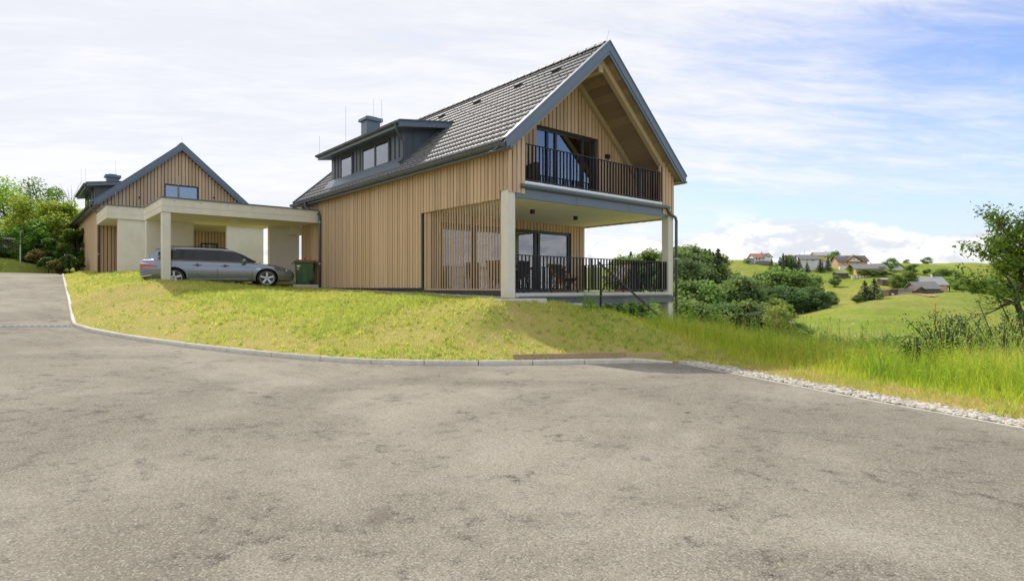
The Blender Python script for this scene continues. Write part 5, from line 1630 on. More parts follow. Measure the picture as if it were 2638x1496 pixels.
# ------------------------------------------------------------------ wheeled bin beside the wall
bn = thing('wheelie_bin', 'green wheeled rubbish bin with red lid beside the downpipe', 'bin')
bp = H(-0.50, 12.80)
bn.scale = (1.3, 1.15, 1.05)
bn.location = (bp[0], bp[1], EYE + 0.13); bn.rotation_euler = (0, 0, HROT - R(18))
bd_ = MB()
lo, hi = (0.235, 0.27), (0.29, 0.365)
vs = []
for (hx, hy), z in (((lo[0], lo[1]), 0.03), ((hi[0]-0.01, hi[1]-0.02), 0.86), ((hi[0]+0.02, hi[1]+0.005), 0.865), ((hi[0]+0.02, hi[1]+0.005), 0.93)):
    vs += [(-hx, -hy, z), (hx, -hy, z), (hx, hy, z), (-hx, hy, z)]
bd_.add(vs, [(0,3,2,1), (12,13,14,15)] + [(4*i+a, 4*i+(a+1) % 4, 4*(i+1)+(a+1) % 4, 4*(i+1)+a) for i in range(3) for a in range(4)])
part('body', bd_, M['bingreen'], bn, bevel=0.015)
part('lid', MB().prism([(-0.30, 0.93), (0.35, 0.93), (0.345, 0.965), (0.05, 0.995), (-0.24, 0.985), (-0.31, 0.95)], 'y', -0.365, 0.365), M['binred'], bn, bevel=0.008)
part('lid_handle', MB().tube([(0.02, -0.1, 0.99), (0.02, -0.08, 1.05), (0.02, 0.1, 1.05), (0.02, 0.12, 0.99)], 0.02, 6), M['blackplastic'], bn)
part('front_rib', MB().box(-0.075, 0.075, -0.325, -0.27, 0.08, 0.70), M['bingreen'], bn)
for s in (-1, 1):
    part('wheel', MB().tube([(0.235, s*0.27, 0.10), (0.235, s*0.32, 0.10)], 0.10, 18), M['rubber'], bn)
part('grip', MB().tube([(-0.33, -0.25, 0.86), (-0.37, -0.25, 0.84), (-0.37, 0.25, 0.84), (-0.33, 0.25, 0.86)], 0.014, 6), M['blackplastic'], bn)
part('sticker', MB().box(-0.235, -0.14, -0.352, -0.347, 0.70, 0.765), M['sticker'], bn)
part('sticker', MB().box(-0.23, -0.17, -0.338, -0.334, 0.60, 0.64), M['sticker'], bn)

# ------------------------------------------------------------------ terrace and balcony furniture
def local(u, v, z): 
    x, y = H(u, v); return (x, y, EYE + z)
DECKZ = -0.146
def deck_chair(u, v, rot, cloth, label, stripes=False):
    c = thing('deck_chair', label, 'deck chair', local(u, v, DECKZ), rot)
    # local: x forward (front of the chair), z up
    for s in (-0.29, 0.29):
        part('back_rail', MB().bar((0.52, s, 0.06), (-0.62, s, 1.00), 0.030, 0.045), M['chairwood'], c)
        part('seat_rail', MB().bar((-0.55, s*0.9, 0.03), (0.55, s*0.9, 0.52), 0.028, 0.042), M['chairwood'], c)
        part('prop', MB().bar((-0.42, s*0.8, 0.05), (-0.36, s*0.8, 0.72), 0.024, 0.034), M['chairwood'], c)
        part('arm_rest', MB().bar((-0.38, s*1.12, 0.60), (0.42, s*1.12, 0.52), 0.05, 0.022), M['chairwood'], c)
        part('foot', MB().bar((-0.62, s, 0.016), (0.58, s, 0.016), 0.03, 0.03), M['chairwood'], c)
    for (x, z) in ((-0.60, 0.985), (0.53, 0.50), (-0.40, 0.33), (-0.5, 0.05)):
        part('cross_bar', MB().bar((x, -0.30, z), (x, 0.30, z), 0.03, 0.035), M['chairwood'], c)
    m = MB(); pr = [(-0.60, 0.99), (-0.42, 0.78), (-0.22, 0.55), (0.0, 0.40), (0.2, 0.37), (0.38, 0.42), (0.53, 0.515)]
    for i, (x, z) in enumerate(pr): m.v += [(x, -0.26, z), (x, 0.26, z)]
    m.f = [(2*i, 2*i+1, 2*i+3, 2*i+2) for i in range(len(pr)-1)]
    part('canvas', m, M[cloth], c)
    if stripes:
        for k in range(3):
            y0 = -0.20 + 0.15*k; mm = MB()
            for (x, z) in pr: mm.v += [(x+0.003, y0, z+0.004), (x+0.003, y0+0.05, z+0.004)]
            mm.f = [(2*i, 2*i+1, 2*i+3, 2*i+2) for i in range(len(pr)-1)]
            part('stripe', mm, M['decktile'], c)
    return c
deck_chair(4.75, 2.6, HROT + R(-100), 'olivecloth', 'wooden deck chair with dark olive canvas in front of the glass door')
deck_chair(6.25, 1.5, HROT + R(-165), 'whitecloth', 'wooden deck chair with pale striped canvas near the far column', True)

def side_chair(u, v, rot, label, cloth='blackcloth'):
    c = thing('terrace_chair', label, 'chair', local(u, v, DECKZ), rot, None)
    for (x, y) in ((-0.2, -0.21), (-0.2, 0.21), (0.2, -0.21), (0.2, 0.21)):
        part('leg', MB().tube([(x*1.25, y*1.1, 0), (x, y, 0.45)], 0.013, 6), M['rail'], c)
    part('seat', MB().box(-0.23, 0.23, -0.23, 0.23, 0.44, 0.475), M[cloth], c)
    part('backrest', MB().prism([(-0.22, 0.48), (-0.19, 0.48), (-0.28, 0.92), (-0.31, 0.92)], 'y', -0.22, 0.22), M[cloth], c)
    part('arm', MB().tube([(-0.24, -0.25, 0.66), (0.18, -0.25, 0.66), (0.22, -0.24, 0.46)], 0.013, 6), M['chairwood'], c)
    part('arm', MB().tube([(-0.24, 0.25, 0.66), (0.18, 0.25, 0.66), (0.22, 0.24, 0.46)], 0.013, 6), M['chairwood'], c)
    return c
side_chair(1.35, 1.15, HROT + R(95), 'black terrace chair just right of the road-side column')
side_chair(0.95, 2.9, HROT + R(60), 'black terrace chair behind the slats, nearest the cladding', 'wicker')
side_chair(0.75, 1.3, HROT + R(20), 'black terrace chair behind the slats, next to the column', 'wicker')
tb_ = thing('terrace_table', 'wooden terrace table with black legs behind the slat screen', 'table', local(1.45, 2.05, DECKZ), HROT)
for i in range(6):
    part('table_board', MB().box(-0.45 + 0.152*i, -0.45 + 0.152*i + 0.142, -0.75, 0.75, 0.71, 0.74), M['chairwood'], tb_)
for (x, y) in ((-0.38, -0.62), (0.38, -0.62), (-0.38, 0.62), (0.38, 0.62)):
    part('leg', MB().box(x-0.02, x+0.02, y-0.02, y+0.02, 0, 0.71), M['rail'], tb_)
mug = thing('mug', 'small white and blue mug on the terrace table', 'mug', local(1.45+0.30, 2.05-0.60, DECKZ+0.74))
part('cup', MB().lathe([(0.0, 0.003), (0.034, 0.0), (0.04, 0.10), (0.036, 0.10), (0.031, 0.012), (0.0, 0.010)], 14), M['sticker'], mug, smooth=True)
part('band', MB().lathe([(0.0375, 0.035), (0.0385, 0.036), (0.0395, 0.065), (0.0388, 0.066)], 14), M['roundelblue'], mug)
part('handle', MB().tube([(0.036, 0, 0.08), (0.06, 0, 0.07), (0.06, 0, 0.04), (0.036, 0, 0.028)], 0.005, 5), M['sticker'], mug)

def wicker_chair(u, v, z, rot, label):
    c = thing('wicker_armchair', label, 'armchair', local(u, v, z), rot)
    c.scale = (0.82, 0.82, 0.85)
    # curved back shell
    m = MB(); n = 14
    for ring, (zz, r, hgt) in enumerate(((0.12, 0.30, 0), (0.42, 0.33, 0), (0.66, 0.36, 0), (0.88, 0.38, 1))):
        for i in range(n+1):
            a = R(70) + R(220)*i/n
            k = (math.cos((i/n-0.5)*math.pi))**0.6
            z2 = zz if ring < 2 else 0.42 + (zz-0.42)*(0.35+0.65*k)
            m.v.append((r*math.cos(a), r*math.sin(a)*1.05, z2))
    for q in range(3):
        for i in range(n): m.f.append((q*(n+1)+i, q*(n+1)+i+1, (q+1)*(n+1)+i+1, (q+1)*(n+1)+i))
    b = part('shell', m, M['wicker'], c, smooth=True)
    sd_ = b.modifiers.new('solid', 'SOLIDIFY'); sd_.thickness = 0.035
    for q in range(9):
        zz = 0.16 + 0.04*q
        part('weave_band', MB().tube([((0.312+0.0012*q)*math.cos(R(70)+R(220)*i/16), (0.312+0.0012*q)*1.05*math.sin(R(70)+R(220)*i/16), zz) for i in range(17)], 0.010, 5), M['wicker'], b)
    part('seat', MB().lathe([(0.0, 0.42), (0.28, 0.42), (0.31, 0.38), (0.31, 0.34), (0.0, 0.34)], 16), M['wicker'], c, smooth=True)
    for (x, y) in ((-0.2, -0.2), (-0.2, 0.2), (0.22, -0.2), (0.22, 0.2)):
        part('leg', MB().tube([(x, y, 0), (x, y, 0.36)], 0.018, 6), M['wicker'], c)
wicker_chair(1.55, 0.85, 2.864, HROT + R(120), 'brown wicker armchair on the balcony behind the railing, left of the door')
# ------------------------------------------------------------------ grass
def blades(P, length, width, lean, tint, segs=2, droop=0.35, seed=1, tipfac=0.15):
    """grass blades on the points P; each a thin tapering bent strip"""
    rg = np.random.default_rng(seed); n = len(P)
    az = rg.uniform(0, 2*np.pi, n); sd = rg.uniform(0, 2*np.pi, n)
    dirx, diry = np.cos(az), np.sin(az)
    sx, sy = np.cos(sd), np.sin(sd)
    lv = segs + 1
    V = np.empty((n, lv, 2, 3), np.float32)
    for k in range(lv):
        t = k/segs
        off = lean*length*(t**(1.0+droop*2))
        hz = length*(t - droop*lean*t*t*0.9)
        cxk = P[:,0] + dirx*off; cyk = P[:,1] + diry*off; czk = P[:,2] + hz
        w = width*(1-t)*(1-tipfac*t) + width*0.06
        for s, sg in ((0, -0.5), (1, 0.5)):
            V[:, k, s, 0] = cxk + sx*w*sg; V[:, k, s, 1] = cyk + sy*w*sg; V[:, k, s, 2] = czk
    idx = np.arange(n*lv*2).reshape(n, lv, 2)
    F = np.concatenate([np.stack([idx[:,k,0], idx[:,k,1], idx[:,k+1,1], idx[:,k+1,0]], 1) for k in range(segs)])
    C = np.repeat(tint, lv*2, axis=0)
    return V.reshape(-1, 3), F, C

def vnoise(x, y, sc, seed):
    """smooth value noise"""
    rg = np.random.default_rng(seed); g = rg.random((64, 64))
    X = x*sc; Y = y*sc; i = np.floor(X).astype(int); j = np.floor(Y).astype(int); fx = X-i; fy = Y-j
    fx = fx*fx*(3-2*fx); fy = fy*fy*(3-2*fy); i %= 64; j %= 64; i1 = (i+1) % 64; j1 = (j+1) % 64
    return (g[i,j]*(1-fx)+g[i1,j]*fx)*(1-fy) + (g[i,j1]*(1-fx)+g[i1,j1]*fx)*fy

def lerp(a, b, t): return np.asarray(a)[None]*(1-t[:,None]) + np.asarray(b)[None]*t[:,None]
STRAW = (0.64, 0.52, 0.25); YGREEN = (0.60, 0.585, 0.165); GREEN = (0.43, 0.515, 0.125); DGREEN = (0.11, 0.20, 0.028)

TALL_L = [(1.75*GS, 14.1*GS), (2.5*GS, 13.35*GS), (3.4*GS, 12.75*GS), (4.3*GS, 11.7*GS), (4.75*GS, 10.7*GS), (5.2*GS, 9.6*GS), (5.95*GS, 7.7*GS), (6.6*GS, 6.0*GS), (9.6, -1.5)]
TALL_POLY = TALL_L + [(30, -1.5), (30, 24), (9, 22), (4.6, 19.0), (2.0, 15.6)]
def lawn_mask(x, y):
    m = inside(LAWN_POLY, x, y)
    u, v = UV(x, y)
    m &= ~((u > -0.30) & (v > -0.02) & (v < 15))
    m &= ~((u > -5.62) & (u < 0.2) & (v > 12.35) & (v < 18.3))
    m &= ~((u > -0.80) & (u < 0.90) & (v > -0.64) & (v < 0.05))
    m &= ~((u > -6.5) & (v > 20.8))
    return m

def make_lawn():
    n = 520000
    rg = np.random.default_rng(3)
    x = rg.uniform(-24, 8.0, n); y = rg.uniform(7.0, 31.5, n)
    m = lawn_mask(x, y) & ~inside(TALL_POLY, x, y)
    u, v = UV(x, y); m &= ((v < 20.7) | (u < -6.5)) & (u < 5.5)
    x, y = x[m], y[m]
    d = nearest_on(EDGE, x, y)[2]
    pat = 0.55*vnoise(x, y, 0.42, 11) + 0.45*vnoise(x, y, 1.5, 12)
    dens = np.clip(0.55 + 0.8*(pat-0.35) + 0.10*np.minimum(d, 3), 0.35, 1.0)
    keep = rg.random(len(x)) < dens
    x, y, d, pat = x[keep], y[keep], d[keep], pat[keep]
    z = lawn_z(x, y)
    k = np.clip((pat - 0.30)*1.6 + 0.12*np.minimum(d, 4) - 0.12 + 0.22*sstep(0.5, 2.0, x)*sstep(12.6, 13.4, y) + rg.normal(0, 0.22, len(x)), 0, 1)
    c = np.where((k < 0.5)[:,None], lerp(STRAW, YGREEN, np.clip(k*2, 0, 1)), lerp(YGREEN, GREEN, np.clip(k*2-1, 0, 1)))
    c = c*rg.uniform(0.75, 1.18, len(x))[:,None]
    L_ = (0.028 + 0.060*k)*rg.uniform(0.6, 1.5, len(x)) + 0.02*sstep(0.55, 0.9, pat)
    W_ = rg.uniform(0.010, 0.020, len(x))
    V, F, C = blades(np.stack([x, y, z-0.005], 1), L_, W_, rg.uniform(0.2, 0.9, len(x)), c, 1, 0.2, 5)
    o = link('lawn_grass', np_mesh('lawn_grass', V, F, C), M['blade']); tag(o, 'short yellowing lawn grass on the mound in front of the houses', 'grass', kind='stuff')
    # coarser tufts standing above the rest
    n = 6500
    i = rg.choice(len(x), n, p=(k**2+0.02)/np.sum(k**2+0.02))
    px_ = np.repeat(x[i], 9) + rg.normal(0, 0.025, n*9); py_ = np.repeat(y[i], 9) + rg.normal(0, 0.025, n*9)
    cc = lerp(YGREEN, (0.34, 0.46, 0.09), np.repeat(rg.random(n), 9))*np.repeat(rg.uniform(0.72, 1.2, n), 9)[:,None]
    V, F, C = blades(np.stack([px_, py_, lawn_z(px_, py_)-0.005], 1), rg.uniform(0.06, 0.165, n*9), rg.uniform(0.012, 0.022, n*9), rg.uniform(0.3, 0.95, n*9), cc, 2, 0.4, 6)
    o = link('lawn_tufts', np_mesh('lawn_tufts', V, F, C), M['blade']); tag(o, 'coarser bright green grass tufts scattered over the lawn', 'grass', kind='stuff')
make_lawn()

def make_tall():
    rg = np.random.default_rng(21)
    n = 300000
    x = rg.uniform(1.5, 22, n); y = rg.uniform(1.5, 21, n)
    m = inside(TALL_POLY, x, y) & (x/np.maximum(y, 0.1) < np.where(rg.random(n) < 0.5, 1.05, 1.9)) & lawn_mask(x, y)
    u, v = UV(x, y); m &= ~((u > -0.2) & (v > -0.05))
    x, y = x[m], y[m]
    d = nearest_on(TALL_L, x, y)[2]
    keep = rg.random(len(x)) < np.where(d < 3.2, 1.0, 0.35)
    x, y, d = x[keep], y[keep], d[keep]
    z = lawn_z(x, y)
    h = (0.13 + 0.40*sstep(0.0, 1.5, d) + 0.14*vnoise(x, y, 0.8, 31))*(1 - np.where(x < 3.8, 0.50, 0.10)*sstep(12.6, 14.5, y)*(x < 6.5))
    k = np.clip(vnoise(x, y, 0.6, 33)*0.9 + rg.normal(0, 0.2, len(x)), 0, 1)
    c = np.where((k < 0.35)[:,None], lerp((0.60, 0.54, 0.15), (0.50, 0.57, 0.07), np.clip(k/0.35, 0, 1)), lerp((0.50, 0.57, 0.07), (0.24, 0.39, 0.05), np.clip((k-0.35)/0.65, 0, 1)))
    c *= rg.uniform(0.75, 1.15, len(x))[:,None]
    L_ = h*rg.uniform(0.5, 1.35, len(x))
    V, F, C = blades(np.stack([x, y, z-0.01], 1), L_, rg.uniform(0.007, 0.014, len(x)), rg.uniform(0.15, 0.75, len(x)), c, 3, 0.55, 22)
    o = link('tall_grass', np_mesh('tall_grass', V, F, C), M['blade']); tag(o, 'tall uncut meadow grass on the bank right of the road', 'grass', kind='stuff')
    # dry short growth between pebbles and tall grass
    n = 60000
    x = rg.uniform(3.2, 9.5, n); y = rg.uniform(3, 13, n)
    m = inside(LAWN_POLY, x, y) & ~inside(TALL_POLY, x, y) & (x > 3.4*GS)
    x, y = x[m], y[m]; k = vnoise(x, y, 1.8, 41)
    c = lerp((0.56, 0.43, 0.18), (0.40, 0.46, 0.07), np.clip(k*1.3 - 0.25 + rg.normal(0, 0.15, len(x)), 0, 1))*rg.uniform(0.7, 1.1, len(x))[:,None]
    V, F, C = blades(np.stack([x, y, lawn_z(x, y)-0.005], 1), rg.uniform(0.03, 0.11, len(x)), rg.uniform(0.006, 0.011, len(x)), rg.uniform(0.3, 0.95, len(x)), c, 1, 0.3, 23)
    o = link('verge_grass', np_mesh('verge_grass', V, F, C), M['blade']); tag(o, 'short dry grass between the pebble strip and the meadow', 'grass', kind='stuff')
    # leafy weeds: stems with opposite leaves
    n = 950
    sx = rg.uniform(3.0, 15, n*6); sy = rg.uniform(4.5, 17, n*6)
    m = inside(TALL_POLY, sx, sy) & (nearest_on(TALL_L, sx, sy)[2] > 0.35) & (sx/sy < 1.25) & lawn_mask(sx, sy)
    u, v = UV(sx, sy); m &= ~((u > -0.2) & (v > -0.1))
    sx, sy = sx[m][:n], sy[m][:n]; sz = lawn_z(sx, sy); n = len(sx)
    hh = rg.uniform(0.40, 0.95, n); big = sx > 7.2; hh[big] *= 1.15
    Vs, Fs, Cs, base = [], [], [], 0
    for i in range(n):
        col = np.array(lerp((0.34, 0.48, 0.06), (0.18, 0.34, 0.045), rg.random(1))[0])*rg.uniform(0.85, 1.2)
        lx, ly = rg.normal(0, 0.08, 2)*hh[i]
        top = np.array((sx[i]+lx, sy[i]+ly, sz[i]+hh[i])); b0 = np.array((sx[i], sy[i], sz[i]))
        w = 0.004
        Vs.append(np.array([b0+(w,0,0), b0-(w,0,0), top-(w*.5,0,0), top+(w*.5,0,0)])); Fs.append(np.array([[0,1,2,3]])+base); Cs.append(np.repeat(col[None]*0.8, 4, 0)); base += 4
        nl = int(8 + 14*rg.random())
        for j in range(nl):
            t = 0.18 + 0.82*(j/nl); p = b0 + (top-b0)*t
            a = rg.uniform(0, 2*np.pi); ll = (0.05 + 0.07*rg.random())*(1.15-0.55*t); up_ = rg.uniform(0.1, 0.7)
            dvec = np.array((math.cos(a), math.sin(a), up_)); dvec /= np.linalg.norm(dvec); sd = np.array((-math.sin(a), math.cos(a), 0))*ll*0.17
            tip = p + dvec*ll - np.array((0,0,ll*0.25)); midp = p + dvec*ll*0.5
            Vs.append(np.array([p, midp+sd, tip, midp-sd])); Fs.append(np.array([[0,1,2,3]])+base); Cs.append(np.repeat(col[None]*rg.uniform(0.8, 1.2), 4, 0)); base += 4
    o = link('meadow_weeds', np_mesh('meadow_weeds', np.concatenate(Vs), np.concatenate(Fs), np.concatenate(Cs)), M['blade']); tag(o, 'leafy weeds growing among the tall meadow grass', 'weeds', kind='stuff')
    # stalks with bushy seed heads, tiny flowers
    n = 420
    sx = rg.uniform(3.2, 14, n*6); sy = rg.uniform(5, 15, n*6)
    m = inside(TALL_POLY, sx, sy) & (nearest_on(TALL_L, sx, sy)[2] > 0.5) & (sx/sy < 0.98) & lawn_mask(sx, sy)
    sx, sy = sx[m][:n], sy[m][:n]; sz = lawn_z(sx, sy); n = len(sx)
    Vs, Fs, Cs, base = [], [], [], 0
    for i in range(n):
        h = rg.uniform(0.55, 1.0); a = rg.uniform(0, 6.28); ln_ = rg.uniform(0.03, 0.22)
        b0 = np.array((sx[i], sy[i], sz[i])); top = b0 + np.array((math.cos(a)*ln_, math.sin(a)*ln_, h))
        Vs.append(np.array([b0+(.003,0,0), b0-(.003,0,0), top-(.002,0,0), top+(.002,0,0)])); Fs.append(np.array([[0,1,2,3]])+base); Cs.append(np.repeat(np.array([[0.30,0.30,0.08]]), 4, 0)); base += 4
        kind = rg.random()
        if kind < 0.62:
            hl = rg.uniform(0.06, 0.13); r = 0.010; e = top + np.array((math.cos(a)*0.03, math.sin(a)*0.03, hl)); mid_ = (top+e)/2
            vs = np.array([top, mid_+(r,0,0), e, mid_-(r,0,0), mid_+(0,r,0), mid_-(0,r,0)]); Fs.append(np.array([[0,1,2,3],[0,4,2,5]])+base); Vs.append(vs); base += 6
            Cs.append(np.repeat(np.array([[0.46,0.40,0.13]])*rg.uniform(0.8,1.15), 6, 0))
        else:
            colr = [(0.80,0.80,0.78), (0.80,0.80,0.78), (0.14,0.17,0.55), (0.60,0.04,0.08)][min(3, int((kind-0.62)/0.38*4.2) if kind < 0.99 else 3)]
            for q in range(3):
                a2 = q*1.05; r = 0.028
                dd = np.array((math.cos(a2), math.sin(a2), 0.15))*r; ss = np.array((-math.sin(a2), math.cos(a2), 0))*0.011
                Vs.append(np.array([top-dd, top+ss, top+dd, top-ss])+(0,0,0.004*q)); Fs.append(np.array([[0,1,2,3]])+base); Cs.append(np.repeat(np.array([colr]), 4, 0)); base += 4
    o = link('seed_heads', np_mesh('seed_heads', np.concatenate(Vs), np.concatenate(Fs[0:0] + [f for f in Fs]) , np.concatenate(Cs)), M['blade']); tag(o, 'seed heads and small wild flowers standing in the meadow', 'wild flowers', kind='stuff')
make_tall()

# tall reed-like grass clump by the stair post
def clump(x, y, n, h, seed, label):
    rg = np.random.default_rng(seed)
    p = np.stack([x + rg.normal(0, 0.10, n), y + rg.normal(0, 0.10, n)], 1); z = lawn_z(p[:,0], p[:,1])
    c = lerp((0.22, 0.33, 0.05), (0.14, 0.26, 0.04), rg.random(n))
    V, F, C = blades(np.stack([p[:,0], p[:,1], z], 1), rg.uniform(0.5, 1.1, n)*h, rg.uniform(0.010, 0.018, n), rg.uniform(0.2, 0.9, n), c, 4, 0.6, seed)
    o = link('grass_clump', np_mesh('grass_clump', V, F, C), M['blade']); tag(o, label, 'grass clump')
c_ = at(1520, 800, 14.9); clump(c_[0], c_[1], 90, 0.75, 51, 'arching long-bladed grass clump below the stair handrail post')
c_ = at(2265, 930, 9.9); clump(c_[0], c_[1], 26, 1.05, 52, 'tall pale arching grass clump standing out of the meadow')

# yellow flowers on a single tall stem
fl_ = thing('yellow_flower', 'tall stem with bright yellow daisy-like flowers rising from the meadow', 'flower')
fp = at(2410, 960, 9.6); fl_.location = (fp[0], fp[1], float(lawn_z(np.array([fp[0]]), np.array([fp[1]]))[0]))
toph = EYE + (HZP-800)/FPX*9.6 - fl_.location.z
part('stem', MB().tube([(0.03, 0, 0), (-0.02, 0, toph*0.5), (0, 0, toph*0.92)], 0.006, 5), M['leaf_mid'], fl_)
M['petal'] = mat_plain('yellow_petal', (0.85, 0.48, 0.01), 0.6, 0, 0.1)
for (dx_, dz_) in ((0.0, 0.12), (-0.03, 0.03), (0.05, 0.0), (-0.02, -0.045), (0.13, 0.06)):
    small = dx_ > 0.1
    part('stalk', MB().tube([(0, 0, toph*0.85), (dx_*0.6, 0, toph*0.93), (dx_, 0, toph+dz_-0.005)], 0.0035, 5), M['leaf_mid'], fl_)
    m = MB(); nn = 9; rr_ = 0.018 if small else 0.042
    for q in range(nn):
        a = 2*math.pi*q/nn; c, s = math.cos(a), math.sin(a)
        b = len(m.v); t = rr_*0.30
        m.v += [(dx_, 0, toph+dz_), (dx_+c*rr_*0.6-s*t, s*rr_*0.6+c*t, toph+dz_+0.010), (dx_+c*rr_, s*rr_, toph+dz_+0.006), (dx_+c*rr_*0.6+s*t, s*rr_*0.6-c*t, toph+dz_+0.010)]
        m.f.append((b, b+1, b+2, b+3))
    part('flower_head', m, M['petal'], fl_)
for q in range(9):
    a = q*2.4; z_ = toph*(0.3+0.07*q)
    part('leaf', MB().add([(0,0,z_), (0.05*math.cos(a)-0.015*math.sin(a), 0.05*math.sin(a)+0.015*math.cos(a), z_+0.02), (0.11*math.cos(a), 0.11*math.sin(a), z_-0.01), (0.05*math.cos(a)+0.015*math.sin(a), 0.05*math.sin(a)-0.015*math.cos(a), z_+0.02)], [(0,1,2,3)]), M['leaf_bright'], fl_)

# ------------------------------------------------------------------ trees
def leaf_quads(P, size, rg, up=0.5, narrow=0.55):
    n = len(P)
    nrm = rg.normal(0, 1, (n, 3)); nrm[:, 2] = np.abs(nrm[:, 2]) + up; nrm /= np.linalg.norm(nrm, axis=1)[:,None]
    t = rg.normal(0, 1, (n, 3)); t -= nrm*np.sum(t*nrm, 1)[:,None]; t /= np.linalg.norm(t, axis=1)[:,None]
    b = np.cross(nrm, t)
    s = size*rg.uniform(0.6, 1.3, n)[:,None]
    V = np.stack([P - t*s*0.5, P + b*s*narrow*0.5 - nrm*s*0.06, P + t*s*0.5 - nrm*s*0.12, P - b*s*narrow*0.5 - nrm*s*0.06], 1)
    F = np.arange(n*4).reshape(n, 4)
    return V.reshape(-1, 3), F
def crown_mesh(name, mat, clumps, per, csize, leaf, seed, up=0.5, narrow=0.55, flat=0.75):
    rg = np.random.default_rng(seed)
    Ps = []
    for (c, r) in clumps:
        n = max(6, int(per*rg.uniform(0.7, 1.3)*(r/csize)**2))
        d = rg.normal(0, 1, (n, 3)); d /= np.linalg.norm(d, axis=1)[:,None]
        rad = r*rg.random(n)**0.40
        Ps.append(np.array(c)[None] + d*rad[:,None]*np.array((1, 1, flat)))
    P = np.concatenate(Ps)
    V, F = leaf_quads(P, leaf, rg, up, narrow)
    me = np_mesh(name, V, F); me.materials.append(mat); return me
def rand_clumps(n, rx, ry, rz, cz, r0, r1, seed, shell=0.55, egg=0.0):
    rg = random.Random(seed); res = []
    while len(res) < n:
        x, y, z = rg.uniform(-1, 1), rg.uniform(-1, 1), rg.uniform(-1, 1)
        q = math.sqrt(x*x+y*y+z*z)
        if q > 1 or q < shell: continue
        k = 1 - egg*max(0, z)
        res.append(((x*rx*k, y*ry*k, cz+z*rz), rg.uniform(r0, r1)))
    return res
def trunk_mesh(name, h, r, limbs, seed, lean=(0, 0)):
    rg = random.Random(seed); m = MB()
    top = (lean[0], lean[1], h)
    m.tube([(0, 0, -0.4), (lean[0]*0.15, lean[1]*0.15, h*0.35), (lean[0]*0.6, lean[1]*0.6, h*0.7), top], [r*1.25, r, r*0.75, r*0.35], 8)
    for (c, rr) in limbs:
        t = rg.uniform(0.40, 0.9); b = Vector((lean[0]*t, lean[1]*t, h*t)); e = Vector(c)
        mid = (b+e)/2 + Vector((rg.uniform(-.1,.1), rg.uniform(-.1,.1), -0.06*h))
        m.tube([b, mid, e], [r*0.45, r*0.28, r*0.08], 5)
    me = m.mesh(name, fix=False, smooth=True); me.materials.append(M['bark']); return me
def tree(name, label, cat, loc, crown, trunk, group=None, rotz=0.0, scale=(1,1,1)):
    t = thing(name, label, cat, loc, rotz, group); t.scale = scale
    link('crown', crown, None, t); link('trunk', trunk, None, t); return t
def ground_at(x, y): return float(far_z(np.array([x]), np.array([y]))[0])

# left behind the drive: broad-leaved trees and shrubs
def left_tree(px, D, base, ytop, half, mat, seed, label, nclump=30, leaf=0.20, per=230, extra=None):
    p = at(px, base, D); H_ = (base-ytop)/FPX*D; rx = half/FPX*D
    cl = rand_clumps(nclump, rx*0.85, rx*0.75, H_*0.40, H_*0.58, rx*0.22, rx*0.36, seed, 0.45)
    cm_ = crown_mesh('crown', M[mat], cl, per, rx*0.29, leaf, seed)
    tm = trunk_mesh('trunk', H_*0.62, 0.05+H_*0.018, cl[:9], seed, (rx*0.1, 0))
    return tree('broadleaf_tree', label, 'tree', p, cm_, tm, 'trees behind the drive')
left_tree(25, 44, 690, 452, 120, 'leaf_bright', 61, 'bright green tree at the left edge behind the fence', 34)
left_tree(-130, 43, 690, 430, 130, 'leaf_mid', 62, 'green tree beyond the left edge of the drive bank', 24)
left_tree(120, 46, 690, 458, 95, 'leaf_mid', 63, 'mid-green tree with loose topmost shoots behind the fence', 34)
left_tree(110, 40, 700, 508, 95, 'leaf_yellow', 64, 'broad yellow-green sumac-like tree overhanging the fence', 34, 0.24)
left_tree(205, 42, 700, 500, 78, 'leaf_yellow', 65, 'yellow-green tree close to the second house', 30, 0.22)
left_tree(198, 37, 706, 585, 46, 'leaf_mid', 66, 'dark leafy shrub-like tree touching the second house wall', 26, 0.20)
left_tree(60, 38, 690, 560, 70, 'leaf_mid', 67, 'green tree drooping over the wire fence', 24, 0.22)
left_tree(150, 36.5, 706, 612, 42, 'leaf_dark', 68, 'dark undergrowth tree in the shade behind the drive', 22, 0.18)
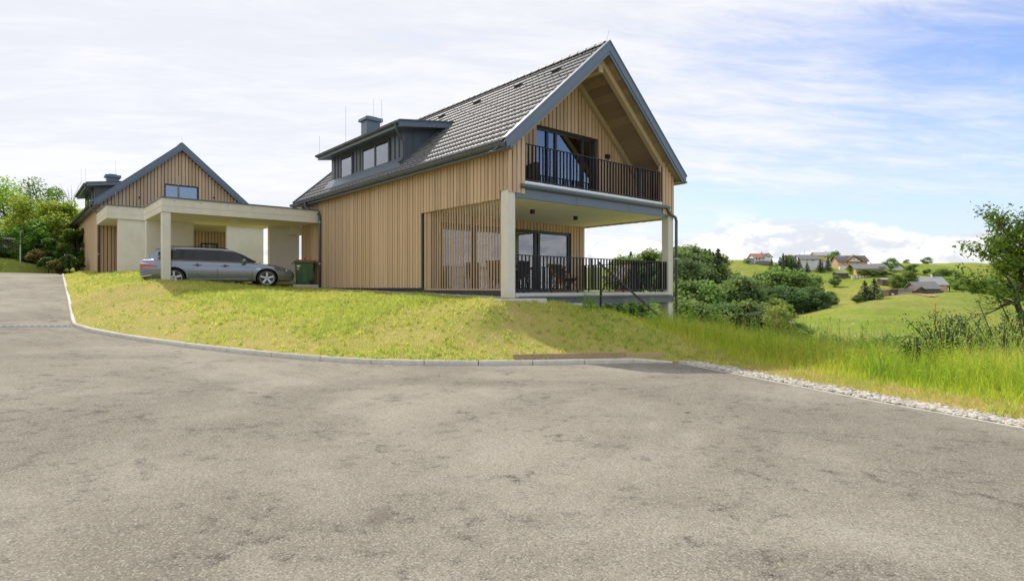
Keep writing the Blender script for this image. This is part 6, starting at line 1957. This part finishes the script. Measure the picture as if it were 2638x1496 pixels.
for i, (px, D, w, h, mt) in enumerate(((95, 35.5, 26, 26, 'brownleaf'), (125, 35, 24, 30, 'leaf_dark'), (150, 34.6, 22, 22, 'brownleaf'), (178, 34.5, 26, 34, 'leaf_dark'), (200, 34.2, 16, 26, 'leaf_dark'), (60, 37.5, 22, 30, 'leaf_mid'), (20, 38.5, 26, 34, 'leaf_dark'), (70, 39.5, 30, 50, 'leaf_dark'), (110, 38.5, 30, 55, 'leaf_dark'), (160, 38, 30, 50, 'leaf_dark'), (-30, 38, 30, 40, 'leaf_dark'))):
    p = at(px, 692 if px > 100 else 672, D); rx = w/FPX*D; hz_ = h/FPX*D
    cl = rand_clumps(14, rx, rx*0.7, hz_*0.5, hz_*0.5, rx*0.25, rx*0.45, 80+i, 0.1)
    cm_ = crown_mesh('foliage', M[mt], cl, 130, rx*0.35, 0.13, 80+i)
    t = thing('shrub', ['dry brownish shrub on the bank below the fence post', 'dark low shrub beside the brownish one on the bank', 'second dry brownish shrub nearer the house', 'dark leafy shrub by the drive edge near the house',
                        'small dark shrub against the second house corner', 'green shrub just under the wire fence rail', 'dark shrub at the left edge of the bank', 'dark shrub behind the wire fence',
                        'dark tall shrub filling the shade behind the fence post', 'dark tall shrub in the shade nearest the second house', 'dark shrub beyond the left edge of the bank'][i], 'shrub', p, 0, 'shrubs on the bank behind the drive')
    link('foliage', cm_, None, t); link('stem', trunk_mesh('stem', hz_*0.5, 0.03, cl[:5], 80+i), None, t)

# bare twigs poking out by the second house gutter
tw = MB(); tb0 = Vector(at(183, 520, 44))
for i in range(7):
    a = random.uniform(-0.7, 0.7); l = random.uniform(0.8, 1.7)
    tw.tube([tb0 + Vector((random.uniform(-0.4,0.4), 0, -1.5)), tb0 + Vector((a*l*0.4, 0, l*0.3)), tb0 + Vector((a*l*1.3, random.uniform(-.3,.3), l))], [0.02, 0.014, 0.006], 4)
tag(part('bare_twigs', tw, M['bark'], None), 'bare grey twigs standing against the sky beside the dormer', 'twigs')

# wire fence on the bank
fe = thing('wire_fence', 'grey metal wire fence with one tall post on the bank', 'fence')
f0 = Vector(at(53, 655, 37)); f1 = Vector(at(-60, 650, 37.5))
for (px, t, b) in ((53, 597, 655), (-8, 600, 652), (171, 640, 672)):
    q0 = Vector(at(px, b, 37)); q1 = Vector(at(px, t, 37)); part('post', MB().tube([q0 - Vector((0,0,0.5)), q1], 0.045, 8), M['galv'], fe)
part('top_rail', MB().tube([at(53, 616, 37), at(-8, 613, 37.2), at(-70, 612, 37.4)], 0.025, 6), M['galv'], fe)
wm_ = MB()
for i in range(26):
    x = 53 - i*4.6; wm_.tube([at(x, 616, 37.05), at(x, 650, 37.05)], 0.006, 3, cap=False)
for i in range(7):
    wm_.tube([at(53, 620+i*5, 37.05), at(-70, 617+i*5, 37.3)], 0.006, 3, cap=False)
o = part('wire_mesh', wm_, M['galv'], fe); o['kind'] = 'stuff'

# plum tree at the right edge
def plum():
    rg = random.Random(91)
    base = Vector((12.15, 13.3, 0)); base.z = float(lawn_z(np.array([base.x]), np.array([base.y]))[0]) - 0.1
    t = thing('plum_tree', 'plum tree with spreading leafy boughs at the right edge of the meadow', 'tree', base)
    m = MB(); tips = []
    def grow(p, d, l, r, lev):
        n = 4; pts = [p]; rs = [r]; q = p.copy(); dd = d.copy()
        for i in range(n):
            dd = (dd + Vector((rg.uniform(-.22,.22), rg.uniform(-.22,.22), rg.uniform(-.16,.20)))).normalized()
            q = q + dd*(l/n); pts.append(q.copy()); rs.append(max(0.004, r*(1-0.6*(i+1)/n)))
            if lev >= 1: tips.append((q.copy(), lev))
        m.tube(pts, rs, 7 if lev == 0 else 5, cap=False)
        if 0 < lev < 4:
            for k in range(3):
                i = rg.randint(2, n) if lev else rg.randint(3, n)
                a = (dd + Vector((rg.uniform(-1,1), rg.uniform(-1,1), rg.uniform(-.35,.75)))).normalized()
                grow(pts[i], a, l*rg.uniform(0.55, 0.78), rs[i]*0.8, lev+1)
    grow(Vector((0,0,0)), Vector((-0.05,0,1)), 2.45, 0.10, 0)
    for (dx_, dy_, dz_) in ((-0.75, -0.1, 0.75), (-0.95, 0.1, 0.35), (-0.3, 0.2, 0.95), (0.7, 0.1, 0.7), (0.2, -0.6, 0.8), (-0.9, -0.2, 0.05), (0.3, 0.6, 0.8), (-0.55, 0.0, 0.9)):
        grow(Vector((0, 0, 2.3 + rg.uniform(-.25, .2))), Vector((dx_, dy_, dz_*0.55)).normalized(), 0.86, 0.05, 1)
    t.scale = (1.32, 1.15, 1.16)
    me = m.mesh('trunk', fix=False, smooth=True); me.materials.append(M['bark']); link('trunk', me, None, t)
    r2 = np.random.default_rng(92)
    T = np.array([p[:] for p, lv in tips if lv >= 2 and p.z*1.16 + base.z > 1.42 + rg.uniform(-.2, .2)]); n = 13000
    i = r2.integers(0, len(T), n); P = T[i] + r2.normal(0, 0.075, (n, 3))
    V, F = leaf_quads(P, 0.075, r2, 0.4, 0.5)
    me = np_mesh('crown', V, F); me.materials.append(M['leaf_plum']); link('crown', me, None, t)
plum()
# dark sloe thicket below it, several shoots
def sloe(px, py, D, h, w, seed, label):
    rg = random.Random(seed); p = at(px, py, D); gz = float(lawn_z(np.array([p[0]]), np.array([p[1]]))[0])
    t = thing('sloe_bush', label, 'bush', (p[0], p[1], gz), 0, 'dark sloe bushes below the plum tree')
    hh = p[2] - gz + h
    m = MB(); cl = []
    for i in range(15):
        a = rg.uniform(0, 6.28); e = Vector((math.cos(a)*w*rg.uniform(.2, 1), math.sin(a)*w*rg.uniform(.2, .8), hh*rg.uniform(0.5, 1.15)))
        mid = Vector((e.x*0.35, e.y*0.35, e.z*0.55)); m.tube([(0,0,0), mid, e], [0.02, 0.014, 0.004], 5, cap=False)
        for s in range(7):
            k = 0.25 + 0.75*s/6; q = mid.lerp(e, (k-0.5)*2) if k > 0.5 else Vector((0,0,0)).lerp(mid, k*2)
            cl.append(((q.x, q.y, q.z), 0.11 + 0.13*(1-k)))
    me = m.mesh('stems', fix=False); me.materials.append(M['bark']); link('stems', me, None, t)
    link('foliage', crown_mesh('foliage', M['leaf_sloe'], cl, 30, 0.17, 0.052, seed, 0.4, 0.55, 1.1), None, t)
    r2 = np.random.default_rng(seed); bv = MB()
    for i in range(40):
        c, r = cl[r2.integers(len(cl))]; q = np.array(c) + r2.normal(0, 0.06, 3)
        bv.lathe([(0.0, -0.011), (0.010, -0.004), (0.010, 0.004), (0.0, 0.011)], 6, 'z', tuple(q))
    o = part('sloe_berries', bv, M['berry'], t); o['kind'] = 'stuff'
sloe(2365, 915, 10.8, 0.30, 0.5, 101, 'low dark sloe bush beside the yellow flowers')
sloe(2430, 885, 11.4, 0.62, 0.75, 102, 'dark sloe bush with an upright shoot left of the plum tree')
sloe(2510, 890, 11.8, 0.45, 0.8, 103, 'dark sloe bush in front of the barn meadow')
sloe(2580, 880, 12.2, 0.65, 1.0, 104, 'dark sloe bush right under the plum boughs')
sloe(2650, 860, 12.6, 0.95, 1.0, 105, 'dark sloe bush at the right edge of the picture')
# ------------------------------------------------------------------ the opposite hillside: trees
def unit_broad(seed, mat, n=30, per=78, leaf=0.056, egg=0.2):
    cl = rand_clumps(n, 0.35, 0.35, 0.38, 0.57, 0.10, 0.21, seed, 0.62, egg)
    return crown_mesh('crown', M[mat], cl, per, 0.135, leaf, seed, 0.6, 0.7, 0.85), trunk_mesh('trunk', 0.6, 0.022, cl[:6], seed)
def unit_spruce(seed, n=19):
    rg = np.random.default_rng(seed); Ps = []
    for i in range(n):
        t = i/(n-1); z = 0.10 + 0.88*t; r = 0.30*(1-t)**0.8 + 0.012
        nb = int(9 + 16*(1-t))
        for j in range(nb):
            a = rg.uniform(0, 2*np.pi); rr = r*rg.uniform(0.7, 1.12); m = int(5 + 7*(1-t))
            s = rg.random(m)**0.7
            Ps.append(np.stack([np.cos(a)*rr*s, np.sin(a)*rr*s, z - 0.05*s*(1-t*0.5) + rg.normal(0, 0.006, m)], 1) + rg.normal(0, 0.007, (m, 3)))
    V, F = leaf_quads(np.concatenate(Ps), 0.046, rg, 0.9, 0.6)
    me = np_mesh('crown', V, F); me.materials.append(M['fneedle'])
    return me, trunk_mesh('trunk', 0.95, 0.016, [], seed)
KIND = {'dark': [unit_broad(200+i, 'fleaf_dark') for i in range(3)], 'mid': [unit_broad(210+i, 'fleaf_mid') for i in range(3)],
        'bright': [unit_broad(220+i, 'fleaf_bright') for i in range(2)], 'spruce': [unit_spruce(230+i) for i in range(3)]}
NAMEK = {'dark': 'broadleaf_tree', 'mid': 'broadleaf_tree', 'bright': 'broadleaf_tree', 'spruce': 'spruce_tree'}
def far_tree(px, yb, yt, D, kind, label, group=None, wide=1.0, sink=True):
    p = at(px, yb, D); h = (yb-yt)/FPX*D
    gz = ground_at(p[0], p[1])
    top = p[2] + h
    z = min(gz, p[2]) if sink else p[2]
    k = random.randrange(len(KIND[kind])); cm_, tm_ = KIND[kind][k]
    hh = top - z
    w = h*wide*1.28
    return tree(NAMEK[kind], label, 'tree', (p[0], p[1], z), cm_, tm_, group, random.uniform(0, 6.28), (w, w, hh))

# single trees one can point at
far_tree(1850, 755, 640, 250, 'spruce', 'tall pointed spruce at the right edge of the left-hand wood', wide=1.25)
far_tree(2003, 880, 788, 122, 'bright', 'round green tree standing low in the valley above the meadow grass', wide=0.95)
far_tree(2062, 885, 830, 120, 'mid', 'small dark round bush-like tree right of the round valley tree', wide=1.1)
far_tree(2139, 795, 748, 240, 'dark', 'lone dark tree standing on the slope above the knoll', wide=0.95)
far_tree(2150, 735, 708, 300, 'dark', 'lone grey-green leaning tree in mid slope below the yellow house', wide=1.15)
far_tree(2228, 776, 722, 212, 'spruce', 'left spruce of the dark pair on top of the knoll', wide=1.25)
far_tree(2252, 774, 716, 213, 'spruce', 'right spruce of the dark pair on top of the knoll', wide=1.2)
far_tree(2208, 778, 758, 210, 'dark', 'dark bush at the foot of the spruce pair', wide=1.4)
far_tree(2388, 684, 662, 420, 'mid', 'small lone tree on the skyline meadow', wide=1.15)
far_tree(2336, 682, 668, 425, 'mid', 'tiny lone tree on the skyline left of the other', wide=1.1)
far_tree(2149, 672, 645, 372, 'mid', 'leafy tree rising above the roofs of the hilltop houses', wide=1.2)
far_tree(2036, 678, 656, 378, 'mid', 'light green tree left of the white hilltop house', wide=1.1)
far_tree(2079, 700, 674, 345, 'spruce', 'single small spruce below the white hilltop house', wide=1.0)
far_tree(2113, 700, 668, 342, 'spruce', 'spruce pair below the white house, broader of the two', wide=1.1)
far_tree(2133, 696, 661, 344, 'spruce', 'spruce pair below the white house, taller of the two', wide=0.95)
far_tree(2309, 738, 706, 262, 'mid', 'green walnut-like tree left of the grey barn', wide=1.2)
far_tree(2340, 740, 698, 258, 'mid', 'broad green tree close to the grey barn roof', wide=1.15)
far_tree(2295, 688, 664, 355, 'mid', 'bushy tree right of the orange hilltop house', wide=1.5)
far_tree(2352, 708, 680, 345, 'dark', 'dark bushy tree beside the small grey-roofed house', wide=1.3)
far_tree(2388, 706, 692, 340, 'dark', 'dark round bush on the slope right of the grey-roofed house', wide=1.3)
far_tree(2420, 716, 692, 330, 'mid', 'green tree row above the barn, first from the barn', wide=1.4)
far_tree(2446, 742, 712, 270, 'bright', 'light green tree just right of the barn', wide=1.2)
far_tree(2478, 752, 722, 262, 'mid', 'green tree right of the barn at the meadow edge', wide=1.3)
far_tree(2225, 712, 692, 318, 'mid', 'green bush in front of the yellow house, left', 'bushes below the yellow house', 1.7)
far_tree(2250, 713, 694, 316, 'mid', 'green bush in front of the yellow house, middle', 'bushes below the yellow house', 1.7)
far_tree(2272, 712, 695, 316, 'dark', 'darker green bush in front of the yellow house, right', 'bushes below the yellow house', 1.5)
far_tree(2196, 702, 684, 330, 'bright', 'light green shrub left of the yellow house', None, 1.6)
far_tree(1972, 678, 668, 374, 'dark', 'rounded bush beside the red-roofed house', None, 1.3)
far_tree(1922, 676, 668, 372, 'bright', 'light green hedge bush left of the red-roofed house', None, 2.4)
# masses: every tree still a tree of its own
ORD = ['first', 'second', 'third', 'fourth', 'fifth', 'sixth', 'seventh', 'eighth', 'ninth', 'tenth']
KW = {'spruce': 'dark spruce', 'mid': 'green broadleaf tree', 'dark': 'dark broadleaf tree', 'bright': 'light green tree'}
def mass(rows, group):
    for (x0, x1, n, yb, yt, D, kinds, wide, where) in rows:
        for j in range(n):
            t = (j + 0.5 + random.uniform(-0.3, 0.3))/n
            k = random.choice(kinds)
            yy = (yb[0] + (yb[1]-yb[0])*t); tt = (yt[0] + (yt[1]-yt[0])*t) + random.uniform(-11, 8)
            far_tree(x0 + (x1-x0)*t, yy, tt, D + random.uniform(-6, 6), k, KW[k] + ', ' + ORD[j] + ' from left in the ' + where, group, wide*random.uniform(0.9, 1.15))
mass([(1735, 1842, 10, (722, 726), (634, 650), 330, ['spruce', 'spruce', 'mid'], 1.0, 'skyline row of the wood behind the column'), (1590, 1730, 9, (735, 720), (656, 646), 345, ['spruce', 'mid', 'mid'], 1.0, 'skyline row seen through the terrace'),
      (1730, 1838, 8, (742, 748), (644, 662), 285, ['mid', 'dark'], 1.1, 'second row of the wood'), (1730, 1858, 8, (772, 775), (668, 684), 255, ['dark', 'mid', 'mid'], 1.1, 'third row of the wood'), (1590, 1725, 6, (760, 755), (692, 690), 290, ['mid', 'dark'], 1.1, 'second row seen through the terrace')], 'trees of the left-hand wood')
mass([(1735, 1930, 7, (840, 835), (728, 716), 190, ['mid', 'mid', 'dark'], 1.15, 'middle row of the valley copse'), (1725, 1985, 8, (895, 890), (772, 782), 150, ['mid', 'dark'], 1.2, 'front row of the valley copse'), (1560, 1720, 5, (850, 850), (765, 760), 180, ['mid', 'dark'], 1.2, 'row seen under the deck'),
      (1935, 2010, 5, (765, 760), (715, 722), 262, ['dark', 'spruce', 'mid'], 1.1, 'top corner of the valley copse'), (1965, 2085, 7, (790, 790), (700, 708), 235, ['mid', 'dark'], 1.15, 'upper right row of the valley copse'), (1940, 2108, 9, (818, 812), (738, 744), 208, ['spruce', 'dark', 'dark'], 1.05, 'right spruce row of the copse'),
      (1960, 2040, 3, (830, 830), (780, 776), 195, ['bright', 'mid'], 1.1, 'pale group inside the valley copse'), (1890, 1990, 4, (868, 868), (800, 796), 160, ['mid', 'dark'], 1.2, 'lowest right row of the valley copse')], 'trees of the valley copse')
mass([(2015, 2062, 7, (702, 702), (662, 668), 342, ['spruce'], 0.95, 'row below the hilltop houses'), (1985, 2012, 3, (722, 712), (676, 672), 318, ['spruce'], 1.0, 'group where the row meets the copse'), (1962, 2006, 4, (735, 722), (704, 690), 300, ['mid', 'bright'], 1.3, 'leafy gap above the copse')], 'trees below the hilltop houses')
mass([(2500, 2700, 9, (762, 772), (716, 722), 262, ['dark', 'mid', 'dark'], 1.25, 'hedge line behind the plum tree'), (2400, 2470, 4, (722, 722), (700, 700), 318, ['mid', 'dark'], 1.5, 'bush row above the barn'), (1790, 1880, 5, (682, 680), (662, 668), 440, ['mid', 'dark'], 1.4, 'skyline row left of the red roof')], 'trees of the hedge line')
mass([(2105, 2330, 7, (900, 905), (862, 858), 78, ['dark', 'mid'], 1.3, 'bush row at the near valley edge')], 'bushes at the near valley edge')

# ------------------------------------------------------------------ the hilltop houses and the barn
def facm(name, col, rough=0.8): return mat_plain(name, col, rough, 0, 0.06, 0.4, 0.3)
M['fw'] = facm('white_render', (0.74, 0.73, 0.71)); M['fy'] = facm('yellow_render', (0.66, 0.55, 0.22)); M['fo'] = facm('orange_render', (0.56, 0.38, 0.24))
M['rred'] = facm('red_roof_tiles', (0.40, 0.17, 0.11)); M['rgrey'] = facm('grey_roof_tiles', (0.20, 0.195, 0.20)); M['rbrown'] = facm('brown_roof_tiles', (0.13, 0.095, 0.08)); M['rsilver'] = facm('pale_metal_roof', (0.36, 0.36, 0.37))
M['solar'] = mat_plain('solar_glass', (0.10, 0.11, 0.14), 0.15, 0, 0.05)
M['fwin'] = mat_plain('far_window_glass', (0.05, 0.06, 0.08), 0.1)
def far_house(name, label, cat, px, yb, D, wpx, wall_h, roof_h, depth, wallm, roofm, ridge='x', rot=0.0, over=0.5, wins=(), gwins=(), extras=None, chim=True, hip=0.0):
    """wpx: width in the photograph; wall_h/roof_h in photograph pixels; ridge 'x' along the front, 'y' gable to the front"""
    s = D/FPX; p = at(px, yb, D); w = wpx*s/2; wh = wall_h*s; rh = roof_h*s
    gz = ground_at(p[0], p[1])
    t = thing(name, label, cat, p, rot + math.atan2(-p[0], p[1])*0.0)
    lo = min(gz - p[2], 0) - 1.0
    wm = MB().box(-w, w, 0, depth, lo, wh)
    part('wall', wm, M[wallm], t)
    e = over
    if ridge == 'x':
        rl = MB().prism([(-e, wh-e*rh/(depth/2)*0.9), (depth/2, wh+rh), (depth+e, wh-e*rh/(depth/2)*0.9), (depth+e, wh-e*rh/(depth/2)*0.9-0.2), (depth/2, wh+rh-0.3), (-e, wh-e*rh/(depth/2)*0.9-0.2)], 'x', -w-e, w+e)
        part('gable', MB().prism([(0, wh-0.01), (depth, wh-0.01), (depth/2, wh+rh-0.25)], 'x', -w+0.02, w-0.02), M[wallm], t)
    else:
        rl = MB().prism([(-w-e, wh-e*rh/w*0.9), (0, wh+rh), (w+e, wh-e*rh/w*0.9), (w+e, wh-e*rh/w*0.9-0.25), (0, wh+rh-0.35), (-w-e, wh-e*rh/w*0.9-0.25)], 'y', -e, depth+e)
        part('gable', MB().prism([(-w, wh-0.01), (w, wh-0.01), (0, wh+rh-0.3)], 'y', 0.02, depth-0.02), M[wallm], t)
    ro = part('roof', rl, M[roofm], t)
    if chim: part('chimney', MB().box(w*0.25, w*0.25+0.6, depth*0.5, depth*0.5+0.6, wh+rh*0.5, wh+rh+0.9), M['rred'] if roofm == 'rred' else M['fw'], ro)
    for (fx, fz, fw_, fh_) in wins:
        wo = part('window', MB().box(-w+2*w*fx, -w+2*w*(fx+fw_), -0.06, 0.0, wh*fz, wh*(fz+fh_)), M['fw'], t)
        part('pane', MB().box(-w+2*w*fx+0.12, -w+2*w*(fx+fw_)-0.12, -0.08, -0.058, wh*fz+0.12, wh*(fz+fh_)-0.12), M['fwin'], wo)
    if extras: extras(t, w, wh, rh, depth)
    return t
def red_extra(t, w, wh, rh, d):
    # gabled wing to the right and a low annex to the left
    m = MB().box(w*0.15, w*1.05, -1.2, d*0.6, -1.5, wh*1.05); part('wing_wall', m, M['fw'], t)
    part('wing_gable', MB().prism([(w*0.15, wh*1.05), (w*1.05, wh*1.05), (w*0.60, wh+rh*0.95)], 'y', -1.2, d*0.6), M['fw'], t)
    part('wing_roof', MB().prism([(w*0.02, wh*0.92), (w*0.6, wh+rh*1.02), (w*1.18, wh*0.92), (w*1.18, wh*0.86), (w*0.6, wh+rh*0.95), (w*0.02, wh*0.86)], 'y', -1.7, d*0.6), M['rbrown'], t)
    for k in range(3):
        part('wing_window', MB().box(w*(0.38+0.16*k), w*(0.38+0.16*k+0.1), -1.26, -1.2, wh*0.95, wh*1.25), M['fwin'], t)
    part('terrace_block', MB().box(-w*0.95, w*0.75, -2.6, -1.25, -2.0, 0.35), M['rgrey'], t)
    part('annex', MB().box(-w*1.7, -w, 0.3, d*0.7, -1.5, wh*0.62), M['rsilver'], t); part('annex_roof', MB().box(-w*1.8, -w*0.98, 0.0, d*0.75, wh*0.62, wh*0.70), M['rgrey'], t)
far_house('hilltop_house', 'white house with red roof and gabled wing alone on the bright meadow crest', 'house', 1964, 674, 372, 44, 12, 10, 8.0, 'fw', 'rred', 'x', R(4), 0.6, ((0.10, 0.35, 0.10, 0.4), (0.26, 0.35, 0.10, 0.4)), extras=red_extra)
def white_extra(t, w, wh, rh, d):
    part('porch_wall', MB().box(w, w*1.5, 1.0, d*0.8, -2, wh*0.8), M['fw'], t); part('porch_roof', MB().box(w*0.9, w*1.6, 0.6, d*0.9, wh*0.8, wh*0.9), M['rbrown'], t)
    part('garage', MB().box(w*1.55, w*2.3, 0.0, d*0.5, -2.5, wh*0.55), M['fw'], t); part('garage_roof', MB().box(w*1.5, w*2.35, -0.3, d*0.55, wh*0.55, wh*0.62), M['rgrey'], t)
far_house('hilltop_house', 'low white house with broad grey hipped-looking roof above the spruces', 'house', 2084, 681, 352, 46, 15, 11, 9, 'fw', 'rgrey', 'x', R(-6), 0.7, ((0.34, 0.62, 0.11, 0.22), (0.62, 0.62, 0.18, 0.22), (0.66, 0.2, 0.05, 0.15)), extras=white_extra, chim=False)
far_house('hilltop_house', 'long grey-roofed farmhouse behind the white house', 'house', 2062, 664, 392, 56, 2, 6, 10, 'fy', 'rgrey', 'x', R(3), 0.5, (), chim=True)
far_house('hilltop_house', 'yellow house with pale grey roof on the hilltop behind the leafy tree', 'house', 2128, 666, 388, 50, 9, 9, 9, 'fy', 'rsilver', 'x', R(-3), 0.5, ((0.42, 0.2, 0.10, 0.5), (0.62, 0.2, 0.08, 0.5)))
def orange_extra(t, w, wh, rh, d):
    # front gable dormer, balcony, solar panels
    part('cross_gable', MB().prism([(-w*0.35, wh*0.7), (w*0.45, wh*0.7), (w*0.45, wh*1.0), (w*0.05, wh+rh*0.82), (-w*0.35, wh*1.0)], 'y', -0.9, d*0.5), M['fo'], t)
    part('cross_gable_roof', MB().prism([(-w*0.52, wh*0.86), (w*0.05, wh+rh*0.98), (w*0.62, wh*0.86), (w*0.62, wh*0.76), (w*0.05, wh+rh*0.84), (-w*0.52, wh*0.76)], 'y', -1.6, d*0.5), M['rbrown'], t)
    part('balcony', MB().box(-w*0.32, w*0.42, -1.7, -0.92, wh*0.80, wh*0.98), M['fw'], t)
    for k in range(4):
        for j in range(2):
            a0 = -w*0.98 + k*w*0.16; z0 = wh + rh*(0.30+0.30*j); y0 = d/2*(0.30+0.30*j)
            part('solar_panel', MB().add([(a0, y0-0.25, z0+0.02), (a0+w*0.145, y0-0.25, z0+0.02), (a0+w*0.145, y0+d*0.12, z0+rh*0.25+0.02), (a0, y0+d*0.12, z0+rh*0.25+0.02)], [(0,1,2,3)]), M['solar'], t)
    for k in (0, 1): part('balcony_door', MB().box(-w*0.12+k*w*0.22, w*0.02+k*w*0.22, -0.96, -0.9, wh*1.0, wh+rh*0.35), M['fw'], t)
    part('skylight', MB().add([(w*0.62, d*0.2, wh+rh*0.40+0.3), (w*0.74, d*0.2, wh+rh*0.40+0.3), (w*0.74, d*0.28, wh+rh*0.56+0.3), (w*0.62, d*0.28, wh+rh*0.56+0.3)], [(0,1,2,3)]), M['fwin'], t)
    part('base_wall', MB().box(-w*1.0, w*0.5, -2.4, -0.06, -3.0, -0.6), M['fw'], t)
far_house('hilltop_house', 'orange house with brown gabled roof, white balcony and solar panels', 'house', 2197, 683, 350, 70, 12, 14, 11, 'fo', 'rbrown', 'x', R(-8), 0.9, ((0.12, 0.25, 0.07, 0.4), (0.28, 0.25, 0.06, 0.4), (0.62, 0.25, 0.06, 0.4)), extras=orange_extra)
def yellow_extra(t, w, wh, rh, d):
    part('balcony', MB().box(-w*0.2, w*1.05, -1.3, -0.05, -0.2, wh*0.02+0.5), M['brownplank'], t)
    part('upper_balcony', MB().box(w*0.55, w*1.02, -0.9, -0.05, wh*0.85, wh*1.1), M['brownplank'], t)
    part('carport_roof', MB().box(w*1.05, w*1.75, -1.5, 3.0, -0.35, -0.1), M['rbrown'], t)
    for k in (1.15, 1.6): part('carport_post', MB().box(w*k-0.1, w*k+0.1, -1.2, -1.0, -2.5, -0.3), M['brownplank'], t)
far_house('slope_house', 'yellow chalet with wide overhanging grey roof and brown balcony', 'house', 2243, 702, 322, 66, 13, 10, 10, 'fy', 'rgrey', 'x', R(-10), 1.8, ((0.10, 0.15, 0.06, 0.4), (0.30, 0.1, 0.05, 0.45), (0.50, 0.05, 0.07, 0.5), (0.72, 0.15, 0.05, 0.4), (0.88, 0.15, 0.05, 0.4)), extras=yellow_extra)
far_house('slope_house', 'small house with brown roof half hidden by bushes near the skyline', 'house', 2312, 690, 360, 34, 3, 10, 8, 'fw', 'rbrown', 'y', R(8), 0.7, ())
def shed_front(t, w, wh, rh, d):
    part('gate', MB().box(-w*0.3, w*0.3, -0.1, -0.02, -0.8, wh*0.75), M['fwin'], t)
def barn_extra(t, w, wh, rh, d):
    part('lean_to', MB().box(-w*0.9, w*0.95, -2.2, -0.1, -2.0, wh*0.30), M['brownplank'], t)
    for k in range(6): part('stall_opening', MB().box(-w*0.85+k*w*0.29, -w*0.85+k*w*0.29+w*0.2, -2.26, -2.2, -1.6, wh*0.1), M['fwin'], t)
far_house('farmhouse', 'pale-roofed farmhouse with orange end wall behind the grey barn', 'house', 2408, 745, 262, 62, 14, 19, 9, 'fo', 'rsilver', 'x', R(-4), 0.6, ((0.88, 0.3, 0.05, 0.4),), chim=True)
far_house('barn', 'old barn with large dark grey roof on the knoll', 'barn', 2393, 751, 246, 58, 9, 17, 9, 'greyplank', 'rgrey', 'x', R(-4), 0.5, (), extras=barn_extra, chim=False)
far_house('hay_shed', 'small open gabled shed in front of the barn', 'shed', 2371, 757, 236, 24, 11, 8, 5, 'brownplank', 'rbrown', 'y', R(0), 0.6, (), extras=shed_front, chim=False)
# flat-roofed plank shed, left part brown, right part silver
sh = thing('plank_shed', 'flat-roofed shed with brown and silver board walls on the knoll', 'shed', at(2319, 764, 228), R(-3))
s_ = 228/FPX
part('brown_wall', MB().box(-29*s_, -6*s_, 0, 5, -1.5, 16*s_), M['brownplank'], sh); part('silver_wall', MB().box(-6*s_, 29*s_, -0.05, 5, -1.5, 17*s_), M['rsilver'], sh)
part('roof', MB().add([(-31*s_, -0.8, 17*s_), (31*s_, -0.8, 18.5*s_), (31*s_, 5.6, 19.5*s_), (-31*s_, 5.6, 18*s_), (-31*s_, -0.8, 17*s_+0.25), (31*s_, -0.8, 18.5*s_+0.25), (31*s_, 5.6, 19.5*s_+0.25), (-31*s_, 5.6, 18*s_+0.25)],
                      [(0,3,2,1), (4,5,6,7), (0,1,5,4), (1,2,6,5), (2,3,7,6), (3,0,4,7)]), M['rbrown'], sh)
part('window', MB().box(-22*s_, -15*s_, -0.06, 0.0, 4*s_, 9*s_), M['fw'], sh)
far_house('stone_shed', 'small dark open shed below the yellow chalet', 'shed', 2172, 712, 322, 28, 9, 3, 5, 'brownplank', 'rgrey', 'x', 0, 0.5, (), chim=False)
far_house('garden_shed', 'small brown shed with pale roof left of the walnut trees', 'shed', 2283, 728, 288, 20, 9, 3, 4, 'brownplank', 'rsilver', 'x', 0, 0.4, (), chim=False)
# retaining wall under the chalet
rwl = MB(); 
for i in range(12):
    a = at(2195 + i*8, 712, 318); rwl.box(a[0]-1.0, a[0]+0.98, 316.5, 317.2, ground_at(a[0], 317)-0.8, a[2]+0.5)
tag(part('retaining_wall', rwl, M['concrete'], None), 'low pale retaining wall below the yellow chalet', 'wall')
# power pole on the crest
pp = MB().tube([at(2072, 668, 395), at(2072, 646, 395)], 0.12, 6); tag(part('mast', pp, M['galv'], None), 'thin mast above the roofs of the hilltop houses', 'mast')

# bare earth: the track in the valley and the trodden ground by the shed
M['earth'] = mat_plain('dry_earth', (0.36, 0.25, 0.14), 0.95, 0, 0.15, 0.3, 0.1)
def patch(name, pts, width, lift=0.25):
    V = []; F = []
    for i, (x, y) in enumerate(pts):
        a = pts[max(0, i-1)]; b = pts[min(len(pts)-1, i+1)]; tx, ty = b[0]-a[0], b[1]-a[1]; l = math.hypot(tx, ty) or 1
        w = width[i] if isinstance(width, (list, tuple)) else width
        for s in (-1, -0.5, 0, 0.5, 1):
            qx, qy = x - ty/l*w*s, y + tx/l*w*s
            V.append((qx, qy, ground_at(qx, qy) + lift - 0.12*abs(s)))
    for i in range(len(pts)-1):
        for k in range(4): F.append((5*i+k, 5*i+k+1, 5*(i+1)+k+1, 5*(i+1)+k))
    o = link(name, np_mesh(name, np.array(V), np.array(F), smooth=True), M['earth']); tag(o, kind='structure'); return o
def gxy(px, D): return ((px-CXP)/FPX*D, D)
patch('farm_track', [gxy(1935, 112), gxy(1985, 108), gxy(2040, 102), gxy(2100, 98), gxy(2160, 95)], 2.4)
patch('farm_yard', [gxy(2310, 222), gxy(2335, 222), gxy(2360, 220), gxy(2390, 214), gxy(2400, 206)], [1.5, 3.0, 4.5, 3.5, 0.8], 0.35)
